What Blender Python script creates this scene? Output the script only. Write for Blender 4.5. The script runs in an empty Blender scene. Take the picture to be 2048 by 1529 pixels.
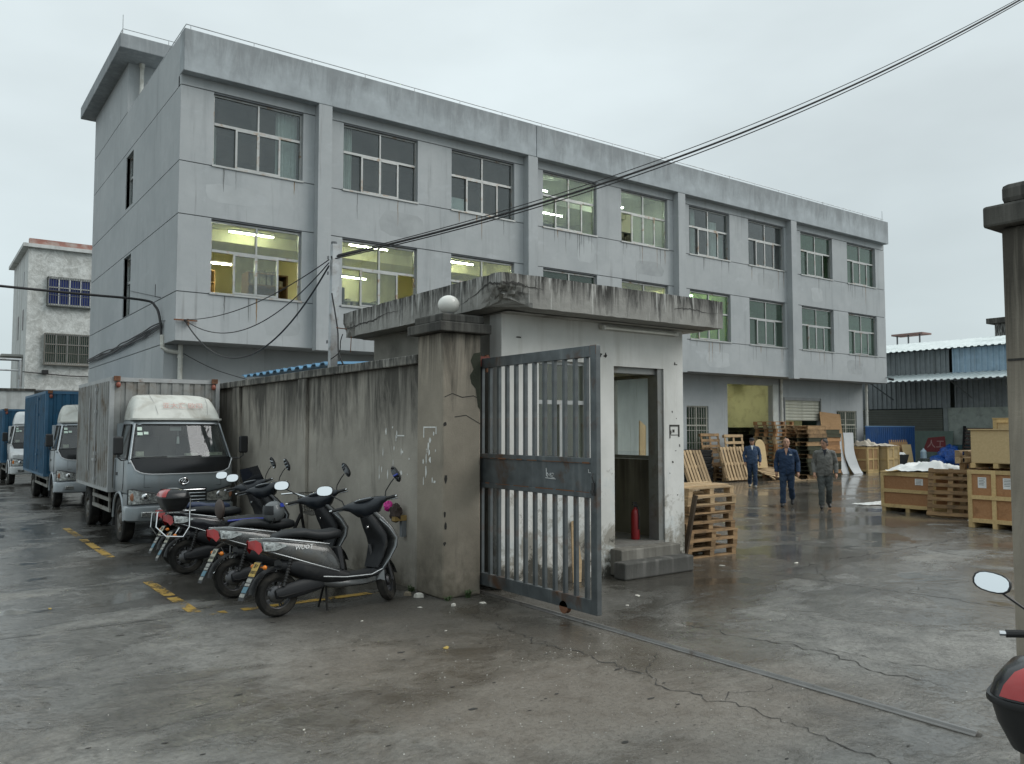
import bpy, bmesh, math, random
from mathutils import Vector, Matrix
from math import sin, cos, pi, radians, sqrt
random.seed(7)
SC = bpy.context.scene
COL = SC.collection
rnd = random.uniform

# ------------------------------------------------------------------ camera
cam_d = bpy.data.cameras.new('camera'); cam = bpy.data.objects.new('camera', cam_d); COL.objects.link(cam)
cam_d.sensor_width = 36.0; cam_d.lens = 28.76; cam_d.clip_start = 0.05; cam_d.clip_end = 3000
cam.location = (0, 0, 1.85)
cam.rotation_euler = (radians(90 + 3.271), 0, radians(-36.17))
SC.camera = cam

# ------------------------------------------------------------------ world: overcast daylight
SUN_EL, SUN_ROT = radians(58), radians(150)
world = bpy.data.worlds.new('World'); SC.world = world; world.use_nodes = True
wn, wl = world.node_tree.nodes, world.node_tree.links
wn.clear()
w_out = wn.new('ShaderNodeOutputWorld'); w_bg = wn.new('ShaderNodeBackground'); w_bg.inputs['Strength'].default_value = 0.095
w_sky = wn.new('ShaderNodeTexSky'); w_sky.sky_type = 'NISHITA'; w_sky.sun_disc = False
w_sky.sun_elevation = SUN_EL; w_sky.sun_rotation = SUN_ROT; w_sky.air_density = 1.0; w_sky.dust_density = 4.0; w_sky.ozone_density = 1.0
w_tc = wn.new('ShaderNodeTexCoord'); w_sep = wn.new('ShaderNodeSeparateXYZ')
wl.new(w_tc.outputs['Generated'], w_sep.inputs[0])
w_map = wn.new('ShaderNodeMapRange')                      # an overcast sky is brighter overhead than at the horizon
w_map.inputs['From Min'].default_value = -0.05; w_map.inputs['From Max'].default_value = 1.0
w_map.inputs['To Min'].default_value = 0.0; w_map.inputs['To Max'].default_value = 1.0
wl.new(w_sep.outputs['Z'], w_map.inputs['Value'])
w_cr = wn.new('ShaderNodeValToRGB'); wl.new(w_map.outputs[0], w_cr.inputs[0])
e = w_cr.color_ramp.elements; e[0].position = 0.0; e[0].color = (5.75, 6.72, 6.95, 1); e[1].position = 1.0; e[1].color = (9.6, 10.6, 10.8, 1)
m_ = w_cr.color_ramp.elements.new(0.35); m_.color = (6.85, 7.7, 7.92, 1)
w_mp = wn.new('ShaderNodeMapping'); w_mp.inputs['Scale'].default_value = (1.0, 1.0, 2.6); wl.new(w_tc.outputs['Generated'], w_mp.inputs[0])
w_nz = wn.new('ShaderNodeTexNoise'); w_nz.inputs['Scale'].default_value = 1.7; w_nz.inputs['Detail'].default_value = 5.0; w_nz.inputs['Roughness'].default_value = 0.5
wl.new(w_mp.outputs[0], w_nz.inputs['Vector'])
w_nm = wn.new('ShaderNodeMapRange'); w_nm.inputs['From Min'].default_value = 0.3; w_nm.inputs['From Max'].default_value = 0.7
w_nm.inputs['To Min'].default_value = 0.84; w_nm.inputs['To Max'].default_value = 1.10; wl.new(w_nz.outputs['Fac'], w_nm.inputs['Value'])
w_mul = wn.new('ShaderNodeMix'); w_mul.data_type = 'RGBA'; w_mul.blend_type = 'MULTIPLY'; w_mul.inputs['Factor'].default_value = 1.0
wl.new(w_cr.outputs[0], w_mul.inputs['A']); wl.new(w_nm.outputs[0], w_mul.inputs['B'])
w_mix = wn.new('ShaderNodeMix'); w_mix.data_type = 'RGBA'; w_mix.inputs['Factor'].default_value = 0.93   # cloud deck over the clear sky
wl.new(w_sky.outputs[0], w_mix.inputs['A']); wl.new(w_mul.outputs['Result'], w_mix.inputs['B'])
wl.new(w_mix.outputs['Result'], w_bg.inputs['Color']); wl.new(w_bg.outputs[0], w_out.inputs[0])

sun_d = bpy.data.lights.new('sun', 'SUN'); sun_d.energy = 1.5; sun_d.angle = radians(45); sun_d.color = (1.0, 0.97, 0.93)
sun = bpy.data.objects.new('sun', sun_d); COL.objects.link(sun)
SUN_DIR = Vector((0.92, -0.66, 0.95)).normalized()
sun.rotation_euler = SUN_DIR.to_track_quat('Z', 'Y').to_euler()
w_sky.sun_elevation = math.asin(SUN_DIR.z); w_sky.sun_rotation = math.atan2(SUN_DIR.x, SUN_DIR.y)

SC.view_settings.view_transform = 'Standard'; SC.view_settings.look = 'None'
SC.view_settings.exposure = 0.18; SC.view_settings.gamma = 1.0; SC.view_settings.use_curve_mapping = False
SC.render.engine = 'CYCLES'
cy = SC.cycles
cy.use_denoising = True
try: cy.denoiser = 'OPENIMAGEDENOISE'
except Exception: pass
cy.max_bounces = 7; cy.diffuse_bounces = 3; cy.glossy_bounces = 3; cy.transmission_bounces = 6; cy.transparent_max_bounces = 12
cy.caustics_reflective = False; cy.caustics_refractive = False

# ------------------------------------------------------------------ mesh helpers
class MB:
    """collects shapes, build() links them as ONE mesh object"""
    def __init__(s): s.v = []; s.f = []; s.m = []; s.cm = 0
    def add(s, vs, fs):
        o = len(s.v); s.v += [tuple(p) for p in vs]; s.f += [tuple(i + o for i in f) for f in fs]; s.m += [s.cm] * len(fs); return s
    def box(s, x0, x1, y0, y1, z0, z1):
        return s.add([(x0,y0,z0),(x1,y0,z0),(x1,y1,z0),(x0,y1,z0),(x0,y0,z1),(x1,y0,z1),(x1,y1,z1),(x0,y1,z1)],
                     [(0,3,2,1),(4,5,6,7),(0,1,5,4),(1,2,6,5),(2,3,7,6),(3,0,4,7)])
    def obox(s, c, size, mat=None, jit=0):
        hx, hy, hz = size[0]/2, size[1]/2, size[2]/2; vs = []
        for dz in (-hz, hz):
            for dx, dy in ((-hx,-hy),(hx,-hy),(hx,hy),(-hx,hy)):
                p = Vector((dx + rnd(-jit,jit), dy + rnd(-jit,jit), dz + rnd(-jit,jit)))
                if mat is not None: p = mat @ p
                vs.append(Vector(c) + p)
        return s.add(vs, [(0,3,2,1),(4,5,6,7),(0,1,5,4),(1,2,6,5),(2,3,7,6),(3,0,4,7)])
    def quad(s, a, b, c, d): return s.add([a,b,c,d], [(0,1,2,3)])
    def poly(s, pts): return s.add(pts, [tuple(range(len(pts)))])
    def rings(s, rs, cap=True, closed=True):
        n = len(rs[0]); vs = [p for r in rs for p in r]; fs = []
        for i in range(len(rs) - 1):
            for j in range(n if closed else n - 1):
                k = (j + 1) % n
                fs.append((i*n+j, i*n+k, (i+1)*n+k, (i+1)*n+j))
        if cap and closed:
            fs.append(tuple(reversed(range(n)))); fs.append(tuple((len(rs)-1)*n + j for j in range(n)))
        return s.add(vs, fs)
    def tube(s, pts, r, n=8, cap=True):
        pts = [Vector(p) for p in pts]; rs = []; up = None
        rr = r if isinstance(r, (list, tuple)) else [r] * len(pts)
        for i, p in enumerate(pts):
            t = (pts[min(i+1, len(pts)-1)] - pts[max(i-1, 0)])
            if t.length < 1e-9: t = Vector((0,0,1))
            t.normalize()
            if up is None:
                up = Vector((0,0,1)) if abs(t.z) < 0.9 else Vector((1,0,0))
            a = t.cross(up)
            if a.length < 1e-6: a = t.cross(Vector((0,1,0)))
            a.normalize(); b = a.cross(t).normalized(); up = b
            rs.append([p + (a * cos(2*pi*j/n) + b * sin(2*pi*j/n)) * rr[i] for j in range(n)])
        return s.rings(rs, cap)
    def cyl(s, p0, p1, r0, r1=None, n=12): return s.tube([p0, p1], [r0, r0 if r1 is None else r1], n)
    def lathe(s, prof, c=(0,0,0), axis='z', n=20, cap=False):
        rs = []
        for r, h in prof:
            ring = []
            for j in range(n):
                a = 2*pi*j/n; u, v = r*cos(a), r*sin(a)
                p = {'z': (u, v, h), 'y': (v, h, u), 'x': (h, u, v)}[axis]
                ring.append((c[0]+p[0], c[1]+p[1], c[2]+p[2]))
            rs.append(ring)
        return s.rings(rs, cap)
    def sphere(s, c, r, n=14, m=9, sc=(1,1,1)):
        prof = [(max(1e-4, sin(pi*i/m)), -cos(pi*i/m)) for i in range(m+1)]
        rs = [[(c[0]+r*sc[0]*a*cos(2*pi*j/n), c[1]+r*sc[1]*a*sin(2*pi*j/n), c[2]+r*sc[2]*h) for j in range(n)] for a, h in prof]
        return s.rings(rs, True)
    def prism(s, poly, axis, d0, d1):
        n = len(poly)
        def P(a, b, d): return {'x': (d, a, b), 'y': (a, d, b), 'z': (a, b, d)}[axis]
        vs = [P(a, b, d0) for a, b in poly] + [P(a, b, d1) for a, b in poly]
        fs = [tuple(reversed(range(n))), tuple(range(n, 2*n))] + [(i, (i+1) % n, n + (i+1) % n, n + i) for i in range(n)]
        return s.add(vs, fs)
    def sweep(s, pts, n=14, ex=3.0, cap=True):
        """pts: (x, z, half width in y, half thickness); the path lies in the xz plane"""
        rs = []
        for i, (x, z, hw, ht) in enumerate(pts):
            a, b = pts[max(i-1, 0)], pts[min(i+1, len(pts)-1)]
            t = Vector((b[0]-a[0], 0, b[1]-a[1])).normalized(); nrm = Vector((-t.z, 0, t.x))
            ring = []
            for j in range(n):
                an = 2*pi*(j+.5)/n; c_, s_ = cos(an), sin(an)
                u = math.copysign(abs(c_)**(2/ex), c_) * hw; w = math.copysign(abs(s_)**(2/ex), s_) * ht
                ring.append((x + nrm.x*w, u, z + nrm.z*w))
            rs.append(ring)
        return s.rings(rs, cap)
    def mesh(s, name='mesh', mats=(), smooth=False, angle=35):
        me = bpy.data.meshes.new(name); me.from_pydata(s.v, [], s.f)
        for m in (mats if isinstance(mats, (list, tuple)) else [mats]): me.materials.append(m)
        if any(s.m): me.polygons.foreach_set('material_index', s.m)
        bm = bmesh.new(); bm.from_mesh(me); bmesh.ops.recalc_face_normals(bm, faces=bm.faces)
        if smooth:
            for f in bm.faces: f.smooth = True
            for ed in bm.edges:
                if len(ed.link_faces) == 2 and ed.calc_face_angle(0) > radians(angle): ed.smooth = False
        bm.to_mesh(me); bm.free(); me.update()
        return me
    def build(s, name, mat, parent=None, smooth=False, bevel=0, loc=None, rot=None, seg=2, angle=35):
        return link(name, s.mesh(name, mat, smooth, angle), parent, loc, rot, bevel, seg)

def link(name, me, parent=None, loc=None, rot=None, bevel=0, seg=2):
    o = bpy.data.objects.new(name, me); COL.objects.link(o)
    if parent is not None: o.parent = parent
    if loc is not None: o.location = loc
    if rot is not None: o.rotation_euler = rot
    if bevel:
        b = o.modifiers.new('bevel', 'BEVEL'); b.width = bevel; b.segments = seg; b.limit_method = 'ANGLE'; b.angle_limit = radians(40)
    return o
def tag(o, label, cat, group=None):
    o['label'] = label; o['category'] = cat
    if group: o['group'] = group
    return o
def thing(name, label, cat, loc=(0,0,0), rot=(0,0,0), group=None):
    o = bpy.data.objects.new(name, None); COL.objects.link(o); o.empty_display_size = .2
    o.location = loc; o.rotation_euler = rot if isinstance(rot, (tuple, list)) else (0, 0, rot)
    return tag(o, label, cat, group)
def structure(o): o['kind'] = 'structure'; return o
def copy_tree(o, parent=None):
    c = o.copy(); COL.objects.link(c); c.parent = parent
    for ch in list(o.children): copy_tree(ch, c)
    return c
def rotz(a): return Matrix.Rotation(a, 3, 'Z')
def rotx(a): return Matrix.Rotation(a, 3, 'X')
def roty(a): return Matrix.Rotation(a, 3, 'Y')
def lerp(a, b, t): return a + (b - a) * t

# ------------------------------------------------------------------ materials
class NT:
    def __init__(s, name):
        s.mat = bpy.data.materials.new(name); s.mat.use_nodes = True
        s.t = s.mat.node_tree; s.n = s.t.nodes; s.l = s.t.links
        s.bsdf = s.n.get('Principled BSDF'); s.out = s.n.get('Material Output')
    def new(s, t, **kw):
        n = s.n.new(t)
        for k, v in kw.items(): setattr(n, k, v)
        return n
    def val(s, node, **kw):
        for k, v in kw.items(): node.inputs[k.replace('_', ' ')].default_value = v
        return node
    def coord(s, kind='Object', scale=(1,1,1), loc=(0,0,0)):
        mp = s.new('ShaderNodeMapping'); mp.inputs['Scale'].default_value = scale; mp.inputs['Location'].default_value = loc
        if kind == 'World':
            g = s.new('ShaderNodeNewGeometry'); s.l.new(g.outputs['Position'], mp.inputs[0])
        else:
            tc = s.new('ShaderNodeTexCoord'); s.l.new(tc.outputs[kind], mp.inputs[0])
        return mp.outputs[0]
    def noise(s, vec, scale, detail=4, rough=.55, dist=0):
        n = s.new('ShaderNodeTexNoise'); n.inputs['Scale'].default_value = scale; n.inputs['Detail'].default_value = detail
        n.inputs['Roughness'].default_value = rough; n.inputs['Distortion'].default_value = dist
        s.l.new(vec, n.inputs['Vector']); return n.outputs['Fac']
    def ramp(s, fac, stops):
        r = s.new('ShaderNodeValToRGB'); el = r.color_ramp.elements
        while len(el) < len(stops): el.new(.5)
        for e_, (p, c) in zip(el, stops):
            e_.position = p; e_.color = (c, c, c, 1) if isinstance(c, (int, float)) else (*c, 1)
        s.l.new(fac, r.inputs[0]); return r.outputs[0]
    def mrange(s, fac, a, b, c=0., d=1.):
        m = s.new('ShaderNodeMapRange'); m.inputs['From Min'].default_value = a; m.inputs['From Max'].default_value = b
        m.inputs['To Min'].default_value = c; m.inputs['To Max'].default_value = d; s.l.new(fac, m.inputs['Value']); return m.outputs[0]
    def mix(s, fac, a, b, blend='MIX'):
        m = s.new('ShaderNodeMix', data_type='RGBA', blend_type=blend)
        for sock, v in ((m.inputs['Factor'], fac), (m.inputs['A'], a), (m.inputs['B'], b)):
            if hasattr(v, 'links') or hasattr(v, 'is_linked'): s.l.new(v, sock)
            elif isinstance(v, (int, float)): sock.default_value = v if sock.name == 'Factor' else (v, v, v, 1)
            else: sock.default_value = (*v, 1)
        return m.outputs['Result']
    def math(s, op, a, b=0.):
        m = s.new('ShaderNodeMath', operation=op)
        for i, v in enumerate((a, b)):
            if hasattr(v, 'is_linked'): s.l.new(v, m.inputs[i])
            else: m.inputs[i].default_value = v
        return m.outputs[0]
    def setin(s, name, v):
        sock = s.bsdf.inputs[name]
        if hasattr(v, 'is_linked'): s.l.new(v, sock)
        elif isinstance(v, (int, float)): sock.default_value = v
        else: sock.default_value = (*v, 1)
    def bump(s, h, strength=.3, dist=.01):
        b = s.new('ShaderNodeBump'); b.inputs['Strength'].default_value = strength; b.inputs['Distance'].default_value = dist
        s.l.new(h, b.inputs['Height']); s.l.new(b.outputs[0], s.bsdf.inputs['Normal'])

MATS = {}
def M(name, col, rough=.6, metal=0., var=.12, scale=4., bump=0., bscale=40., dirt=None, dlo=.5, dhi=.75, dscale=2.5,
      streak=None, slo=.55, shi=.8, sscale=(6,6,.5), coord='Object', rv=0., spec=.5, coat=0., rdirt=None):
    """painted / plain surface with mottling, optional dirt blotches and run-down streaks"""
    if name in MATS: return MATS[name]
    T = NT(name); v = T.coord(coord)
    n1 = T.noise(v, scale, 5)
    c = T.mix(T.mrange(n1, .3, .7), tuple(x*(1-var) for x in col), tuple(min(1, x*(1+var)) for x in col))
    r = None
    if rv:
        oi = T.new('ShaderNodeObjectInfo')
        c = T.mix(1., c, T.mrange(oi.outputs['Random'], 0, 1, 1-rv, 1+rv), 'MULTIPLY')
    if dirt is not None:
        f = T.mrange(T.noise(v, dscale, 6, .62, .4), dlo, dhi)
        c = T.mix(f, c, dirt)
        r = T.mrange(f, 0, 1, rough, rdirt if rdirt is not None else min(1, rough + .25))
    if streak is not None:
        vs = T.coord(coord, sscale)
        f = T.mrange(T.noise(vs, 1.0, 5, .6), slo, shi)
        c = T.mix(f, c, streak)
    T.setin('Base Color', c); T.setin('Roughness', r if r is not None else rough); T.setin('Metallic', metal)
    T.bsdf.inputs['Specular IOR Level'].default_value = spec
    if coat: T.bsdf.inputs['Coat Weight'].default_value = coat; T.bsdf.inputs['Coat Roughness'].default_value = .08
    if bump: T.bump(T.noise(T.coord(coord), bscale, 5, .65), bump, .01)
    MATS[name] = T.mat; return T.mat

def emit(name, col, strength):
    T = NT(name); T.setin('Base Color', col); T.setin('Emission Color', col); T.bsdf.inputs['Emission Strength'].default_value = strength
    return T.mat
def glass(name, tint=(.8,.85,.85), refl=.05, rough=.02, dirt=.12):
    T = NT(name); T.n.remove(T.bsdf)
    tr = T.new('ShaderNodeBsdfTransparent'); tr.inputs[0].default_value = (*tint, 1)
    gl = T.new('ShaderNodeBsdfGlossy'); gl.inputs['Roughness'].default_value = rough; gl.inputs[0].default_value = (.95,.97,1,1)
    df = T.new('ShaderNodeBsdfDiffuse'); df.inputs[0].default_value = (.32,.33,.31,1)
    lw = T.new('ShaderNodeLayerWeight'); lw.inputs['Blend'].default_value = .5      # same reflectance from both sides of a thin pane
    fr = T.mrange(T.math('POWER', lw.outputs['Facing'], 4.), 0, 1, refl, 1.)
    mx = T.new('ShaderNodeMixShader'); T.l.new(fr, mx.inputs[0]); T.l.new(tr.outputs[0], mx.inputs[1]); T.l.new(gl.outputs[0], mx.inputs[2])
    m2 = T.new('ShaderNodeMixShader'); f = T.mrange(T.noise(T.coord('Object', (1,1,.4)), 3.0, 5), .35, .8, dirt*.3, dirt*1.6)
    T.l.new(f, m2.inputs[0]); T.l.new(mx.outputs[0], m2.inputs[1]); T.l.new(df.outputs[0], m2.inputs[2])
    T.l.new(m2.outputs[0], T.out.inputs[0]); return T.mat

# ------------------------------------------------------------------ special surfaces
def ground_material():
    T = NT('wet_concrete_ground'); w = T.coord('World')
    big = T.noise(w, .22, 4, .55, .6)
    mid = T.noise(w, 1.1, 6, .6, .3)
    fine = T.noise(w, 22, 6, .7)
    grain = T.noise(w, 160, 3, .7)
    c = T.mix(T.mrange(mid, .32, .68), (.150,.146,.133), (.300,.293,.268))
    c = T.mix(T.mrange(big, .5, .72, 0, .75), c, (.145,.108,.074))               # brown silt
    c = T.mix(T.mrange(fine, .38, .66, 0, .55), c, (.080,.077,.068))
    mott = T.noise(w, 5.0, 8, .72, .5)
    c = T.mix(T.mrange(mott, .50, .66, 0, .72), c, (.070,.066,.056))
    c = T.mix(T.mrange(mott, .46, .34, 0, .40), c, (.27,.262,.235))
    c = T.mix(T.mrange(grain, .62, .74, 0, .55), c, (.30,.29,.27))
    # tyre-worn and oil patches
    oil = T.mrange(T.noise(T.coord('World', (.55,.9,1), (3,1,0)), 1.0, 5, .6, .8), .56, .72, 0, .6)
    c = T.mix(oil, c, (.045,.044,.040))
    # parking strip along the wall: oily dirt plus vehicle shade painted into the colour
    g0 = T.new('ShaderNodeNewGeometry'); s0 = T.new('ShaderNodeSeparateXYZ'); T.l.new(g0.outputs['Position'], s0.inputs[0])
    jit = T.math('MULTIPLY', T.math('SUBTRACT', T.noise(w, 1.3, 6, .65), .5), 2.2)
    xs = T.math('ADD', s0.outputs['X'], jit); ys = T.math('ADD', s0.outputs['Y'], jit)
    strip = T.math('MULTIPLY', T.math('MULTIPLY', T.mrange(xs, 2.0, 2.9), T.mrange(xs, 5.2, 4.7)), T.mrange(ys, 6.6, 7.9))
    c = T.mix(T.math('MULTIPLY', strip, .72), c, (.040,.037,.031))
    # wetness: damp everywhere, standing water in shallow hollows
    wetn = T.noise(T.coord('World', (.42,.60,1), (7.3,2.1,0)), 1.0, 6, .55, .5)
    gp = T.new('ShaderNodeNewGeometry'); gs = T.new('ShaderNodeSeparateXYZ'); T.l.new(gp.outputs['Position'], gs.inputs[0])
    wetn = T.math('ADD', wetn, T.mrange(gs.outputs['X'], 4.5, 8.5, -.02, .10))      # the yard lies a little lower than the lane
    wetn = T.math('ADD', wetn, T.mrange(gs.outputs['Y'], 4.0, 9.5, -.05, .075))       # and the lane drains toward the gate
    wetn = T.math('ADD', wetn, T.math('MULTIPLY', T.math('SUBTRACT', T.noise(w, 1.9, 7, .68, .4), .5), .34))      # patchy drying
    wet = T.mrange(wetn, .42, .54)
    pud = T.mrange(wetn, .61, .66)
    dx = T.math('MULTIPLY', T.math('SUBTRACT', xs, 3.9), .42); dy = T.math('MULTIPLY', T.math('SUBTRACT', ys, 5.2), .36)
    silt = T.mrange(T.math('ADD', T.math('MULTIPLY', dx, dx), T.math('MULTIPLY', dy, dy)), 1.0, .25, 0, .55)        # silt washed out of the gateway
    c = T.mix(silt, c, (.140,.104,.068))
    ex = T.math('MULTIPLY', T.math('SUBTRACT', xs, 6.2), .26); ey = T.math('MULTIPLY', T.math('SUBTRACT', ys, 7.1), .52)
    damp = T.mrange(T.math('ADD', T.math('MULTIPLY', ex, ex), T.math('MULTIPLY', ey, ey)), 1.0, .35, 0, .68)       # seepage round the gatehouse foot
    c = T.mix(damp, c, (.052,.047,.037))
    c = T.mix(T.math('MULTIPLY', wet, .62), c, T.mix(1., c, (.42,.41,.40), 'MULTIPLY'))
    r = T.mrange(wet, 0, 1, .52, .15)
    r2 = T.mix(pud, r, (.09,.09,.09))
    rn = T.math('MULTIPLY', T.mrange(fine, .3, .7, .8, 1.25), r2)
    T.setin('Base Color', c); T.setin('Roughness', rn); T.bsdf.inputs['Specular IOR Level'].default_value = .72
    pits = T.new('ShaderNodeTexVoronoi'); pits.inputs['Scale'].default_value = 5.0; pits.inputs['Randomness'].default_value = 1.0
    T.l.new(T.coord('World', (1,1,1)), pits.inputs['Vector'])
    ph = T.mrange(pits.outputs['Distance'], .03, .10)
    h = T.math('ADD', T.math('MULTIPLY', T.noise(w, 11, 8, .75), 1.5), T.math('MULTIPLY', T.noise(w, 60, 4, .7), .45))
    h = T.math('ADD', h, T.math('MULTIPLY', ph, .35)); h = T.math('ADD', h, T.math('MULTIPLY', T.mrange(T.noise(w, 26, 5, .6), .36, .46), .5))
    h = T.math('MULTIPLY', h, T.math('MULTIPLY', T.mrange(wet, 0, 1, 1, .16), T.mrange(pud, 0, 1, 1, .1)))
    T.bump(h, .8, .016)
    return T.mat

def stained(name, base, dark, light, ztop, drop, amount=.85, low=None, sx=(2.6,2.6,.22), pale=.35, rough=.85, bump=.35, zlow=.5, seed=0., topw=.42):
    """old render: run-down stains that start under the top edge, pale lime runs, damp foot"""
    T = NT(name); w = T.coord('World')
    c = T.mix(T.mrange(T.noise(w, 1.6, 6, .62), .3, .7), tuple(x*.8 for x in base), tuple(x*1.18 for x in base))
    st = T.noise(T.coord('World', sx, (seed, seed, 0)), 1.3, 8, .70, .9)
    st2 = T.noise(T.coord('World', (sx[0]*3, sx[1]*3, sx[2]*1.6), (seed+5, 3, 0)), 1.0, 4, .6)
    g = T.new('ShaderNodeNewGeometry'); sp = T.new('ShaderNodeSeparateXYZ'); T.l.new(g.outputs['Position'], sp.inputs[0])
    top = T.mrange(sp.outputs['Z'], ztop - drop, ztop)
    m = T.math('ADD', T.math('MULTIPLY', st, 1.25), T.math('MULTIPLY', top, topw))
    f = T.mrange(m, .72, 1.02, 0, amount)
    c = T.mix(f, c, dark)
    pf = T.mrange(T.math('ADD', st2, T.math('MULTIPLY', top, .12)), .62, .74, 0, pale)
    c = T.mix(pf, c, light)
    blot = T.mrange(T.noise(w, .9, 7, .66, .8), .55, .75, 0, .45)
    c = T.mix(blot, c, tuple(x*.62 for x in base))
    if low is not None:
        lf = T.math('MULTIPLY', T.mrange(sp.outputs['Z'], zlow, 0), T.mrange(T.noise(w, 2.2, 6, .65), .3, .6))
        c = T.mix(lf, c, low)
    T.setin('Base Color', c); T.setin('Roughness', rough); T.bsdf.inputs['Specular IOR Level'].default_value = .3
    T.bump(T.math('ADD', T.noise(w, 14, 7, .7), T.math('MULTIPLY', T.noise(w, 70, 3, .7), .4)), bump, .012)
    return T.mat

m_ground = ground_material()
m_wall_old = stained('old_wall_render', (.350,.325,.280), (.062,.059,.051), (.50,.47,.41), 2.62, 1.15, .93, (.085,.074,.055), pale=.34, sx=(2.0,2.0,.36), topw=.40)
m_pillar = stained('pillar_render', (.300,.266,.215), (.050,.046,.038), (.46,.42,.35), 2.95, 1.0, .93, (.075,.066,.048), pale=.35, seed=2., sx=(3.2,3.2,.30), topw=.36, zlow=.9)
m_cap = stained('cap_concrete', (.135,.130,.115), (.030,.030,.028), (.26,.25,.23), 3.2, .8, .8, seed=4.)
m_slab = stained('slab_concrete', (.29,.285,.265), (.036,.036,.033), (.64,.64,.61), 3.60, .40, .97, pale=.6, sx=(6.5,6.5,.8), seed=1., bump=.6, topw=.38)
m_soffit = M('soffit_plaster', (.42,.41,.38), .9, dirt=(.14,.13,.11), dscale=1.6, coord='World')
def gatehouse_material():
    T = NT('gatehouse_plaster'); w = T.coord('World')
    c = T.mix(T.mrange(T.noise(w, 1.5, 5), .3, .7), (.60,.60,.57), (.76,.755,.725))
    g = T.new('ShaderNodeNewGeometry'); sp = T.new('ShaderNodeSeparateXYZ'); T.l.new(g.outputs['Position'], sp.inputs[0])
    n = T.noise(w, 3.4, 8, .7, .4)
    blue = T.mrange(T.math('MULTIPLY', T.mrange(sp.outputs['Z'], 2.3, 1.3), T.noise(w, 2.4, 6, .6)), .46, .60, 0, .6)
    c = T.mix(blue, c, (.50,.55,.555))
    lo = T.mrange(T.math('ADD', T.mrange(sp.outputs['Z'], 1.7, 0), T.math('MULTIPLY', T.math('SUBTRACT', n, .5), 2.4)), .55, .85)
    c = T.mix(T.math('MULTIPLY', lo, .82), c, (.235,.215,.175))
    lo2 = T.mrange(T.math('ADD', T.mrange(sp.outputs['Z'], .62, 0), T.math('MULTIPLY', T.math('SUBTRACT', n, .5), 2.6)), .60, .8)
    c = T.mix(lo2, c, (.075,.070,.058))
    run = T.mrange(T.noise(T.coord('World', (4,4,.35)), 1.2, 5, .6), .54, .76, 0, .42)
    c = T.mix(run, c, (.31,.29,.24))
    peel = T.mrange(T.noise(w, 5.5, 7, .7, .5), .63, .66, 0, .7)
    pk = T.math('MULTIPLY', peel, T.mrange(sp.outputs['Z'], 2.0, .8))
    c = T.mix(pk, c, (.30,.28,.245))
    T.setin('Base Color', c); T.setin('Roughness', .85); T.bsdf.inputs['Specular IOR Level'].default_value = .3
    T.bump(T.math('SUBTRACT', T.noise(w, 16, 6, .68), T.math('MULTIPLY', pk, .8)), .3, .01)
    return T.mat
m_gatehouse = gatehouse_material()
def facade_material():
    T = NT('grey_painted_facade'); w = T.coord('World')
    c = T.mix(T.mrange(T.noise(w, .55, 6, .6), .3, .7), (.362,.386,.396), (.450,.472,.480))
    c = T.mix(T.mrange(T.noise(w, 3.0, 6, .65), .45, .8, 0, .30), c, (.30,.325,.34))
    run = T.mrange(T.noise(T.coord('World', (2.6,2.6,.28)), 1.3, 6, .6), .56, .74, 0, .42)
    c = T.mix(run, c, (.235,.25,.26))
    run2 = T.mrange(T.noise(T.coord('World', (7,7,.35), (3,3,0)), 1.1, 4, .55), .64, .74, 0, .45)
    c = T.mix(run2, c, (.20,.205,.205))
    pale = T.mrange(T.noise(T.coord('World', (1.4,1.4,2.4), (9,1,4)), 1.0, 5, .6), .60, .74, 0, .35)
    c = T.mix(pale, c, (.53,.56,.58))
    T.setin('Base Color', c); T.setin('Roughness', .75); T.bsdf.inputs['Specular IOR Level'].default_value = .3
    T.bump(T.noise(w, 9, 7, .65), .12, .02)
    return T.mat
m_facade = facade_material()
m_fascia = stained('fascia_render', (.385,.420,.440), (.17,.18,.185), (.52,.55,.57), 10.84, .9, .55, sx=(1.6,1.6,.35), pale=.22, rough=.8, bump=.12, seed=6.)
m_joint = M('joint_shadow_render', (.16,.17,.18), .9, coord='World')  # plain dark grey, for joints and small fittings
m_rust = M('rusty_steel', (.19,.085,.045), .85, dirt=(.07,.035,.02), dscale=6, bump=.3)
m_alu = M('aluminium_window', (.40,.41,.40), .40, .5, dirt=(.30,.20,.12), dlo=.56, dhi=.72, dscale=5, coord='World')
m_glass = glass('window_glass', (.80,.86,.85), .06, .015, .09)
m_glass_green = glass('green_window_glass', (.60,.80,.69), .05, .02, .12)
m_glass_clear = glass('clear_glass', (.92,.95,.92), .05, .01, .06)
m_curtain = M('curtain_cloth', (.78,.79,.76), .9, var=.08, scale=9)
m_pvc = M('pvc_pipe', (.66,.66,.61), .5, dirt=(.38,.36,.30), dscale=3)
m_black_rubber = M('black_rubber', (.018,.018,.018), .6, bump=.15, bscale=60)
m_cable = M('black_cable', (.014,.014,.015), .55)
m_galv = M('galvanised_steel', (.40,.42,.43), .42, .7, dirt=(.22,.20,.18), dscale=5)
m_room_lit = M('lit_room_paint', (.74,.72,.48), .9, var=.06, scale=1.2, coord='World')
m_room_white = M('white_room_paint', (.74,.76,.66), .9, var=.05, scale=1.2, coord='World')
m_room_dark = M('dark_room_paint', (.13,.15,.155), .9, coord='World')  # gloom of the unlit rooms put into the wall colour
m_room_brown = M('brown_room_board', (.42,.30,.14), .8, coord='World')
m_tube = emit('lit_fluorescent_tube', (1., .96, .66), 55.)
m_tube_w = emit('lit_white_tube', (.95, 1., .78), 60.)
m_lamp_body = M('white_lamp_body', (.78,.78,.74), .5)
m_white_paint = M('white_paint', (.76,.77,.76), .45)

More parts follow.
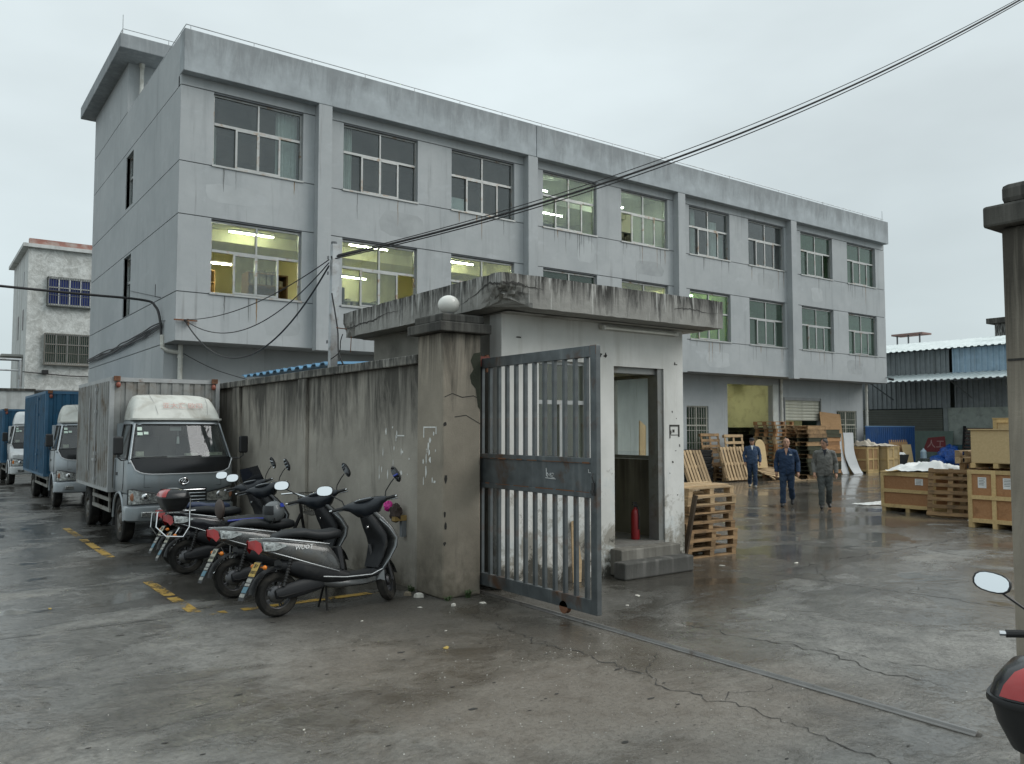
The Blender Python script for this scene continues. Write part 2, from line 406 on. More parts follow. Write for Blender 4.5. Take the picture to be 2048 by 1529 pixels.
# ------------------------------------------------------------------ ground
gm = MB()
gm.quad((-260,-200,0),(300,-200,0),(300,360,0),(-260,360,0))
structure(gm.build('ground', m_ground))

# cracks and slab joints: thin open gaps filled with black dirt, laid 3 mm above the slab
m_crack = M('crack_dirt', (.030,.028,.025), .75, coord='World', scale=30, var=.4)
def crack(pts, w=.02, jag=.05, step=.05, taper=True, name='crack', z=.0032):
    P = [Vector((p[0], p[1], 0)) for p in pts]; L = []
    for a, b in zip(P, P[1:]):
        n = max(2, int((b-a).length/step))
        for i in range(n): L.append(a.lerp(b, i/n))
    L.append(P[-1]); n = len(L); vs = []; off = 0.
    for i, p in enumerate(L):
        t = (L[min(i+1,n-1)] - L[max(i-1,0)]).normalized(); q = Vector((-t.y, t.x, 0))
        off = off*.6 + rnd(-jag, jag)
        ww = w * .42 * rnd(.2, 1.5) * (min(1, 6*min(i, n-1-i)/n + .15) if taper else 1)
        c = p + q*off; a, b = c + q*ww/2, c - q*ww/2
        vs += [(a.x, a.y, z), (b.x, b.y, z)]
    m = MB(); m.add(vs, [(2*i, 2*i+1, 2*i+3, 2*i+2) for i in range(n-1)])
    o = m.build(name, m_crack); return structure(o)
crack([(6.05,5.6),(6.0,4.9),(6.15,4.2),(6.05,3.4),(6.1,2.9)], .030, .05)
crack([(6.05,4.55),(6.35,4.1),(6.3,3.7),(6.5,3.1)], .018, .04)
crack([(8.6,7.3),(9.0,6.1),(9.1,5.2),(9.2,4.2),(9.3,3.2),(9.5,2.2)], .030, .035)
crack([(9.0,6.6),(10.5,6.75),(12.5,6.7),(16.,6.9)], .03, .03)
crack([(10.2,6.9),(9.5,6.3),(9.1,5.9)], .02, .03)
crack([(4.55,7.2),(4.5,6.4),(4.42,5.6),(4.55,4.8),(4.4,4.1),(4.55,3.3),(4.45,2.6),(4.5,1.9)], .028, .05)
crack([(4.5,4.4),(4.9,4.75),(5.05,4.9)], .015, .03)
# EXTRA CRACKS
crack([(4.5,3.7),(4.7,3.85),(4.9,3.7),(5.12,3.8)], .014, .03)
crack([(9.1,4.9),(9.8,5.0),(10.6,4.8)], .014, .04)
crack([(4.45,2.4),(4.1,2.2),(3.8,2.3)], .014, .03)
crack([(6.1,2.9),(6.6,2.4),(7.0,2.2),(7.5,1.9)], .016, .04)
crack([(-9.,8.62),(-4.,8.60),(0.,8.58),(2.3,8.55),(4.6,8.50)], .022, .012, .2, False, 'slab_joint')
crack([(-9.,15.3),(-2.,15.2),(2.6,15.2)], .03, .03, .25, False, 'slab_joint')
crack([(12.,3.4),(13.,9.),(13.6,14.),(14.,18.)], .03, .04, .25, True, 'slab_joint')
crack([(5.2,12.9),(16.,12.6),(26.,12.7)], .03, .04, .3, True, 'slab_joint')

# worn yellow parking line
def paint_material():
    T = NT('worn_yellow_paint'); w = T.coord('World')
    T.setin('Base Color', T.mix(T.mrange(T.noise(w, 9, 5), .3, .7), (.50,.31,.045), (.38,.24,.06))); T.setin('Roughness', .5)
    tr = T.new('ShaderNodeBsdfTransparent'); mx = T.new('ShaderNodeMixShader')
    f = T.mrange(T.noise(T.coord('World', (1.6,1.,1.)), 2.3, 8, .72), .43, .54, 0, .92)
    T.l.new(f, mx.inputs[0]); T.l.new(T.bsdf.outputs[0], mx.inputs[2]); T.l.new(tr.outputs[0], mx.inputs[1]); T.l.new(mx.outputs[0], T.out.inputs[0])
    return T.mat
m_yellow = paint_material()
m = MB()
for y0, y1 in ((8.62,9.55),(9.65,10.7),(13.0,14.0),(14.1,15.4),(15.7,17.3)):
    m.quad((2.30,y0,.0042),(2.42,y0,.0042),(2.42,y1,.0042),(2.30,y1,.0042))
for x0, x1 in ((2.44,2.62),(2.78,3.5),(3.5,4.3)):
    m.quad((x0,8.42,.0046),(x1,8.42,.0046),(x1,8.54,.0046),(x0,8.54,.0046))
structure(m.build('parking_line_marking', m_yellow))

# steel rail of the sliding gate
m = MB(); m.prism([(-.03,.001),(.03,.001),(.026,.010),(.014,.014),(.011,.026),(-.011,.026),(-.014,.014),(-.026,.010)], 'y', 0, 5.4)
tag(m.build('gate_rail', M('rail_steel', (.26,.25,.24), .32, .8, dirt=(.10,.07,.05), dscale=7, dlo=.6, dhi=.75), loc=(5.25,2.42,0)),
    'thin worn steel rail set in the concrete under the sliding gate', 'rail')

m = MB(); m.quad((5.15,2.4,.0022),(5.35,2.4,.0022),(5.35,7.9,.0022),(5.15,7.9,.0022))
gm_ = NT('rail_bed_dirt'); w_ = gm_.coord('World'); gm_.setin('Base Color', (.045,.042,.035)); gm_.setin('Roughness', .7)  # flat dark strip standing for the rail groove
tr_ = gm_.new('ShaderNodeBsdfTransparent'); mx_ = gm_.new('ShaderNodeMixShader'); sp_ = gm_.new('ShaderNodeSeparateXYZ'); gm_.l.new(w_, sp_.inputs[0])
edge_ = gm_.math('ABSOLUTE', gm_.math('SUBTRACT', sp_.outputs['X'], 5.25)); gm_.l.new(gm_.mrange(gm_.math('ADD', edge_, gm_.math('MULTIPLY', gm_.noise(w_, 7., 6, .7), .12)), .115, .085), mx_.inputs[0])
gm_.l.new(tr_.outputs[0], mx_.inputs[1]); gm_.l.new(gm_.bsdf.outputs[0], mx_.inputs[2]); gm_.l.new(mx_.outputs[0], gm_.out.inputs[0])
structure(m.build('rail_bed', gm_.mat))

# ------------------------------------------------------------------ factory building
FX0, FX1, FY, FB = 4.63, 34.05, 19.0, 3.82
B0 = Vector((FX0, FY, 0))
fac = thing('factory_building', 'long grey three-storey factory building with rows of sliding windows and lit rooms', 'building', tuple(B0))
def fb(mb, name, mat, parent=None, **k):
    return mb.build(name, mat, fac if parent is None else parent, loc=(tuple(-B0) if parent is None else (0,0,0)), **k)
WX = [5.36 + 3.228*i for i in range(9)]; WW = 2.16
PIL = [8.0, 14.49, 20.88, 27.2]
J = .011
bays = [FX0] + PIL + [FX1]
for b in range(5):
    x0 = bays[b] + (0 if b == 0 else .0); x1 = bays[b+1]
    for z0, z1 in ((FB, 4.92), (6.68, 7.89), (9.63, 9.87)):
        m = MB(); m.box(x0 + (J if b else 0), x1 - (J if b < 4 else 0), FY, FY+.22, z0 + (J if z0 > 4 else 0), z1 - (J if z1 < 9.8 else 0)); fb(m, 'wall_panel', m_facade)
    for z0, z1 in ((4.92, 6.68), (7.89, 9.63)):
        xs = [x0] + [q for i in range(9) if x0 < WX[i] < x1 for q in (WX[i], WX[i]+WW)] + [x1]
        for a, c in zip(xs[::2], xs[1::2]):
            m = MB(); m.box(a + (J if a in PIL else 0), c - (J if c in PIL else 0), FY, FY+.22, z0 + J, z1 - J); fb(m, 'wall_panel', m_facade)
m = MB()                                                   # dark render at the bottom of the joints
for z in (4.92, 6.68, 7.89, 9.63): m.box(FX0+.03, FX1-.03, FY+.03, FY+.2, z-.03, z+.03)
for x in PIL: m.box(x-.1, x+.1, FY+.03, FY+.2, FB+.02, 9.8)
fb(m, 'joint_backing', m_joint)
for x in PIL:
    m = MB(); m.box(x-.175, x+.175, 18.76, FY-.002, FB-.06, 9.868); fb(m, 'pilaster', m_facade)
for a, c in ((FX0-.012, 14.60), (14.62, FX1-.04)):
    m = MB(); m.box(a, c, 18.75, 19.12, 9.87, 10.84); fb(m, 'parapet', m_fascia, bevel=.015)
m = MB()                                                   # side, back and roof shell
SW = [(8.0, 9.5), (4.9, 6.62)]; SY0, SY1 = 23.9, 24.85
rows = [(0., FB, 20.02), (FB, 4.92, FY+.22), (4.92, 6.68, FY+.22), (6.68, 7.89, FY+.22), (7.89, 9.63, FY+.22), (9.63, 10.835, FY+.13)]
for z0, z1, ys in rows:
    hole = [w for w in SW if w[0] < (z0+z1)/2 < w[1]]
    if hole:
        h0, h1 = hole[0]
        segs = [(ys, SY0, z0+J, z1-J), (SY1, 30.1, z0+J, z1-J), (SY0, SY1, z0+J, max(h0, z0+J+.01)), (SY0, SY1, min(h1, z1-J-.01), z1-J)]
    else: segs = [(ys, 30.1, z0 + (J if z0 else 0), z1 - (J if z1 < 10 else 0))]
    for a, c, d, e_ in segs:
        if e_ > d: mm = MB(); mm.box(FX0, FX0+.22, a, c, d, e_); fb(mm, 'wall_panel', m_facade)
m.box(FX0+.025, FX0+.2, FY+.23, 30.05, FB, 4.95); m.box(FX0+.025, FX0+.2, FY+.23, SY0, 4.8, 10.0); m.box(FX0+.025, FX0+.2, SY1, 30.05, 4.8, 10.0)
fb(m, 'joint_backing', m_joint)
m = MB(); m.box(FX0, FX0+.22, 24.9, 30.1, 10.86, 12.3); m.box(FX0+.22, 9.5, 24.9, 25.1, 10.1, 12.3); m.box(9.3, 9.5, 25.1, 30.1, 10.1, 12.3); m.box(FX0+.22, 9.3, 29.9, 30.1, 10.1, 12.3)
fb(m, 'stair_tower', m_facade)
m = MB(); m.box(4.22, 9.9, 23.95, 30.5, 12.30, 12.70); fb(m, 'tower_roof_slab', m_fascia, bevel=.02)
m = MB(); m.box(FX1-.22, FX1, FY+.22, 20.2, FB+.2, 10.83); m.box(FX1-.22, FX1, 20.2, 30.1, 0, 10.83); m.box(FX0+.22, FX1-.22, 29.9, 30.1, 0, 10.83); fb(m, 'back_wall', m_facade)
m = MB(); m.box(FX0+.22, FX1-.22, FY+.12, 29.9, 9.92, 10.1); fb(m, 'roof', m_fascia)
m = MB(); m.box(FX0+.002, FX1-.002, FY+.222, 20.22, FB-.001, FB+.2); fb(m, 'soffit', M('soffit_grey', (.33,.35,.36), .85, dirt=(.17,.17,.17), coord='World'))
m = MB(); m.cyl((4.96,24.75,10.7),(4.96,24.75,12.29),.055,n=10); m.cyl((4.96,24.75,12.18),(4.96,24.75,12.29),.075,n=10); fb(m, 'downpipe', m_pvc, smooth=True)
m = MB()                                                   # lightning strip round the parapet
L = [(4.70,18.95),(34.0,18.95)]
m.tube([(4.70,18.95,11.02),(34.0,18.95,10.99)], .011, 6); m.tube([(4.70,18.95,11.02),(4.72,24.8,11.0)], .011, 6)
x = 4.8
while x < 34: m.tube([(x,18.95,10.80),(x,18.95,11.02)], .009, 5); x += 1.45
m.tube([(4.3,24.05,12.7),(4.3,24.05,12.86)], .009, 5)
for y in (24.1,25.6,27.,28.5,30.2): m.tube([(4.3,y,12.68),(4.3,y,12.86)], .009, 5)
m.tube([(4.3,24.05,12.86),(4.3,30.4,12.86)], .01, 6); m.tube([(4.3,24.05,12.86),(9.8,24.05,12.86)], .01, 6)
for x in (5.5,6.9,8.3): m.tube([(x,24.05,12.68),(x,24.05,12.86)], .009, 5)
m.tube([(4.3,24.05,12.7),(4.3,24.05,13.25)], .011, 5); m.tube([(33.9,18.95,10.8),(33.9,18.95,11.35)], .012, 5)
fb(m, 'lightning_strip', m_galv)

# windows: frame with two top lights and four sliding panes
def window_mesh(w, h, topf=.41):
    f = .045; m = MB(); d0, d1 = -.035, .035
    m.box(0, w, d0, d1, 0, f); m.box(0, w, d0, d1, h-f, h); m.box(0, f, d0, d1, f, h-f); m.box(w-f, w, d0, d1, f, h-f)
    zt = h*(1-topf); m.box(f, w-f, d0-.008, d1, zt-.03, zt+.03); m.box(w/2-.03, w/2+.03, d0-.004, d1, f, zt-.03); m.box(w/2-.02, w/2+.02, d0, d1, zt+.03, h-f)
    for x in (w*.26, w*.74): m.box(x-.024, x+.024, d0-.012, d1-.03, f, zt-.03)
    m.box(w*.26, w/2-.03, d0-.012, d1-.03, f, f+.04); m.box(w*.26, w/2-.03, d0-.012, d1-.03, zt-.06, zt-.03)
    m.box(w/2+.03, w*.74, d0-.012, d1-.03, f, f+.04); m.box(w/2+.03, w*.74, d0-.012, d1-.03, zt-.06, zt-.03)
    m.box(-.02, w+.02, -.16, -.0355, -.03, .012)
    panes = [(f, w*.26-.024, f, zt-.03, .01), (w*.26+.024, w/2-.03, f+.04, zt-.06, -.02), (w/2+.03, w*.74-.024, f+.04, zt-.06, -.02), (w*.74+.024, w-f, f, zt-.03, .01),
             (f, w/2-.02, zt+.03, h-f, 0), (w/2+.02, w-f, zt+.03, h-f, 0)]
    return m, panes
m_w, PANES = window_mesh(WW, 1.70)
win_me = m_w.mesh('window', m_alu)
def pane_me(p, mat):
    q = MB(); q.box(p[0], p[1], p[4]-.003, p[4]+.003, p[2], p[3]); return q.mesh('pane', mat)
pane_cache = {id(g_): [pane_me(p, g_) for p in PANES] for g_ in (m_glass, m_glass_green)}
OPEN = {(0,2): (0, 3), (1,2): (3,), (4,3): (0,), (7,3): (3,)}                                     # panes slid open
for r, z in ((2, 4.94), (3, 7.905)):
    for i in range(9):
        o = link('window', win_me, fac, Vector((WX[i], FY+.13, z)) - B0)
        gmat = m_glass_green if (r == 2 and i >= 5) or (r == 3 and i >= 7) or (r, i) == (2, 3) else m_glass
        for k, pm in enumerate(pane_cache[id(gmat)]):
            if k in OPEN.get((i, r), ()): continue
            link('pane', pm, o, (0,0,0))
m = MB(); m.box(-.03,.03,0,.95,0,.05); m.box(-.03,.03,0,.95,1.45,1.5); m.box(-.03,.03,0,.05,.05,1.45); m.box(-.03,.03,.9,.95,.05,1.45); m.box(-.03,.03,.05,.9,.85,.91)
sw_me = m.mesh('window', m_alu); m = MB(); m.box(-.004,.004,.05,.9,.05,.85); m.box(-.004,.004,.05,.9,.91,1.45); sp_me = m.mesh('pane', m_glass)
for z, hs in ((8.0, 1.), (4.9, 1.147)):
    o = link('window', sw_me, fac, Vector((FX0+.13, SY0, z)) - B0); o.scale = (1,1,hs); link('pane', sp_me, o)
    m = MB(); m.quad((FX0+.5,SY0-.4,z-.4),(FX0+.5,SY1+.4,z-.4),(FX0+.5,SY1+.4,z+2.2),(FX0+.5,SY0-.4,z+2.2)); fb(m, 'room_wall', m_room_dark)

# rooms behind the windows
def room(x0, x1, z0, z1, mat, depth=5.2, floor=None):
    m = MB(); y0, y1 = FY+.225, FY+.225+depth
    m.quad((x0,y1,z0),(x1,y1,z0),(x1,y1,z1),(x0,y1,z1)); m.quad((x0,y0,z0),(x0,y1,z0),(x0,y1,z1),(x0,y0,z1)); m.quad((x1,y0,z0),(x1,y1,z0),(x1,y1,z1),(x1,y0,z1))
    m.quad((x0,y0,z1),(x1,y0,z1),(x1,y1,z1),(x0,y1,z1)); m.quad((x0,y0,z0),(x1,y0,z0),(x1,y1,z0),(x0,y1,z0))
    m.box(x0+.02, x1-.02, y0+2.3, y0+2.55, z1-.32, z1-.01)
    fb(m, 'room', mat)
WE = [x - .53 for x in WX] + [FX1-.24]; WE[0] = FX0+.24
room(WE[0], WE[3]-.03, 4.03, 7.05, m_room_lit); room(WE[3], WE[4]-.03, 4.03, 7.05, m_room_dark); room(WE[4], WE[6]-.03, 4.03, 7.05, m_room_lit); room(WE[6], WE[9], 4.03, 7.05, m_room_white)
room(WE[0], WE[3]-.03, 7.08, 9.86, m_room_dark); room(WE[3], WE[5]-.03, 7.08, 9.86, m_room_white); room(WE[5], WE[7]-.03, 7.08, 9.86, m_room_dark); room(WE[7], WE[9], 7.08, 9.86, m_room_white)
def tube_light(x, y, z, label, mat, l=1.2):
    t = thing('ceiling_tube_light', label, 'lamp', (x, y, z), group='lit tube lights in the factory rooms')
    m = MB(); m.box(-l/2, l/2, -.04, .04, .02, .07); m.build('lamp_body', m_lamp_body, t)
    m = MB(); m.cyl((-l/2+.02,0,0),(l/2-.02,0,0),.02,n=8); m.build('tube', mat, t)
    return t
for a in ((6.95,21.0,6.90,'lit tube on the ceiling behind the leftmost first-floor window',m_tube),
          (5.95,21.3,6.10,'lower lit tube inside the leftmost first-floor window',m_tube),
          (10.1,20.6,6.90,'lit tube behind the second first-floor window from the left',m_tube), (10.9,23.6,6.6,'far lit tube deep inside the second first-floor window',m_tube),
          (13.2,20.9,6.90,'lit tube behind the third first-floor window, above the gatehouse roof',m_tube),
          (19.2,20.8,6.9,'lit tube behind the fifth first-floor window, above the gatehouse roof',m_tube), (23.2,20.9,6.9,'lit tube in the sixth first-floor window beside the slab end',m_tube),
          (15.9,20.6,9.6,'lit tube at the left of the fourth top-floor window',m_tube_w), (18.2,22.6,9.55,'lit tube between the two bright top-floor windows',m_tube_w),
          (19.3,20.6,9.6,'lit tube in the fifth top-floor window from the left',m_tube_w)):
    tube_light(*a)
def curtain(x0, x1, z0, z1):
    m = MB(); n = 36; a = []; ph = rnd(0, 6)
    for i in range(n+1):
        t = i/n; x = lerp(x0, x1, t); y = FY+.33 + .035*sin(t*34+ph) + .012*sin(t*71)
        a.append((x, y))
    m.add([(p[0],p[1],z0) for p in a] + [(p[0]+rnd(-.005,.005),p[1],z1) for p in a], [(i,i+1,n+2+i,n+1+i) for i in range(n)])
    fb(m, 'curtain', m_curtain, smooth=True)
curtain(6.95,7.48,7.93,9.6); curtain(5.40,5.52,7.93,9.0); curtain(8.62,8.95,7.93,9.6); curtain(21.9,22.15,7.93,9.6); curtain(22.9,23.3,7.93,9.3); curtain(23.4,23.66,7.93,8.9)
def cabinet(name, x0, x1, y0, y1, z0, z1, col, label, shelves=2):
    t = thing(name, label, 'cabinet', ((x0+x1)/2, (y0+y1)/2, z0)); w, d, h = (x1-x0)/2, (y1-y0)/2, z1-z0
    mt = M('furniture_%s' % '_'.join('%02d' % int(c*100) for c in col), col, .6)
    m = MB(); m.box(-w,w,d-.03,d,0,h); m.box(-w,-w+.03,-d,d-.03,0,h); m.box(w-.03,w,-d,d-.03,0,h); m.box(-w+.03,w-.03,-d,d-.03,h-.03,h); m.build('carcass', mt, t)
    for i in range(shelves):
        zz = h*(i+.5)/shelves; m = MB(); m.box(-w+.03,w-.03,-d,d-.03,zz-.015,zz+.015); m.build('shelf', mt, t)
        m = MB()
        x = -w+.06
        while x < w-.12:
            b = rnd(.06,.16); m.box(x, min(x+b, w-.04), -d+.03, d-.05, zz+.016, zz+.016+rnd(.1,.8)*h/shelves*.8); x += b+rnd(.01,.1)
        m.build('stored_goods', M('stored_goods', (.28,.26,.20), .8, var=.5, scale=6), t)
cabinet('shelf_cabinet', 5.5,6.4,22.2,22.7,4.04,6.1,(.40,.27,.12),'brown shelf cabinet inside the open leftmost first-floor window',3)
cabinet('shelf_cabinet', 7.0,8.1,21.4,21.9,4.04,6.0,(.22,.14,.07),'dark brown cabinet at the right of the leftmost first-floor window',3)
cabinet('shelf_cabinet', 8.6,9.4,20.6,21.1,4.04,5.7,(.14,.15,.15),'dark grey cabinet behind the second first-floor window',2)
cabinet('shelf_cabinet', 9.7,11.2,22.,22.5,4.04,5.6,(.42,.45,.35),'pale cabinet with papers behind the second first-floor window',2)
cabinet('shelf_cabinet', 15.7,17.2,20.5,21.0,7.09,8.5,(.24,.27,.27),'grey cabinet in the fourth top-floor window',2)
cabinet('shelf_cabinet', 18.6,19.3,20.5,21.0,7.09,8.4,(.26,.28,.27),'low grey cabinet in the fifth top-floor window',2)
cabinet('shelf_cabinet', 19.6,20.3,20.6,21.1,7.09,8.75,(.18,.2,.2),'tall dark cabinet at the right of the fifth top-floor window',2)
m = MB(); m.box(-.3,.3,-.02,.02,0,.45); tag(m.build('white_board', m_white_paint, loc=(12.2,FY+.45,7.95)), 'small white board leaning inside the third top-floor window', 'board')

# ground floor, set back under the overhang
GY = 20.02
m = MB()
op = [(22.4,23.58,.9,2.68), (24.66,27.38,-.01,3.55), (28.1,30.64,-.01,3.12), (31.8,33.32,-.01,2.62)]
x = FX0+.222
for a, c, z0, z1 in op:
    m.box(x, a, GY, GY+.2, 0, FB-.002)
    m.box(a, c, GY, GY+.2, z1, FB-.002)
    if z0 > 0: m.box(a, c, GY, GY+.2, 0, z0)
    x = c
m.box(x, FX1-.222, GY, GY+.2, 0, FB-.002)
fb(m, 'ground_floor_wall', m_facade)
m = MB(); m.box(27.39,27.74,GY-.03,GY-.002,0,3.6); fb(m, 'door_pier', M('pale_pier', (.56,.58,.55), .8, coord='World'))
for x, nm in ((27.86,0),(33.98,1),(4.98,2)):
    m = MB(); m.cyl((x,GY-.09,0),(x,GY-.09,FB-.01),.055,n=10)
    for z in (1.2,2.6,3.5): m.cyl((x,GY-.09,z),(x,GY-.09,z+.05),.068,n=10)
    fb(m, 'downpipe', m_pvc, smooth=True)
m = MB(); m.tube([(4.60,20.06,4.02),(4.60,20.0,3.72),(4.70,19.95,3.66),(4.98,GY-.09,3.62)], .05, 8); fb(m, 'drain_elbow', m_pvc, smooth=True)
# roller shutter, half raised: each slat is a part
m = MB(); m.prism([(0,0),(-.018,.03),(-.018,.09),(0,.12),(.012,.06)], 'x', 28.12, 30.62); sl_me = m.mesh('shutter_slat', M('shutter_cream', (.50,.50,.42), .6, dirt=(.3,.29,.24)))
sh = MB(); sh.box(28.1,28.16,GY-.05,GY,0,3.1); sh.box(30.58,30.64,GY-.05,GY,0,3.1); sh.box(28.1,30.64,GY-.02,GY+.2,3.0,3.12)
sho = fb(sh, 'roller_shutter', M('shutter_guide', (.30,.31,.31), .5, .4))
for k in range(7): link('shutter_slat', sl_me, sho, (0, GY+.05, 2.18+.125*k))
# doorway room with dim yellow light, barred windows
m = MB(); y0, y1 = GY+.205, 27.0
m.quad((23.9,y1,0),(30.9,y1,0),(30.9,y1,3.8),(23.9,y1,3.8)); m.quad((23.9,y0,0),(23.9,y1,0),(23.9,y1,3.8),(23.9,y0,3.8)); m.quad((29.6,y0,0),(29.6,y1-.01,0),(29.6,y1-.01,3.8),(29.6,y0,3.8)); m.quad((23.9,y0,3.8),(30.9,y0,3.8),(30.9,y1,3.8),(23.9,y1,3.8))
m.quad((23.9,y0,.004),(30.9,y0,.004),(30.9,y1,.004),(23.9,y1,.004))
fb(m, 'workshop_room', M('workshop_paint', (.60,.61,.44), .9, var=.1, scale=1., coord='World', dirt=(.4,.4,.26)))
m = MB(); m.tube([(24.6,26.6,3.2),(25.6,26.6,3.05),(27.6,26.6,3.15)], .05, 6); m.box(25.3,25.6,26.3,26.9,2.95,3.4); fb(m, 'ceiling_duct', M('duct_dark', (.10,.10,.07), .8))
tube_light(27.2, 23.4, 3.6, 'lit tube under the ceiling of the open workshop doorway', m_tube, 3.0)
def barred_window(x0, x1, z0, z1, nb, grime):
    w, h = x1-x0, z1-z0; m = MB(); f = .05
    m.box(0,w,-.03,.03,0,f); m.box(0,w,-.03,.03,h-f,h); m.box(0,f,-.03,.03,f,h-f); m.box(w-f,w,-.03,.03,f,h-f); m.box(w/2-.03,w/2+.03,-.03,.03,f,h-f); m.box(f,w-f,-.034,.03,h*.6-.02,h*.6+.03)
    o = m.build('window', M('cream_window_frame', (.50,.49,.42), .6), fac, loc=Vector((x0, GY+.09, z0)) - B0)
    m = MB(); m.box(f,w-f,.01,.014,f,h-f); m.build('pane', grime, o)
    m = MB()
    for i in range(1, nb): m.box(w*i/nb-.008, w*i/nb+.008, -.10, -.085, 0, h)
    for i in range(5): m.box(0, w, -.085, -.075, h*i/4-.008 if i else 0, h*i/4+.008)
    m.build('window_grille', M('grille_pale', (.42,.42,.36), .6), o)
barred_window(22.4,23.58,.9,2.68,9,m_glass_green); barred_window(31.8,33.32,1.1,2.62,10,m_glass_green)
m = MB(); m.box(31.82,32.5,GY+.08,GY+.12,0,1.08); fb(m, 'low_panel', M('dull_green_panel', (.17,.22,.19), .6))
m = MB(); m.quad((21.9,GY+1.4,0),(23.85,GY+1.4,0),(23.85,GY+1.4,3.7),(21.9,GY+1.4,3.7)); fb(m, 'inner_wall', m_room_dark); m = MB(); m.quad((30.95,GY+1.4,0),(33.8,GY+1.4,0),(33.8,GY+1.4,3.7),(30.95,GY+1.4,3.7)); fb(m, 'inner_wall', m_room_dark)
t = thing('security_camera', 'small black security camera on the lower right corner of the factory', 'camera', (FX1-.12, FY-.002, 4.05))
m = MB(); m.tube([(0,0,0),(0,-.14,0),(-.02,-.2,-.03)], .014, 6); m.build('bracket', m_cable, t)
m = MB(); m.cyl((.02,-.14,-.05),(-.08,-.38,-.10),.05,.055,10); m.build('camera_body', m_cable, t, smooth=True)
# rust and drip marks under the sills
m_drip = M('rust_drip', (.22,.15,.085), .85, coord='World', scale=8, var=.4)
m_drip_g = M('grey_drip', (.19,.20,.20), .85, coord='World', scale=8, var=.3)
for i in range(84):
    k = random.randrange(9); r = random.choice((4.90, 7.87)); x = WX[k] + rnd(.05, WW-.05); l = rnd(.2,.85); w = rnd(.008,.022)
    m = MB(); n = 6; pts = [(x + rnd(-.006,.006), r - l*q/n, w*(1-q/n)**.6 + .001) for q in range(n+1)]
    m.add([(p[0]-p[2], FY-.0015, p[1]) for p in pts] + [(p[0]+p[2], FY-.0015, p[1]) for p in pts], [(q, q+1, n+2+q, n+1+q) for q in range(n)])
    fb(m, 'drip_stain', m_drip if random.random() < .25 else m_drip_g)

random.seed(23)                                            # patched render, slightly different greys
for x0, x1, z0, z1, v in ((9.6,10.9,6.9,7.6,.93),(12.0,13.2,4.1,4.7,1.07),(16.4,17.1,7.0,7.7,1.06),(18.9,20.2,6.9,7.4,.92),(22.3,23.6,4.0,4.6,1.08),(25.2,26.3,7.1,7.7,.94),(28.6,29.4,6.9,7.5,1.07),(31.0,32.2,4.1,4.7,.93),(5.2,6.4,7.05,7.5,1.06),(6.6,7.5,4.05,4.5,.94)):
    k = 14; cxp, czp, a, b = (x0+x1)/2, (z0+z1)/2, (x1-x0)/2, (z1-z0)/2; m = MB()
    m.poly([(cxp + a*math.copysign(abs(cos(2*pi*j/k))**.5, cos(2*pi*j/k))*rnd(.85,1.08), FY-.0012, czp + b*math.copysign(abs(sin(2*pi*j/k))**.5, sin(2*pi*j/k))*rnd(.85,1.08)) for j in range(k)])
    fb(m, 'repair_patch', M('repair_grey_%d' % int(v*100), (.405*v,.428*v,.436*v), .8, var=.07, scale=2.5, coord='World', dirt=(.33*v,.35*v,.36*v), dlo=.5, dhi=.75, dscale=1.6))

# ------------------------------------------------------------------ pebble-dashed annex at the end of the lane
def pebble_material():
    T = NT('pebble_dash'); w = T.coord('World')
    n = T.noise(w, 2.6, 8, .72, 1.2)
    c = T.mix(T.mrange(n, .38, .62), (.42,.43,.41), (.68,.70,.68))
    run = T.mrange(T.noise(T.coord('World', (1.6,1.6,.18)), 1.2, 5, .6), .54, .75, 0, .55)
    c = T.mix(run, c, (.30,.29,.26)); T.setin('Base Color', c); T.setin('Roughness', .95)
    T.bump(T.noise(w, 7, 6, .7), .8, .05); return T.mat
m_pebble = pebble_material()
m_annex_plain = M('annex_plaster', (.56,.58,.57), .85, streak=(.30,.30,.28), slo=.52, shi=.75, sscale=(1.5,1.5,.15), coord='World')
AN = Vector((4.2, 45, 0))
ann = thing('pebble_dash_building', 'pale pebble-dashed three-storey building with barred windows behind the trucks', 'building', tuple(AN))
def ab(mb, name, mat, **k): return mb.build(name, mat, ann, loc=tuple(-AN), **k)
m = MB()
ops = [(5.05, 6.95, 7.88, 9.2), (4.98, 6.95, 5.02, 6.45)]
zc = 3.72
m.box(4.2, 5.0, 45, 45.3, 3.72, 10.55); m.box(6.97, 13.5, 45, 45.3, 3.72, 10.55)
for a, b in ((3.72, 5.02), (6.45, 7.88), (9.2, 10.55)): m.box(5.0, 6.97, 45, 45.3, a, b)
ab(m, 'front_wall', m_pebble)
m = MB(); m.box(4.2, 4.4, 45.3, 52, 3.72, 10.8); m.box(4.2, 4.5, 45.6, 52, 0, 3.7); m.box(4.5, 13.5, 46, 46.2, 0, 3.7); m.box(4.4,13.5,51.8,52,3.7,10.5); ab(m, 'side_wall', m_annex_plain)
m = MB(); m.box(3.95, 13.6, 44.8, 52.2, 10.55, 10.72); ab(m, 'roof_slab', m_annex_plain)
m = MB(); m.box(4.2, 13.5, 44.9, 45.2, 10.72, 10.98); ab(m, 'red_parapet_tiles', M('red_tile_parapet', (.33,.16,.13), .8, dirt=(.5,.46,.42), dlo=.45, coord='World'))
m = MB(); m.box(4.2, 13.5, 45.02, 52, 3.66, 3.72); ab(m, 'overhang_soffit', m_joint)
m_blue_glass = M('blue_glass', (.025,.04,.16), .12, spec=.8)
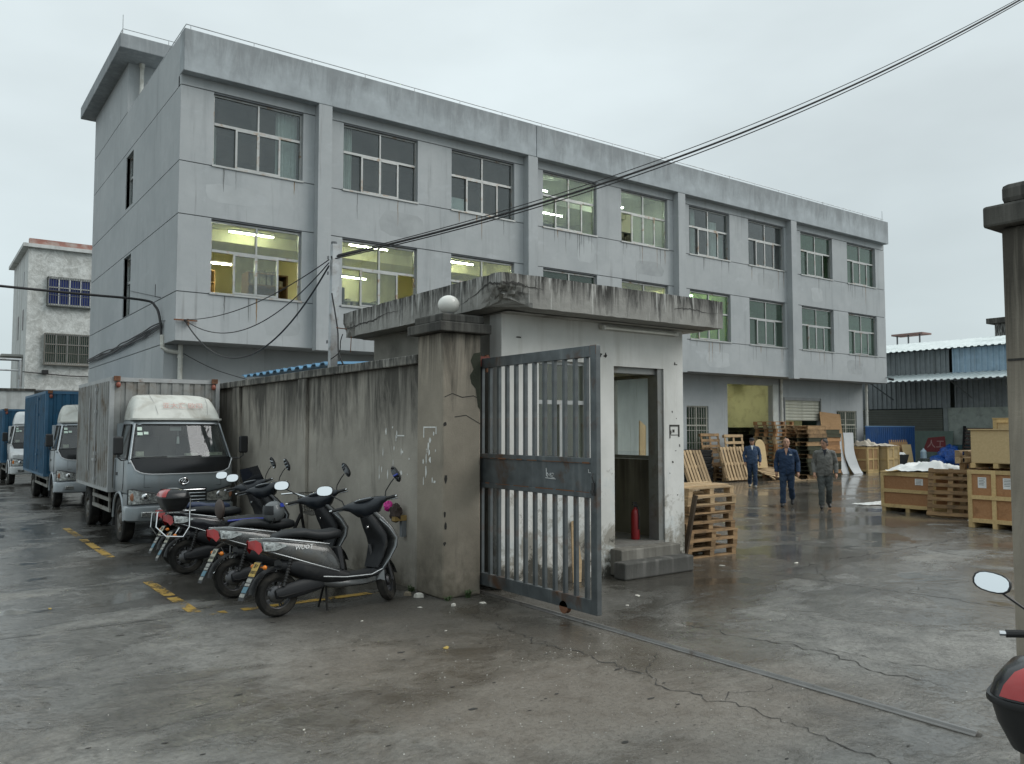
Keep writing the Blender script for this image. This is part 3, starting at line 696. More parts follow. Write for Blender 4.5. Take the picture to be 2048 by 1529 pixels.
for (x0,x1,z0,z1), gmat, nb in ((ops[0], m_blue_glass, 18), (ops[1], m_glass_green, 22)):
    w, h = x1-x0, z1-z0; m = MB(); f = .05
    m.box(0,w,-.05,.05,0,f); m.box(0,w,-.05,.05,h-f,h); m.box(0,f,-.05,.05,f,h-f); m.box(w-f,w,-.05,.05,f,h-f)
    for q in (.25,.5,.75): m.box(w*q-.025,w*q+.025,-.05,.05,f,h-f)
    m.box(f,w-f,-.054,.05,h*.63,h*.63+.05)
    o = m.build('window', m_white_paint if gmat is m_blue_glass else m_alu, ann, loc=Vector((x0,45.1,z0))-AN)
    for a, b in ((f, w*.25-.025),(w*.25+.025,w*.5-.025),(w*.5+.025,w*.75-.025),(w*.75+.025,w-f)):
        for c_, d_ in ((f, h*.63), (h*.63+.05, h-f)):
            q = MB(); q.box(a,b,-.004,.004,c_,d_); q.build('pane', gmat, o)
    q = MB()
    for k in range(nb+1): q.box(w*k/nb-.009, w*k/nb+.009, -.30, -.28, -.05, h)
    for k in (0,.33,.63,1.): q.box(-.02,w,-.315,-.30,h*k-.012,h*k+.012)
    q.box(-.06,w+.06,-.34,-.1,-.10,-.05); q.box(-.03,0,-.3,-.1,-.05,h)
    q.build('window_grille', M('grille_dark', (.12,.13,.12), .6) if nb == 18 else M('grille_rust', (.20,.19,.165), .7), o)
    q = MB(); q.quad((-.3,1.2,-.4),(w+.4,1.2,-.4),(w+.4,1.2,h+.3),(-.3,1.2,h+.3)); q.build('room_wall', m_room_dark, o)
for y, z0, z1 in ((46.6,8.9,9.6),(46.4,6.7,7.7),(48.6,6.4,7.6)):
    m = MB(); m.box(4.185,4.2,y,y+.45,z0,z1); ab(m, 'slit_window', M('slit_dark', (.05,.055,.055), .3))
m = MB(); m.box(3.3,4.2,46,48.2,5.35,5.45); m.box(4.15,4.198,46.1,46.25,3.9,5.35); m.box(4.15,4.198,47.6,47.75,3.9,5.35); m.box(4.17,4.198,46.3,47.5,4.0,5.3); ab(m, 'door_canopy', M('canopy_grey', (.33,.33,.31), .85))
m = MB(); m.tube([(4.1,44.9,4.55),(6.,44.88,4.42),(8.2,44.9,4.4)], .025, 5); m.box(4.9,5.15,44.7,44.98,4.48,4.66); ab(m, 'wall_cable', m_cable)
# steel gate frame and boundary wall far down the lane
t = thing('lane_pipe_frame', 'grey pipe frame standing in front of the pebble-dashed building', 'frame', (2.0,40,0))
m = MB(); m.cyl((1.55,0,0),(1.55,0,4.75),.06,n=8); m.build('post', m_galv, t)
m = MB(); m.cyl((-6,0,4.75),(1.6,0,4.75),.06,n=8); m.cyl((-6,0,4.3),(1.55,0,4.3),.035,n=8); m.build('crossbar', m_galv, t)
FB2 = Vector((-6, 62, 0))
far = thing('distant_building', 'grey building with a brown roof band at the far left edge', 'building', tuple(FB2))
m = MB(); m.box(-6,7.5,0,8,0,8.6); m.build('wall', m_annex_plain, far)
m = MB(); m.box(-6.1,7.6,-.2,8.1,8.6,9.9); m.build('roof_band', M('brown_roof_band', (.20,.10,.085), .8), far)
for x in (2.0,4.6,):
    for z in (2.4,5.6):
        m = MB(); m.box(x,x+1.6,-.06,-.002,z,z+1.8); w_ = m.build('window', m_white_paint, far)
        m = MB(); m.box(x+.1,x+.75,-.08,-.062,z+.1,z+1.7); m.box(x+.85,x+1.5,-.08,-.062,z+.1,z+1.7); m.build('pane', M('dark_green_pane', (.03,.09,.07), .15), w_)
t = thing('lane_wall', 'low pale boundary wall behind the last parked truck', 'wall', (2.6,39,0))
m = MB(); m.box(-5,1.4,0,.25,0,3.4); m.build('wall', m_annex_plain, t)
m = MB(); m.box(-5.05,1.45,-.05,.3,3.4,3.5); m.build('coping', m_cap, t)

# ------------------------------------------------------------------ corrugated shed across the yard
SH = Vector((40., 8., 0))
shed = thing('corrugated_shed', 'long low shed with blue corrugated walls, pale awning and open dark front', 'shed', tuple(SH))
m_cor_grey = M('grey_corrugated', (.22,.245,.255), .5, .3, streak=(.10,.11,.11), slo=.5, shi=.8, sscale=(3,3,.2))
m_cor_blue = M('blue_corrugated', (.33,.45,.55), .5, .2, streak=(.25,.30,.34), slo=.5, shi=.8, sscale=(3,3,.2))
m_cor_roof = M('pale_roof_sheet', (.50,.565,.57), .45, .15, dirt=(.36,.42,.42), dscale=.8)
def corrugated(y0, y1, z0, z1, x, pitch=.25, d=.05, lean=0.):
    m = MB(); n = int((y1-y0)/pitch); pr = []
    for i in range(n):
        y = y0 + i*pitch
        pr += [(x, y), (x, y+pitch*.55), (x-d, y+pitch*.65), (x-d, y+pitch*.9)]
    pr.append((x, y0+n*pitch)); k = len(pr)
    m.add([(a,b,z0) for a,b in pr] + [(a+lean,b,z1) for a,b in pr], [(i,i+1,k+i+1,k+i) for i in range(k-1)]); return m
corrugated(11.2,22.5,2.85,5.66,0).build('corrugated_wall', m_cor_grey, shed)
corrugated(-6,11.15,4.5,5.66,-.12).build('corrugated_wall', m_cor_blue, shed)
corrugated(-6,11.2,2.85,4.45,.02).build('corrugated_wall', m_cor_grey, shed)
def roof_sheet(y0, y1, x0, z0, x1, z1, pitch=.3, d=.045):
    m = MB(); pr = []; n = int((y1-y0)/pitch)
    for i in range(n): y = y0+i*pitch; pr += [(y,0),(y+pitch*.4,0),(y+pitch*.55,d),(y+pitch*.85,d)]
    k = len(pr); v = [(x0,a,z0+b) for a,b in pr] + [(x1,a,z1+b) for a,b in pr] + [(x0,a,z0+b-.015) for a,b in pr] + [(x1,a,z1+b-.015) for a,b in pr]
    m.add(v, [(i,i+1,k+i+1,k+i) for i in range(k-1)] + [(2*k+i,2*k+i+1,3*k+i+1,3*k+i) for i in range(k-1)] + [(i,i+1,2*k+i+1,2*k+i) for i in range(k-1)]); return m
roof_sheet(-6.5,22.5,-.5,5.66,6.5,6.75).build('roof', m_cor_roof, shed)
roof_sheet(-6.5,14.2,-2.2,4.08,0.,4.50).build('awning', m_cor_roof, shed)
m = MB()
for y in (-5,-1.2,2.6,6.4,10.2,14.0): m.tube([(-2.1,y,4.03),(0,y,4.42)], .03, 6); m.tube([(-2.0,y,4.03),(-.02,y,3.3)], .025, 6)
m.tube([(-2.1,-6,4.05),(-2.1,14,4.05)], .03, 6); m.build('awning_bracket', m_joint, shed)
for y in (-2,2.6,7.4,11.4,16,20.5):
    m = MB(); m.box(-.1,.1,y-.1,y+.1,0,2.85); m.build('post', M('shed_post', (.23,.26,.26), .7), shed)
m = MB(); m.box(5.0,5.2,-6,22.5,0,6.3); m.box(.03,5.,22.3,22.5,0,5.7); m.box(.03,5.,-6.2,-6,0,5.7); m.build('back_wall', M('shed_inner_wall', (.20,.235,.225), .9, coord='World'), shed)
m = MB(); m.box(-.05,.10,7.5,11.3,.0,2.85); m.build('infill_wall', M('shed_infill', (.33,.37,.34), .9, dirt=(.2,.22,.2), coord='World'), shed)
m = MB(); m.box(-.07,-.05,7.5,11.3,.0,1.1); m.build('dado', M('blue_dado', (.07,.15,.17), .7), shed)
m = MB()
for k in range(14): m.box(-.06-.03*(k%2),-.04,11.55,20.2,1.55+.09*k,1.62+.09*k)
m.build('louvre', M('louvre_dark', (.12,.13,.11), .6), shed)
m = MB(); m.box(-.12,.1,15.7,15.85,0,2.85); m.build('louvre_post', M('shed_post_pale', (.32,.35,.34), .7), shed)
m = MB(); m.box(-.03,.0,11.6,20.2,.0,1.55); m.build('lower_wall', M('shed_infill', (.33,.37,.34)), shed)
tube_light(39.7,14.4,2.78,'short lit tube under the edge of the corrugated shed',m_tube_w,.8)
t = thing('lit_shed_window', 'bright barred window glowing in the dark back of the shed', 'window', (43.5,12.2,2.9))
m = MB(); m.box(0,.04,0,1.0,0,1.0); m.build('pane', emit('daylit_pane', (.80,.84,.74), .75), t)  # daylight behind the pane put in as emission
for k in range(6): m = MB(); m.box(-.04,-.01,.0+k*.18,.05+k*.18,0,1.0); m.build('bar', m_joint, t)
m = MB(); m.box(-.05,-.0405,0,1,.30,.42); m.build('rail', m_joint, t)
# rooftops behind the shed
t = thing('rooftop_shelter', 'small red-brown rooftop shelter peeping over the shed beside the factory', 'shelter', (56,29.6,0))
m = MB(); m.box(0,4,-1.6,1.2,0,7.4); m.build('wall', m_annex_plain, t)
m = MB(); m.box(-.1,1.2,-1.0,1.2,8.40,8.52); m.build('roof', M('red_brown_roof', (.28,.18,.16), .8), t)
for y in (-.8,.0,.8): m = MB(); m.box(0,.08,y,y+.08,7.4,8.4); m.build('post', m_joint, t)
t = thing('rooftop_block', 'concrete roof block with a flat slab beside the right gate pillar', 'structure', (58,23.9,0))
m = MB(); m.box(0,4,-3,.9,0,8.85); m.build('wall', m_slab, t)
m = MB(); m.box(-.3,4.3,-3.3,1.3,8.85,9.2); m.build('slab', m_cap, t)

# blue hoarding between the factory and the shed: each sheet is a part
t = thing('blue_hoarding', 'blue sheet-steel hoarding beside the end of the factory', 'fence', (33.3,19.62,0))
m_hoard = M('blue_hoarding_paint', (.016,.066,.20), .5, dirt=(.03,.07,.15), dscale=1.5)
for k in range(4):
    m = MB(); w = 1.02; x0 = k*w+.005*k
    m.box(x0,x0+w-.01,-.02,.0,.04,1.93)
    for j in range(6): m.box(x0+.08+j*.16,x0+.14+j*.16,-.035,-.0205,.06,1.90)
    m.build('sheet', m_hoard, t)
m = MB(); m.box(-.02,4.12,-.03,.03,1.935,1.975); m.build('top_rail', M('hoarding_rail', (.10,.20,.36), .5), t)

# ------------------------------------------------------------------ compound wall
WXf = 4.74
wall = thing('compound_wall', 'stained grey-brown concrete boundary wall with piers and coping beside the scooters', 'wall', (WXf, 8.27, 0))
WO = Vector((WXf, 8.27, 0))
m = MB(); m.box(WXf,WXf+.2,8.27,20.0,0,2.60); wo = m.build('wall', m_wall_old, wall, loc=-WO)
m = MB(); m.box(WXf-.07,WXf+.27,8.27,20.0,2.602,2.71); m.build('coping', stained('coping_concrete', (.30,.285,.25), (.05,.05,.045), (.5,.48,.44), 2.72, .4, .95, pale=.4, sx=(4,4,1)), wall, loc=-WO, bevel=.012)
for y in (11.75, 14.85, 18.2):
    m = MB(); m.box(WXf-.055,WXf-.0005,y-.16,y+.16,0,2.60); m.build('pier', m_wall_old, wall, loc=-WO, bevel=.012)
m_scrap = M('paper_scrap', (.72,.72,.69), .9, var=.15, scale=20)
def scraps(parent, n, yc, zc, sy, sz, x, org, seed):
    random.seed(seed)
    for i in range(n):
        y, z = yc + rnd(-sy, sy), zc + rnd(-sz, sz); a, b = rnd(.008,.03), rnd(.012,.07); k = random.randint(5,8); m = MB()
        m.poly([(x, y + a*cos(2*pi*j/k)*rnd(.5,1.2), z + b*sin(2*pi*j/k)*rnd(.5,1.2)) for j in range(k)]); m.build('paper_scrap', m_scrap, parent, loc=-org)
scraps(wall, 16, 8.95, 1.55, .42, .32, WXf-.003, WO, 3)
m = MB(); m.box(WXf-.003,WXf-.0025,8.66,8.86,1.76,1.775); m.box(WXf-.003,WXf-.0025,8.86,8.875,1.70,1.775); m.build('paper_scrap', m_scrap, wall, loc=-WO)

# gate pillars
def cracked_chunk(m, y, z): pass
PO = Vector((4.69, 7.70, 0))
pil = thing('gate_pillar', 'stained concrete gate pillar with a stepped cap and a globe lamp', 'pillar', tuple(PO))
m = MB(); m.box(0,.5,0,.57,0,2.92); m.build('shaft', m_pillar, pil, bevel=.018)
m = MB(); m.box(-.09,.59,-.09,.66,2.922,3.03); m.build('cap', m_cap, pil, bevel=.012)
m = MB(); m.box(-.03,.53,-.03,.60,3.032,3.13); m.build('cap_step', m_cap, pil, bevel=.02)
scraps(pil, 14, .30, 1.55, .16, .30, -.003, Vector((0,0,0)), 11)
m = MB(); m.box(-.003,-.0025,.14,.42,1.86,1.875); m.box(-.003,-.0025,.40,.42,1.75,1.86); m.box(-.003,-.0025,.13,.15,1.79,1.875); m.build('paper_scrap', m_scrap, pil)
random.seed(5)
m_moss = M('dark_moss', (.040,.045,.030), .95, bump=.8, bscale=30, coord='World')
m = MB(); pts = [(.36,2.62),(.40,2.70),(.495,2.72),(.497,2.05),(.46,2.10),(.43,2.3),(.37,2.36),(.35,2.45),(.40,2.52)]
m.poly([(a,-.003,b) for a,b in pts]); m.build('moss_patch', m_moss, pil)
for z, l in ((1.30,.10),(.92,.06),(.78,.08),(.6,.05),(1.9,.05)):
    k = 8; x0 = rnd(.02,.05); m = MB(); m.poly([(x0 + .018*cos(2*pi*j/k)*rnd(.6,1.3), -.003, z + l*.6*sin(2*pi*j/k)*rnd(.6,1.2)) for j in range(k)]); m.build('chip', m_crack, pil)
for pts_ in ([(.02,2.20),(.12,2.24),(.25,2.2),(.4,2.22),(.5,2.18)], [(.15,1.98),(.3,2.0),(.5,1.9)]):
    m = MB(); v = []
    for a, b in pts_: v += [(a,-.0025,b-.004),(a,-.0025,b+.005)]
    m.add(v, [(2*i,2*i+1,2*i+3,2*i+2) for i in range(len(pts_)-1)]); m.build('hairline_crack', m_crack, pil)
gl = thing('globe_lamp', 'white glass globe lamp on the left gate pillar cap', 'lamp', (4.90, 7.93, 3.132))
m = MB(); m.cyl((0,0,0),(0,0,.035),.075,.06,14); m.build('base', m_joint, gl)
m = MB(); m.sphere((0,0,.135), .125, 24, 14, (1,1,.86)); m.build('globe', M('opal_glass', (.80,.79,.74), .22, dirt=(.62,.56,.46), dlo=.55, dhi=.8), gl, smooth=True)

RO = Vector((4.70, 1.95, 0))
rp = thing('gate_pillar', 'dark concrete gate pillar cut off by the right edge of the picture', 'pillar', (4.70, 1.40, 0))
m = MB(); m.box(0,.5,0,.565,0,2.93); m.build('shaft', m_pillar, rp, bevel=.02)
m = MB(); m.box(-.06,.56,-.06,.63,2.932,3.05); m.build('cap', m_cap, rp, bevel=.015)
m = MB(); m.box(-.03,.53,-.03,.55,3.052,3.16); m.build('cap_step', m_cap, rp, bevel=.03)
scraps(rp, 12, .42, 1.75, .08, .22, -.003, Vector((0,0,0)), 21)
m = MB(); m.box(-.0035,-.0015,.0,.55,2.21,2.222); m.build('hairline_crack', m_crack, rp)

# ------------------------------------------------------------------ gatehouse
GO = Vector((5.5, 7.73, 0))
gh = thing('gatehouse', 'small whitewashed gatehouse with a thick cracked concrete roof slab', 'building', tuple(GO))
def gb(mb, name, mat, **k): return mb.build(name, mat, gh, loc=tuple(-GO), **k)
X0, X1, Y0, Y1, ZT = 5.5, 8.58, 7.73, 11.0, 3.2
T_ = .24
m = MB()                                                   # front wall with door and window openings
m.box(X0,6.05,Y0,Y0+T_,0,ZT); m.box(6.05,6.86,Y0,Y0+T_,0,1.22); m.box(6.05,6.86,Y0,Y0+T_,2.68,ZT); m.box(6.86,7.28,Y0,Y0+T_,0,ZT); m.box(7.28,8.2,Y0,Y0+T_,2.66,ZT); m.box(8.2,X1,Y0,Y0+T_,0,ZT)
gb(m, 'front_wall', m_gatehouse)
m = MB(); m.box(X0,X0+T_,Y0+T_,Y1,0,ZT); gb(m, 'side_wall', M('grey_side_render', (.235,.225,.195), .9, dirt=(.12,.115,.10), dscale=1.4, coord='World'))  # unpainted grey render, darkened further for the roof slab's shade
m = MB(); m.box(X0+T_,X1-T_,Y1-T_,Y1,0,ZT)
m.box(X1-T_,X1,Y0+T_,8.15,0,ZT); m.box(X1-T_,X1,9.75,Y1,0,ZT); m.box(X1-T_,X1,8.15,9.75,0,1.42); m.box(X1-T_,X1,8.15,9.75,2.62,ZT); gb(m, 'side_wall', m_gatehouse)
m = MB(); m.box(X0+.01,X1-.01,Y0+.01,Y1-.01,.0,.36); gb(m, 'floor', M('worn_floor_concrete', (.17,.165,.15), .6, dirt=(.10,.09,.08), coord='World'))
m = MB(); m.box(X0+T_,7.28,Y0+T_+.001,Y0+T_+.02,.36,1.4); m.box(X0+T_,X1-T_,Y1-T_-.02,Y1-T_-.001,.36,1.45); m.box(X1-T_-.02,X1-T_-.001,8.0,Y1-T_-.02,.36,1.42); gb(m, 'dirty_dado', stained('inner_dado', (.16,.15,.115), (.06,.055,.045), (.36,.34,.3), 1.5, .8, .8, pale=.2))
m = MB(); m.box(7.2,8.28,7.53,Y0+T_,.0,.33); gb(m, 'threshold_step', stained('step_concrete', (.21,.20,.175), (.07,.065,.055), (.4,.38,.34), .5, .5, .6), bevel=.015)
m = MB(); m.box(7.06,8.30,7.32,7.528,.0,.205); gb(m, 'lower_step', stained('lower_step_concrete', (.11,.108,.10), (.05,.05,.045), (.28,.27,.25), .3, .4, .7), bevel=.02)
# roof slab: jagged broken corner and cracks
SX0, SX1, SY0_, SY1_, SZ0, SZ1 = 5.16, 8.86, 7.25, 11.35, 3.21, 3.575
def slab_part():
    nx, ny, nz = 60, 60, 7; m = MB(); random.seed(31)
    def edge(p):
        x, y, z = p
        d1 = abs(x-SX0)+abs(y-SY0_)                       # broken corner: eaten away from below
        if d1 < .42 and z < 3.42:
            k = (1-d1/.42)*(1-(z-3.21)/.24)
            x += k*.16*(1+rnd(-.4,.4)); y += k*.16*(1+rnd(-.4,.4)); z += max(0,k)*.10*(1+rnd(-.3,.3))
        if y > 10.95 and x < SX0+.1 and z < 3.40: x += .07*(1-(z-3.21)/.2)*rnd(.3,1.3); z += rnd(0,.03)
        if z > 3.5: z += rnd(-.006,.006)
        if z < 3.25: z += rnd(-.004,.004)
        return (x+rnd(-.002,.002), y+rnd(-.002,.002), z)
    per = [(lerp(SX0,SX1,i/nx), SY0_) for i in range(nx)] + [(SX1, lerp(SY0_,SY1_,i/12)) for i in range(12)] + [(lerp(SX1,SX0,i/12), SY1_) for i in range(12)] + [(SX0, lerp(SY1_,SY0_,i/ny)) for i in range(ny)]
    rs = []
    for k in range(nz+1):
        z = lerp(SZ0, SZ1, k/nz); rs.append([edge((a,b,z)) for a,b in per])
    m.rings(rs, True); return m
gb(slab_part(), 'roof_slab', m_slab)
m = MB(); m.box(SX0+.3,SX1-.02,SY0_+.3,SY1_-.02,3.197,3.2); gb(m, 'soffit', m_soffit)
def slab_crack(pts, w, plane):
    m = MB(); v = []; random.seed(len(pts)*7+int(w*1e4)); P = []
    for a, b in zip(pts, pts[1:]):
        for i in range(8): t = i/8; P.append((lerp(a[0],b[0],t)+rnd(-.008,.008), lerp(a[1],b[1],t)+rnd(-.010,.010)))
    P.append(pts[-1])
    for i, (a, b) in enumerate(P):
        ww = w*rnd(.4,1.4)*min(1, (len(P)-i)/len(P)*1.6)
        for s in (-1, 1): v.append((a, SY0_-.004, b+s*ww) if plane == 'y' else (SX0-.004, a, b+s*ww))
    m.add(v, [(2*i,2*i+1,2*i+3,2*i+2) for i in range(len(P)-1)]); gb(m, 'slab_crack', m_crack)
slab_crack([(5.18,3.46),(5.35,3.47),(5.5,3.44),(5.75,3.43)], .012, 'y'); slab_crack([(7.9,3.40),(8.2,3.43),(8.45,3.40),(8.82,3.41)], .006, 'y'); slab_crack([(8.4,3.55),(8.42,3.42)], .006, 'y')
slab_crack([(7.27,3.45),(7.5,3.48),(7.8,3.38),(8.1,3.30)], .010, 'x'); slab_crack([(11.25,3.32),(10.8,3.36),(10.4,3.36),(10.0,3.42),(9.5,3.42)], .012, 'x')
m = MB(); m.tube([(5.16,11.22,3.33),(5.0,11.24,3.34)], .008, 6); m.tube([(5.2,11.15,3.22),(5.19,11.15,2.98)], .006, 6); gb(m, 'rebar', m_rust)
# door frame, window behind the gate, window in the far side
m_steel_frame = M('grey_steel_frame', (.20,.205,.195), .45, .4, dirt=(.13,.10,.075), dscale=4)
m = MB(); m.box(7.28,7.33,Y0+.06,Y0+.2,.36,2.66); m.box(8.10,8.2,Y0+.02,Y0+.2,.36,2.66); m.box(7.33,8.10,Y0+.06,Y0+.2,2.58,2.66); gb(m, 'door_frame', m_steel_frame)
t0 = Vector((6.05, Y0+.1, 1.22)); m = MB(); w, h = .81, 1.46
m.box(0,w,-.03,.03,0,.04); m.box(0,w,-.03,.03,h-.04,h); m.box(0,.04,-.03,.03,.04,h-.04); m.box(w-.04,w,-.03,.03,.04,h-.04); m.box(.04,w-.04,-.034,.03,.93,.98); m.box(w/2-.025,w/2+.025,-.03,.03,.04,.93)
o = m.build('window', m_alu, gh, loc=t0-GO)
for a in ((.04,w/2-.025,.04,.93),(w/2+.025,w-.04,.04,.93),(.04,w-.04,.98,h-.04)):
    q = MB(); q.box(a[0],a[1],-.003,.003,a[2],a[3]); q.build('pane', m_glass_clear, o)
t0 = Vector((X1-.14, 8.15, 1.42)); m = MB(); w, h = 1.6, 1.20
m.box(-.03,.03,0,w,0,.05); m.box(-.03,.03,0,w,h-.05,h); m.box(-.03,.03,0,.05,.05,h-.05); m.box(-.03,.03,w-.05,w,.05,h-.05); m.box(-.03,.03,w/2-.03,w/2+.03,.05,h-.05)
o = m.build('window', m_steel_frame, gh, loc=t0-GO)
for a in ((.05,w/2-.03),(w/2+.03,w-.05)): q = MB(); q.box(-.003,.003,a[0],a[1],.05,h-.05); q.build('pane', m_glass_clear, o)
m = MB(); m.box(X0+T_+.001,X1-T_-.001,Y1-T_-.012,Y1-T_-.002,1.45,3.19); m.box(X0+T_+.002,X0+T_+.012,Y0+T_+.002,Y1-T_-.013,.4,3.19); gb(m, 'inner_paint', M('gatehouse_inner_paint', (.70,.68,.42), .9, var=.06, coord='World'))
tl = thing('gatehouse_inner_lamp', 'dim yellow tube glowing inside the gatehouse behind the gate bars', 'lamp', (6.7, 9.6, 2.98))
m = MB(); m.box(-.6,.6,-.03,.03,.03,.08); m.build('lamp_body', m_lamp_body, tl)
m = MB(); m.cyl((-.58,0,.01),(.58,0,.01),.015,n=8); m.build('tube', emit('dim_yellow_tube', (1.,.93,.55), 5.), tl)
# unlit tube lamp under the slab
tl = thing('wall_tube_lamp', 'unlit white tube lamp above the gatehouse door', 'lamp', (7.72, 7.727, 3.12))
m = MB(); m.box(-.70,.70,-.045,0,-.0,.055); m.build('lamp_body', M('aged_lamp_body', (.50,.49,.44), .5), tl, bevel=.006)
m = MB(); m.cyl((-.66,-.065,.015),(.66,-.065,.015),.018,n=10); m.build('tube', M('unlit_tube', (.80,.80,.74), .2), tl, smooth=True)
for x in (-.68,.66): m = MB(); m.box(x,x+.03,-.085,-.045,-.01,.04); m.build('socket', m_lamp_body, tl)
# leftover marks on the front plaster
m_mark = M('dark_scrape', (.045,.042,.038), .9, var=.3, scale=20); random.seed(17)
def mark(x, z, a, b, nm='scrape_mark', mt=None):
    k = 9; m = MB(); m.poly([(x + a*cos(2*pi*j/k)*rnd(.45,1.2), Y0-.0025, z + b*sin(2*pi*j/k)*rnd(.45,1.2)) for j in range(k)]); gb(m, nm, mt or m_mark)
for x, z, a, b in ((7.05,2.79,.012,.03),(7.065,2.80,.02,.012),(7.14,2.79,.022,.035),(7.12,2.78,.03,.012),(8.42,2.74,.014,.035),(8.45,2.73,.02,.012),(5.75,2.93,.05,.014),(8.36,2.08,.012,.02),(8.44,1.99,.01,.008),(8.33,1.80,.012,.04),(8.42,1.55,.02,.006),(8.36,1.40,.02,.02),(8.5,1.62,.014,.02),(8.30,1.25,.01,.01),(8.45,.95,.012,.012)): mark(x, z, a, b)
m = MB()
for (a,b,c_,d_) in ((8.30,8.50,1.88,1.905),(8.30,8.32,1.72,1.88),(8.47,8.50,1.74,1.88),(8.33,8.47,1.76,1.77),(8.36,8.40,1.80,1.84)): m.box(a,b,Y0-.003,Y0-.001,c_,d_)
gb(m, 'scrape_mark', m_mark)

# ------------------------------------------------------------------ sliding gate
m_gate = M('blue_grey_gate_paint', (.098,.110,.114), .42, .35, var=.3, scale=5, dirt=(.10,.058,.036), dlo=.53, dhi=.68, dscale=3.0, streak=(.22,.235,.235), slo=.55, shi=.85, sscale=(9,9,1.2))
m_gate_rust = M('rust_line', (.17,.075,.035), .85, dirt=(.09,.05,.03), dscale=8)
G0 = Vector((5.25, 5.79, 0)); GL = 2.6
gate = thing('sliding_gate', 'grey steel sliding gate with vertical bars and a plate across its middle', 'gate', tuple(G0))
m = MB(); m.box(-.03,.03,0,.085,.10,2.65); m.build('end_stile', m_gate, gate, bevel=.005)
m = MB(); m.box(-.03,.03,GL-.08,GL,.10,2.65); m.build('end_stile', m_gate, gate, bevel=.005)
for z0, z1 in ((.10,.235),(1.52,1.57),(1.19,1.24),(2.54,2.65)):
    m = MB(); m.box(-.028,.028,.086,GL-.081,z0,z1); m.build('rail', m_gate, gate, bevel=.004)
m = MB(); m.box(-.012,.012,.086,GL-.081,1.2405,1.5195); pl_ = m.build('middle_plate', m_gate, gate)
random.seed(8)
m = MB()
for zb, s in ((1.521,-1),(1.2415,1)):
    y = .1
    while y < 2.4:
        l = rnd(.05,.3); h = rnd(.006,.022)
        m.quad((-.0295,y,zb-h*.2),(-.0295,y+l,zb-h*.2),(-.0295,y+l,zb+h*.5),(-.0295,y,zb+h*.5)); y += l+rnd(.02,.15)
m.build('rust_stain', m_gate_rust, pl_)
nb = 15
bar_lo = MB().box(-.018,.018,-.02,.02,.2355,1.1895).mesh('bar', m_gate); bar_hi = MB().box(-.018,.018,-.02,.02,1.5705,2.5395).mesh('bar', m_gate)
for k in range(nb):
    y = .17 + .163*k
    if y > GL-.12: break
    link('bar', bar_lo, gate, (rnd(-.003,.003), y, 0), (0,0,rnd(-.05,.05))); link('bar', bar_hi, gate, (rnd(-.003,.003), y, 0), (0,0,rnd(-.05,.05)))
for y in (.50, 2.2):
    m = MB(); m.lathe([(.02,-.028),(.062,-.028),(.066,-.02),(.052,-.008),(.052,.008),(.066,.02),(.062,.028),(.02,.028)], (0,y,.10), 'x', 18, True); m.build('wheel', m_rust, gate, smooth=True)
m = MB(); m.box(-.05,-.029,.02,.05,1.22,1.34); m.box(-.07,-.05,.025,.045,1.24,1.27); m.tube([(-.04,.03,1.34),(-.06,.03,1.40),(-.045,.03,1.43)], .006, 5); m.build('latch', M('latch_black', (.03,.03,.03), .5), gate)
m = MB(); m.box(-.0295,-.0285,.0,.085,2.56,2.65); m.build('rust_stain', m_gate_rust, gate)
m = MB()
def stroke(pts, w): 
    m.tube([(-.0135, a, b) for a, b in pts], w, 5)
stroke([(.78,1.45),(.775,1.38),(.76,1.36),(.745,1.385),(.765,1.40)], .005); stroke([(.73,1.37),(.715,1.40),(.70,1.38),(.70,1.36)], .005); stroke([(.69,1.40),(.66,1.40),(.685,1.36),(.65,1.355)], .005); stroke([(.79,1.35),(.63,1.345)], .004)
stroke([(.13,1.46),(.13,1.43),(.10,1.43)], .004)
m.build('chalk_scrawl', M('chalk_white', (.62,.63,.62), .9), pl_)
t = thing('gate_guide_bracket', 'rusty red guide bracket joining the pillar to the gate top', 'bracket', (5.195, 7.72, 2.56))
m = MB(); m.box(0,.02,0,.30,0,.12); m.build('plate', M('red_oxide', (.20,.055,.04), .7, dirt=(.1,.04,.03)), t)
for y in (.03,.22): m = MB(); m.box(.02,.16,y,y+.05,.03,.12); m.build('arm', M('red_oxide', (.2,.055,.04)), t)
m = MB(); m.cyl((.13,.06,-.06),(.13,.06,.14),.028,n=10); m.build('roller', m_rust, t)

# ------------------------------------------------------------------ pole, cables
pole = thing('cable_pole', 'slim galvanised steel post behind the compound wall carrying the cables', 'pole', (5.32, 12.15, 0))
m = MB(); m.box(-.06,.06,-.05,.05,0,4.80); m.build('post', m_galv, pole, rot=(0,radians(.6),0))
for z in (3.2,4.3,4.55): m = MB(); m.box(-.075,-.061,-.02,.02,z,z+.05); m.build('clamp', m_joint, pole)
m = MB(); m.cyl((.03,0,4.80),(.03,0,4.84),.05,n=8); m.build('cap', m_joint, pole)
def cable(name, pts, r, label, sag=0., n=40, group=None):
    a, b = Vector(pts[0]), Vector(pts[-1]); P = []
    if len(pts) == 2:
        for i in range(n+1):
            t = i/n; p = a.lerp(b, t); p.z -= sag*4*t*(1-t); P.append(p)
    else:
        import mathutils
        for i in range(len(pts)-1):
            p0, p1, p2, p3 = [Vector(pts[max(0,min(len(pts)-1,i+k))]) for k in (-1,0,1,2)]
            for s in range(8):
                t = s/8; P.append(.5*((2*p1)+(-p0+p2)*t+(2*p0-5*p1+4*p2-p3)*t*t+(-p0+3*p1-3*p2+p3)*t**3))
        P.append(b)
    m = MB(); m.tube(P, r, 6)
    return tag(m.build(name, m_cable, smooth=True), label, 'cable', group)
CR = Vector((18.0, 6.35, 10.75))                            # far end, a pole out of the picture on the right
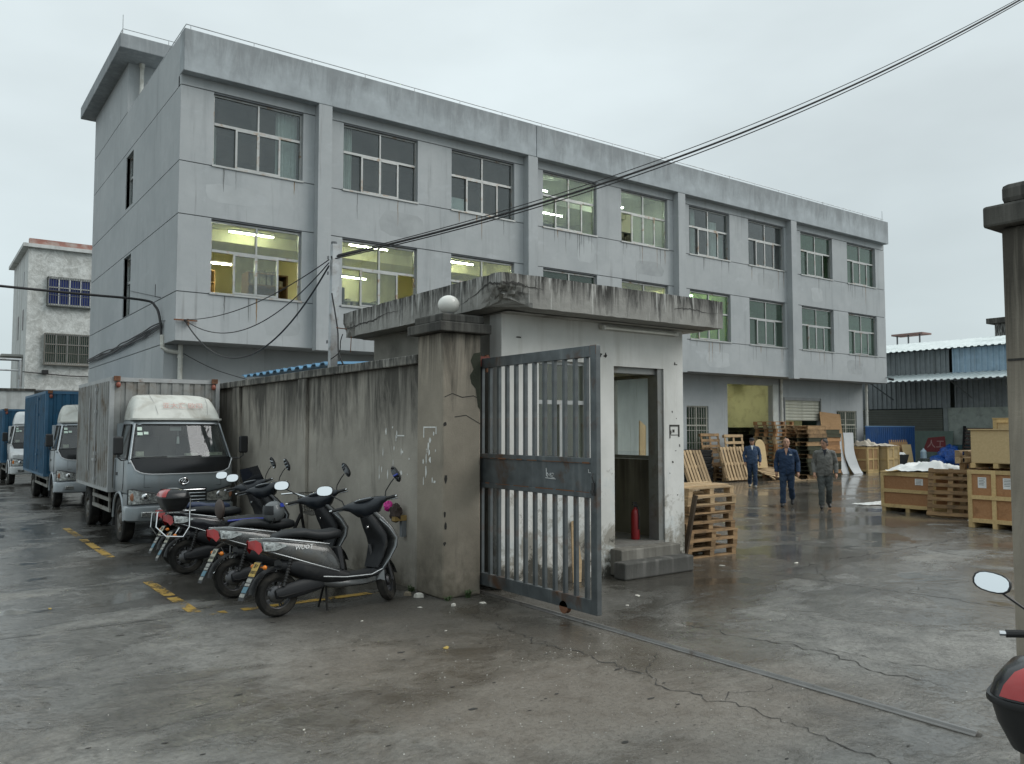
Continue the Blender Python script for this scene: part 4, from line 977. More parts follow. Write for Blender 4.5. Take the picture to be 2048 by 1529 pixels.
cable('overhead_cable', [(5.3,12.15,4.58), tuple(CR)], .019, 'thickest black cable crossing the picture from the post to the upper right', .60)
cable('overhead_cable', [(5.3,12.15,4.60), tuple(CR+Vector((0,0,.03)))], .008, 'thin black cable running just above the thickest overhead cable', .545)
cable('overhead_cable', [(5.3,12.13,4.55), tuple(CR+Vector((0,0,-.04)))], .010, 'second black cable hugging the underside of the overhead bundle', .63)
BR = (4.80, 18.95, 4.28)
cable('service_wire', [(5.28,12.18,4.55), BR], .009, 'upper thin wire from the post to the bracket on the factory corner', .25)
cable('service_wire', [(5.28,12.18,4.50), BR], .010, 'middle slack wire from the post to the factory corner bracket', .65)
cable('service_wire', [(5.28,12.18,4.45), BR], .015, 'lowest and slackest wire from the post to the factory corner bracket', 1.15)
t = thing('wire_bracket', 'rusty wire bracket with insulators on the factory corner', 'bracket', (4.83, 18.998, 4.27))
m = MB(); m.box(-.25,.25,-.07,-.04,-.015,.015); m.build('bar', m_rust, t)
m = MB(); m.cyl((.05,-.06,-.12),(.05,-.06,.03),.03,n=8); m.build('insulator', M('brown_insulator', (.16,.09,.05), .4), t)
m = MB(); m.box(-.02,.02,-.04,0,-.02,.02); m.build('arm', m_rust, t)
cable('lane_cable', [(-6.,20.2,5.13),(-1.,20.3,4.93),(2.5,20.45,4.88),(4.2,20.5,4.87),(4.50,20.35,4.72),(4.57,20.15,4.35),(4.58,20.05,3.9)], .030, 'thick black cable from the left edge turning down the factory corner')
cable('lane_wire', [(4.57,20.0,4.35),(4.62,20.0,4.35),(4.75,19.0,4.3)], .008, 'short thin wire linking the side-wall bundle to the corner bracket')
random.seed(12)
STRAND = ['topmost','second','middle','fourth','lowest']
for k in range(5):
    pts = []
    for i in range(12):
        t_ = i/11; pts.append((4.57+rnd(-.012,.012), lerp(20.05,30.0,t_), lerp(4.20,4.0,t_)+.12*sin(t_*pi)*-.6+rnd(-.025,.025)+k*.035))
    cable('wall_cable', pts, rnd(.009,.02), '%s strand of the black cable bundle along the factory side wall' % STRAND[4-k], group='cable bundle on the side wall')
t = thing('side_wire_arm', 'small wire arm with a thin stay on the factory side wall', 'bracket', (4.62, 20.4, 4.95))
m = MB(); m.tube([(0,0,0),(-.12,0,0),(-.12,0,.3)], .008, 5); m.tube([(0,0,0),(0,3.4,.62)], .006, 5); m.build('arm', m_cable, t)
cable('pole_wire', [(5.3,12.1,4.0),(5.34,11.95,3.4),(5.3,11.8,3.0),(5.36,11.6,2.72)], .012, 'loose cable hanging down the post onto the wall top')
cable('pole_wire', [(5.3,12.1,2.95),(5.35,11.9,3.05),(5.3,11.75,3.2),(5.22,11.5,3.28)], .008, 'short wire between the post and the broken slab corner')
cable('slack_wire', [(5.05,19.9,3.6),(5.6,19.2,3.2),(6.4,18.2,2.85)], .008, 'thin slack wire hanging under the overhang behind the first truck')
# little blue roof behind the wall
t = thing('blue_tin_roof', 'blue corrugated shelter roof just showing above the compound wall', 'roof', (5.4,12.8,0))
def broof():
    m = MB(); pr = []; n = 12; y0 = -.6
    for i in range(n): y = y0+i*.36; pr += [(y,0),(y+.12,0),(y+.18,.05),(y+.30,.05)]
    k = len(pr); m.add([(-.1,a,2.88+b) for a,b in pr]+[(2.2,a,3.0+b) for a,b in pr]+[(-.1,a,2.86+b) for a,b in pr], [(i,i+1,k+i+1,k+i) for i in range(k-1)]+[(i,i+1,2*k+i+1,2*k+i) for i in range(k-1)]); return m
broof().build('sheet', M('blue_tin', (.10,.24,.38), .4, .3), t)
for y in (-.3,3.2): m = MB(); m.cyl((2.1,y,0),(2.1,y,2.9),.03,n=6); m.build('post', m_galv, t)

# ------------------------------------------------------------------ text helper (flat print)
def text_mesh(s, size, extr=.0006):
    cu = bpy.data.curves.new('lettering', 'FONT'); cu.body = s; cu.size = size; cu.align_x = 'CENTER'; cu.align_y = 'CENTER'; cu.extrude = extr; cu.resolution_u = 2
    o = bpy.data.objects.new('lettering', cu); COL.objects.link(o)
    dg = bpy.context.evaluated_depsgraph_get(); me = bpy.data.meshes.new_from_object(o.evaluated_get(dg))
    bpy.data.objects.remove(o); bpy.data.curves.remove(cu); return me
def lettering(s, size, mat, parent, loc, rot, name='lettering', shear=0.):
    me = text_mesh(s, size)
    if shear:
        for v in me.vertices: v.co.x += shear*v.co.y
    me.materials.clear(); me.materials.append(mat); return link(name, me, parent, loc, rot)

# ------------------------------------------------------------------ box trucks
m_tyre = M('tyre_rubber', (.014,.014,.013), .8, spec=.25, dirt=(.075,.068,.058), dlo=.45, dhi=.75, dscale=5, bump=.3, bscale=25)
m_rim = M('steel_rim', (.22,.22,.21), .55, .5, dirt=(.10,.085,.07), dlo=.4, dhi=.6, dscale=6)
m_chassis = M('chassis_black', (.012,.012,.012), .75, spec=.25, dirt=(.07,.062,.052), dlo=.45, dhi=.75)
m_blackp = M('black_plastic', (.016,.017,.018), .42)
m_glossblack = M('gloss_black_panel', (.010,.011,.013), .22)
m_chrome = M('chrome', (.72,.73,.74), .12, 1., var=.04)
m_lens = M('headlamp_lens', (.34,.35,.34), .12, .75, var=.75, scale=26, bump=.5, bscale=22)
m_amber = M('amber_lens', (.75,.22,.02), .25); m_redlens = M('red_lens', (.36,.012,.012), .18, coat=.5)
m_cab_glass = glass('cab_glass', (.62,.68,.66), .07, .02, .14)
m_tinted = glass('side_glass', (.25,.28,.28), .06, .02, .2)
m_seat_cloth = M('seat_cloth', (.10,.10,.10), .9); m_dash = M('dashboard_grey', (.13,.13,.125), .75)
m_stick = M('windscreen_sticker', (.55,.68,.60), .5)

def plan(hw, yf, yr, r, crown=.05, n=5):
    """cab outline seen from above: rounded front corners and a slightly bowed front"""
    pts = [(-hw, yr)]
    for i in range(n+1):
        a = pi + (pi/2)*i/n; pts.append((-hw+r + r*cos(a), yf+r + r*sin(a)))
    for i in range(1, 8): pts.append((lerp(-hw+r, hw-r, i/8), yf))
    for i in range(n+1):
        a = 1.5*pi + (pi/2)*i/n; pts.append((hw-r + r*cos(a), yf+r + r*sin(a)))
    pts.append((hw, yr))
    return [(x, y - crown*(max(0, 1-(x/hw)**2))*(1 if y < yf+r else 0)) for x, y in pts]
def front_y(x, hw, yf, r=.16, crown=.05):
    e_ = max(0, abs(x)-(hw-r)); arc = r - sqrt(max(0, r*r-min(e_, r)**2))
    return yf + arc - crown*max(0, 1-(x/hw)**2)

def truck(name, label, loc, paint, boxmat, box, rear_y, hood=0., fair=True, ribs=.17, door=True, w=1., red_text=None, boxw=.915, inner_z=(.78, 2.73)):
    t = thing(name, label, 'truck', loc, group='box trucks parked along the wall')
    def yfz(z): return 0. if z < 1.12 else lerp(0, .34, max(0, (z-1.22))/.70) if z > 1.22 else 0.
    def hwz(z): return .83 if z < 1.3 else lerp(.83, .70, (z-1.3)/.66)
    R = .16
    cab_r = 1.16
    m = MB(); m.rings([[(x,y - (hood if z < 1.15 else 0),z) for x, y in plan(hw, yf, cab_r, R)] for z, hw, yf in ((.80,.80,.04),(.84,.83,.005),(1.0,.835,0),(1.2,.832,.0),(1.36,.825,.055))]); body = m.build('cab_body', paint, t, smooth=True, angle=50)
    m = MB(); m.rings([[(x,y-hood,z) for x, y in plan(hw, yf, .40, R)] for z, hw, yf in ((.56,.80,.05),(.60,.83,.01),(.802,.83,.005))]); m.build('cab_nose', paint, t, smooth=True, angle=50)
    m = MB(); m.rings([[(x,y,z) for x, y in plan(hwz(z)*k, yfz(z)+d, cab_r, .14, .04)] for z, k, d in ((1.915,1.,.0),(1.96,1.,.0),(2.01,.97,.05),(2.03,.90,.12))]); m.build('cab_roof', paint, t, smooth=True, angle=50)
    m = MB(); m.box(-.80,.80,cab_r-.03,cab_r,1.3,1.93); m.build('cab_back', paint, t)
    m = MB(); m.box(-.70,.70,cab_r-.045,cab_r-.031,1.36,1.90); m.build('cab_liner', m_dash, t); m = MB(); m.box(-.62,.62,.52,cab_r-.046,1.895,1.905); m.build('roof_liner', m_dash, t)
    for s in (-1, 1):
        m = MB(); m.tube([(s*(hwz(z)-.035), front_y(hwz(z)-.035, hwz(z), yfz(z), .14, .04)+.02, z) for z in (1.30,1.45,1.6,1.75,1.93)], [.034,.03,.028,.027,.03], 8); m.build('windscreen_pillar', paint, t, smooth=True)
        m = MB(); m.prism([(.98,1.34),(cab_r,1.34),(cab_r,1.94),(1.02,1.94)], 'x', s*.745-.04, s*.745+.04); m.build('rear_pillar', paint, t)
        # door: seam frame, window, handle
        m = MB(); m.quad((s*.79,.40,1.375),(s*.79,.99,1.375),(s*.705,.99,1.91),(s*.705,.50,1.91)); m.build('side_window', m_tinted, t)
        m = MB(); m.tube([(s*.80,.33,1.37),(s*.80,1.0,1.37),(s*.715,1.0,1.92),(s*.715,.46,1.92),(s*.80,.33,1.37)], .014, 6); m.build('window_rubber', m_blackp, t)
        m = MB(); m.box(s*.838-.008,s*.838+.008,.84,.98,1.08,1.13); m.build('door_handle', m_blackp, t)
        m = MB(); m.tube([(s*.835,.36,1.34),(s*.838,.36,.98),(s*.838,.42,.84)], .004, 4); m.tube([(s*.836,1.02,1.34),(s*.838,1.02,.84)], .004, 4); m.build('door_seam', m_blackp, t)
        # wheel arch lip
        m = MB(); m.tube([(s*.82,.75+.42*cos(a),.37+.44*sin(a)) for a in [pi*k/10 for k in range(0,11)]], .022, 6); m.build('wheel_arch', paint, t, smooth=True)
        m = MB(); m.box(s*.62-.16,s*.62+.16,.33,1.14,.79,.81); m.build('inner_arch', m_chassis, t)
        # mirrors
        m = MB(); m.tube([(s*.80,.16,1.36),(s*.93,.05,1.35),(s*.985,.03,1.40),(s*.985,.03,1.48)], .011, 6); arm = m.build('mirror_arm', m_blackp, t)
        m = MB(); m.box(-.075,.075,-.035,.035,-.13,.16); mr = m.build('mirror', m_blackp, t, bevel=.028, seg=3, loc=(s*.985,.03,1.57))
        # headlight
        m = MB(); vs = []; nx = 8
        for i in range(nx+1):
            x = lerp(.36, .815, i/nx); top = lerp(.80, .90, i/nx) if i < nx else .88; bot = lerp(.66, .645, i/nx)
            y = front_y(x, .83, 0, R) - .012 - hood
            vs += [(s*x, y, bot), (s*x, y, top)]
        m.add(vs, [(2*i,2*i+1,2*i+3,2*i+2) for i in range(nx)]); hl = m.build('headlight', m_lens, t, smooth=True)
        m = MB(); q = [Vector(v) for v in vs]; loop = [q[2*i] for i in range(nx+1)] + [q[2*i+1] for i in reversed(range(nx+1))]; m.tube(loop+[loop[0]], .010, 5); m.build('headlight_rim', m_blackp, hl)
        m = MB(); m.sphere((s*.58, front_y(.58,.83,0,R)-.012-hood, .765), .055, 12, 8, (1,.25,1)); m.build('reflector', m_chrome, hl, smooth=True)
        m = MB(); m.sphere((s*.76, front_y(.76,.83,0,R)-.010-hood, .765), .04, 10, 6, (1,.3,1.6)); m.build('indicator_lens', m_amber if hood else M('smoky_amber', (.30,.14,.08), .2), hl, smooth=True)
        # fog lamp
        m = MB(); m.box(s*.56-.09,s*.56+.09,-.115-hood,-.05-hood,.455,.535); m.build('fog_lamp', m_lens, t, bevel=.012)
        # mudflap and step
        m = MB(); m.box(s*.70-.13,s*.70+.13,1.17,1.185,.22,.75); m.build('mudflap', m_black_rubber, t)
    # windscreen
    m = MB(); rows = 8; cols = 14; vs = []
    for j in range(rows+1):
        z = lerp(1.375, 1.92, j/rows); hw = hwz(z)
        for i in range(cols+1):
            x = lerp(-hw+.05, hw-.05, i/cols); vs.append((x, front_y(x, hw, yfz(z), .14, .04)+.012, z))
    m.add(vs, [(j*(cols+1)+i, j*(cols+1)+i+1, (j+1)*(cols+1)+i+1, (j+1)*(cols+1)+i) for j in range(rows) for i in range(cols)]); ws = m.build('windscreen', m_cab_glass, t, smooth=True)
    m = MB(); loop = [vs[i] for i in range(cols+1)] + [vs[j*(cols+1)+cols] for j in range(1,rows+1)] + [vs[rows*(cols+1)+i] for i in reversed(range(cols))] + [vs[j*(cols+1)] for j in reversed(range(rows))]
    m.tube([(a,b-.006,c) for a,b,c in loop], .013, 6); m.build('windscreen_rubber', m_blackp, ws)
    for x, z, a, b in ((-.62,1.85,.035,.028),(-.62,1.77,.04,.025),(-.53,1.78,.035,.022)):
        m = MB(); y = front_y(x, hwz(z), yfz(z), .14, .04)-.0; dy = .34/.70
        m.quad((x-a,y+.002-b*dy,z-b),(x+a,y+.002-b*dy,z-b),(x+a,y+.002+b*dy,z+b),(x-a,y+.002+b*dy,z+b)); m.build('sticker', m_stick, ws)
    # black band below the windscreen with its bright lip
    m = MB(); vs = []; cols = 24; low = []
    for i in range(cols+1):
        x = lerp(-.80, .80, i/cols); k = abs(x)/.80; z0 = 1.355 - .235*(1-k**7)**.5
        for q in range(4):
            z = lerp(z0, 1.37, q/3); vs.append((x, front_y(x, .83, .0 if z < 1.2 else .055*(z-1.2)/.16, R)-.014, z))
        low.append((x, front_y(x, .83, 0, R)-.014, z0))
    m.add(vs, [(4*i+q,4*i+q+1,4*i+5+q,4*i+4+q) for i in range(cols) for q in range(3)]); m.build('black_band', m_glossblack, t, smooth=True)
    m = MB(); m.tube(low, .009, 6); m.build('band_lip', M('pale_lip', (.66,.67,.68), .35, .3), t, smooth=True)
    for x0, x1 in ((-.45,-.02),(.10,.55)):
        m = MB(); m.tube([(x1,.03,1.30),(x0+.1,.05,1.385),(x0-.05,.06,1.39)], .008, 5); m.tube([(x0-.28,.065,1.385),(x0+.20,.055,1.40)], .010, 5); m.build('wiper', m_blackp, t)
    # grille with slats, emblem, bumper
    m = MB(); m.rings([[(x, front_y(x,.83,0,R)-.008-hood, z) for x in [lerp(-.36,.36,i/10) for i in range(11)]] for z in (.66,.88)], closed=False); m.build('grille', m_blackp, t)
    for z in (.69,.745,.80,.855):
        m = MB(); m.tube([(x, front_y(x,.83,0,R)-.014-hood, z) for x in [lerp(-.34,.34,i/10) for i in range(11)]], .010, 6); m.build('grille_slat', paint if z < .84 else m_chrome, t, smooth=True)
    if not hood:
        ye = front_y(0,.83,0,R)
        m = MB(); m.tube([(.075*cos(a), ye-.012, 1.0+.048*sin(a)) for a in [2*pi*k/20 for k in range(21)]], .009, 6); em = m.build('emblem', m_chrome, t, smooth=True)
        m = MB(); m.lathe([(.001,-.008),(.07,-.006)], (0,ye-.004,1.0), 'y', 20); e2 = m.build('emblem_field', m_glossblack, em); 
        m = MB(); m.tube([(-.045,ye-.014,1.0),(-.02,ye-.014,1.022),(.0,ye-.014,1.0),(.02,ye-.014,.978),(.045,ye-.014,1.0),(.02,ye-.014,1.022),(-.02,ye-.014,.978),(-.045,ye-.014,1.0)], .007, 5); m.build('emblem_mark', m_chrome, em)
        m = MB(); m.tube([(-.60,front_y(-.6,.83,0,R)-.003,1.11),(-.60,front_y(-.6,.83,0,R)-.003,.915),(.60,front_y(.6,.83,0,R)-.003,.915),(.60,front_y(.6,.83,0,R)-.003,1.11)], .0035, 4); m.build('panel_seam', m_blackp, t)
    m = MB(); m.rings([[(x,y-.055-hood,z) for x, y in plan(hw, yf, .33, .17)] for z, hw, yf in ((.37,.80,.06),(.40,.84,.02),(.52,.85,.0),(.60,.845,.0),(.625,.82,.03))]); bp = m.build('bumper', paint if not hood else M('white_bumper', (.62,.64,.64), .4), t, smooth=True, angle=45)
    m = MB(); m.box(-.22,.22,-.135-hood,-.07-hood,.43,.54); m.build('bumper_intake', m_blackp, bp, bevel=.02)
    m = MB()
    # interior
    m = MB(); m.box(-.76,.76,.22,.50,1.30,1.40); m.build('dashboard', m_dash, t, bevel=.03)
    for x in (-.40,.38):
        m = MB(); m.box(x-.26,x+.26,.62,1.10,1.05,1.22); m.box(x-.25,x+.25,.98,1.10,1.22,1.72); m.box(x-.12,x+.12,1.0,1.09,1.73,1.88); m.build('seat', m_seat_cloth, t, bevel=.03)
    m = MB(); m.tube([(.38+.18*cos(a),.52+.07*sin(a),1.44+.16*sin(a)) for a in [2*pi*k/18 for k in range(19)]], .013, 6); m.tube([(.2,.52,1.44),(.56,.52,1.44)], .012, 5); m.build('steering_wheel', m_blackp, t)
    m = MB(); m.box(.12,.30,.30,.44,1.402,1.44); m.box(.45,.70,.26,.42,1.402,1.45); m.box(-.66,-.55,.28,.36,1.402,1.48); m.build('dashboard_clutter', M('paper_clutter', (.62,.60,.50), .8, var=.4, scale=20), t)
    m = MB(); m.tube([(0,.40,1.86),(0,.38,1.72)], .003, 4); m.cyl((0,.38,1.72),(0,.38,1.60),.018,.024,8); m.box(-.13,.05,.385,.40,1.82,1.88); m.build('mirror_charm', m_white_paint, t)
    if fair:                                               # wind deflector on the roof
        fm = M('faded_fairing', (.56,.57,.53), .6, dirt=(.36,.345,.30), dlo=.48, dhi=.72, dscale=3.5) if not hood else M('white_fairing', (.70,.72,.72), .4)
        m = MB(); rs = []
        for x, k in ((-.70,.12),(-.69,.40),(-.66,.72),(-.62,.90),(-.55,.97),(-.3,1.),(0,1.),(.3,1.),(.55,.97),(.62,.90),(.66,.72),(.69,.40),(.70,.12)):
            h = .42*k; y0 = .40 + .06*(x/.7)**2
            rs.append([(x, y0-.03, 2.0), (x, y0+.02*k, 2.02+.12*h), (x*lerp(1,.97,k), y0+.16*k, 2.02+.60*h), (x*lerp(1,.955,k), y0+.36*k, 2.02+.92*h), (x*lerp(1,.95,k), y0+.62, 2.02+h), (x*lerp(1,.95,k), y0+.66, 2.0)])
        m.rings(rs, True); f = m.build('roof_fairing', fm, t, smooth=True, angle=60)
        for sx in (-.34,.52):
            m = MB(); m.tube([(sx+.03*(1 if sx<0 else -1),.43,2.09),(sx,.58,2.27),(sx-.04*(1 if sx<0 else 0),.78,2.42)], .003, 4); m.build('fairing_seam', M('seam_grey', (.25,.25,.24), .7), f)
        m = MB(); m.rings([[(x,y+.33,z) for x, y in plan(.73, .0, .35, .12, .02)] for z in (1.995,2.025)]); m.build('fairing_base', fm, t)
        if red_text: lettering(red_text, .125, M('faded_red_print', (.56,.34,.30), .7, var=.3, scale=30), f, (.10,.505,2.235), (radians(56),0,0))
    # cargo box
    y0, y1 = box; z0, z1 = inner_z; hb = boxw; p = ribs
    edge = M('box_frame_%s' % boxmat.name, (.40,.41,.41) if 'grey' in boxmat.name else (.06,.15,.25), .5, .4, dirt=(.17,.105,.07), dlo=.6, dhi=.72, dscale=4)
    def ribbed(u0, u1, pitch, d=.022):
        n = max(2, round((u1-u0)/pitch)); pt = (u1-u0)/n; pr = []
        for i in range(n): u = u0+i*pt; pr += [(u,0),(u+pt*.55,0),(u+pt*.63,-d),(u+pt*.92,-d)]
        return pr + [(u1,0)]
    def ribpanel(pr, fn):
        m = MB(); k = len(pr); m.add([fn(a,b,z0+.06) for a,b in pr]+[fn(a,b,z1-.06) for a,b in pr], [(i,i+1,k+i+1,k+i) for i in range(k-1)]); return m
    o_ = .012
    segs = [(y0+.06,y1-.06)]
    if door: dy0, dy1 = y0+.95, y0+1.85; segs = [(y0+.06,dy0), (dy1,y1-.06)]
    for a, b in segs: ribpanel(ribbed(a,b,p), lambda u,d,z: (-hb+o_-d*-1*0 + d*-1*-1*-1*0 + (.0-d)*0 + -d*-1, u, z)).build('side_panel', boxmat, t)
    ribpanel(ribbed(y0+.06,y1-.06,p), lambda u,d,z: (hb-o_+d, u, z)).build('side_panel', boxmat, t)
    ribpanel(ribbed(-hb+.06,hb-.06,.20), lambda u,d,z: (u, y0+o_-d, z)).build('front_panel', boxmat, t)
    ribpanel(ribbed(-hb+.06,hb-.06,.25), lambda u,d,z: (u, y1-o_+d, z)).build('rear_panel', boxmat, t)
    if door:
        dp = MB(); n = 4
        pr = ribbed(dy0+.03, dy1-.03, .22); 
        d_ = ribpanel(pr, lambda u,d,z: (-hb-.006-d, u, z)).build('side_door', boxmat, t)
        m = MB(); m.box(-hb-.012,-hb+.02,dy0,dy0+.03,z0+.06,z1-.06); m.box(-hb-.012,-hb+.02,dy1-.03,dy1,z0+.06,z1-.06); m.build('door_edge', edge, d_)
        m = MB(); m.tube([(-hb-.035,dy0+.14,z0+.1),(-hb-.035,dy0+.14,z1-.1)], .013, 6); m.tube([(-hb-.035,dy1-.12,z0+.3),(-hb-.035,dy1-.12,z1-.3)], .010, 6)
        for z in (z0+.15,z0+.6,z1-.6,z1-.2): m.box(-hb-.05,-hb-.008,dy0+.10,dy0+.18,z,z+.06)
        m.box(-hb-.06,-hb-.02,dy0+.08,dy0+.30,z0+.50,z0+.54); m.build('lock_rod', edge, d_)
    m = MB(); f = .07
    for x in (-1,1):
        for y in (y0,y1-f): m.box(min(x*hb,x*(hb-f)),max(x*hb,x*(hb-f)),y,y+f,z0,z1)
        for z in (z0,z1-f): m.box(min(x*hb,x*(hb-f)),max(x*hb,x*(hb-f)),y0+f,y1-f,z,z+f)
    for y in (y0,y1-f):
        for z in (z0,z1-f): m.box(-hb+f,hb-f,y,y+f,z,z+f)
    m.build('box_frame', edge, t)
    m = MB(); m.box(-hb+.01,hb-.01,y0+.01,y1-.01,z1-.035,z1-.02); m.build('box_roof', boxmat, t)
    m = MB(); m.box(-hb+.02,hb-.02,y0+.02,y1-.02,z0+.01,z0+.05); m.build('box_floor', m_chassis, t)
    for s in (-1,1):
        m = MB(); m.box(s*(hb-.10)-.05,s*(hb-.10)+.05,y0-.05,y0-.002,z1-.06,z1+.02); m.build('corner_bracket', m_rust, t)
        m = MB(); m.sphere((s*(hb-.12),y0-.03,z1-.13),.04,10,7,(1,1,1.3)); m.build('marker_lamp', M('rust_red_lamp', (.24,.07,.045), .5), t, smooth=True)
    # chassis, wheels
    for s in (-1,1):
        m = MB(); m.box(s*.36-.04,s*.36+.04,.35,y1-.1,.55,.72); m.build('chassis_rail', m_chassis, t)
        m = MB()
        for z in (.42,.60): m.box(s*.82-.015,s*.82+.015,1.45,rear_y-.62,z,z+.06)
        for y in (1.5,rear_y-.72): m.box(s*.82-.014,s*.82+.014,y,y+.05,.48,z0)
        m.build('side_guard', M('guard_grey', (.23,.225,.205), .7, dirt=(.12,.10,.08)), t)
        m = MB(); m.tube([(s*.70,rear_y+.46*cos(a),.37+.46*sin(a)) for a in [pi*k/8 for k in range(9)]], .03, 5); m.build('rear_mudguard', m_chassis, t)
    m = MB(); m.box(-.60,-.25,1.5,2.3,.38,.68); m.build('fuel_tank', m_chassis, t, bevel=.04)
    m = MB(); m.cyl((-.7,.75,.37),(.7,.75,.37),.05,n=8); m.cyl((-.7,rear_y,.37),(.7,rear_y,.37),.07,n=8); m.box(-.5,.5,.35,1.15,.5,.78); m.build('axle', m_chassis, t)
    def wheel(x, y, s, wdt=.19, rr=.37):
        m = MB(); h = wdt/2
        m.lathe([(rr*.60,-h*.85),(rr*.72,-h),(rr*.93,-h*.92),(rr*.985,-h*.72),(rr,-h*.5),(rr,h*.5),(rr*.985,h*.72),(rr*.93,h*.92),(rr*.72,h),(rr*.60,h*.85)], (0,0,0), 'x', 30); ty = m.build('wheel', m_tyre, t, smooth=True, angle=25, loc=(x,y,rr))
        m = MB(); m.lathe([(rr*.61,s*h*.85),(rr*.57,s*h*.80),(rr*.52,s*h*.2),(rr*.30,s*h*.25),(rr*.26,s*h*.75),(rr*.12,s*h*.95),(.001,s*h*.97)], (0,0,0), 'x', 24); r_ = m.build('rim', m_rim, ty, smooth=True)
        m = MB()
        for k in range(6): a = 2*pi*k/6; m.cyl((s*h*.25,rr*.40*cos(a),rr*.40*sin(a)),(s*h*.55,rr*.40*cos(a),rr*.40*sin(a)),.014,n=6)
        m.build('wheel_nut', m_rim, ty)
    for s in (-1,1):
        wheel(s*.715,.75,s); wheel(s*.73,rear_y,s); wheel(s*.51,rear_y,s)
    return t

m_silver = M('silver_cab_paint', (.30,.335,.355), .34, .45, var=.06, coat=.3, dirt=(.22,.215,.20), dlo=.56, dhi=.82, dscale=2.2)
m_silver2 = M('bright_silver_paint', (.42,.46,.49), .34, .4, var=.06, coat=.3, dirt=(.28,.275,.25), dlo=.56, dhi=.82, dscale=2.2)
m_white_cab = M('white_cab_paint', (.70,.72,.73), .32, var=.05, coat=.4, dirt=(.42,.40,.36), dlo=.56, dhi=.82, dscale=2.2)
m_grey_box = M('grey_box_steel', (.29,.295,.285), .5, .35, var=.15, dirt=(.175,.14,.105), dlo=.47, dhi=.66, dscale=1.7, streak=(.19,.18,.165), slo=.5, shi=.8, sscale=(5,5,.5))
m_blue_box = M('blue_box_steel', (.012,.085,.165), .5, .1, var=.15, dirt=(.045,.065,.08), dlo=.5, dhi=.75, dscale=1.7, streak=(.02,.075,.14), slo=.5, shi=.8, sscale=(5,5,.5))
truck('box_truck', 'silver-cab truck with a rusty grey box, first in the row', (3.60,14.05,0), m_silver, m_grey_box, (1.2,4.5), 3.71, red_text='亚大汇 欧四')
truck('box_truck', 'silver-cab truck with a blue box, second in the row', (3.52,21.44,0), m_silver2, m_blue_box, (1.55,6.06), 4.55, inner_z=(.68,2.78))
truck('box_truck', 'small white truck with a short bonnet, farthest in the row', (3.42,31.35,0), m_white_cab, m_blue_box, (1.3,4.6), 3.6, hood=.42, boxw=.98, inner_z=(.7,2.52))

# ------------------------------------------------------------------ electric scooters
m_grey_sc = M('gunmetal_scooter_paint', (.105,.108,.108), .25, .4, var=.08, coat=.5, dirt=(.15,.14,.12), dlo=.5, dhi=.78, dscale=5)
m_black_sc = M('black_scooter_paint', (.018,.018,.022), .22, .1, coat=.6, dirt=(.06,.058,.05), dlo=.6, dhi=.85, dscale=6)
m_silver_sc = M('silver_trim', (.30,.32,.33), .34, .6)
m_darkpl = M('dark_scooter_plastic', (.017,.018,.020), .5, spec=.35, dirt=(.06,.058,.052), dlo=.58, dhi=.85, dscale=6)
m_bluepl = M('blue_black_plastic', (.013,.017,.023), .32)
m_seat = M('black_seat_vinyl', (.018,.020,.022), .5, spec=.35, bump=.1, bscale=80)
m_mirror = M('mirror_glass', (.85,.88,.90), .03, 1., var=.0)
m_plate_y = M('yellow_plate', (.52,.34,.05), .5, dirt=(.35,.25,.09), dscale=12)
m_plate_w = M('pale_plate', (.42,.41,.32), .55, dirt=(.25,.24,.19), dscale=12)
m_ink = M('plate_ink', (.03,.03,.03), .6)
m_sticker_b = M('blue_sticker', (.07,.18,.24), .5); m_sticker_w = M('white_sticker', (.32,.32,.29), .5, var=.5, scale=60)

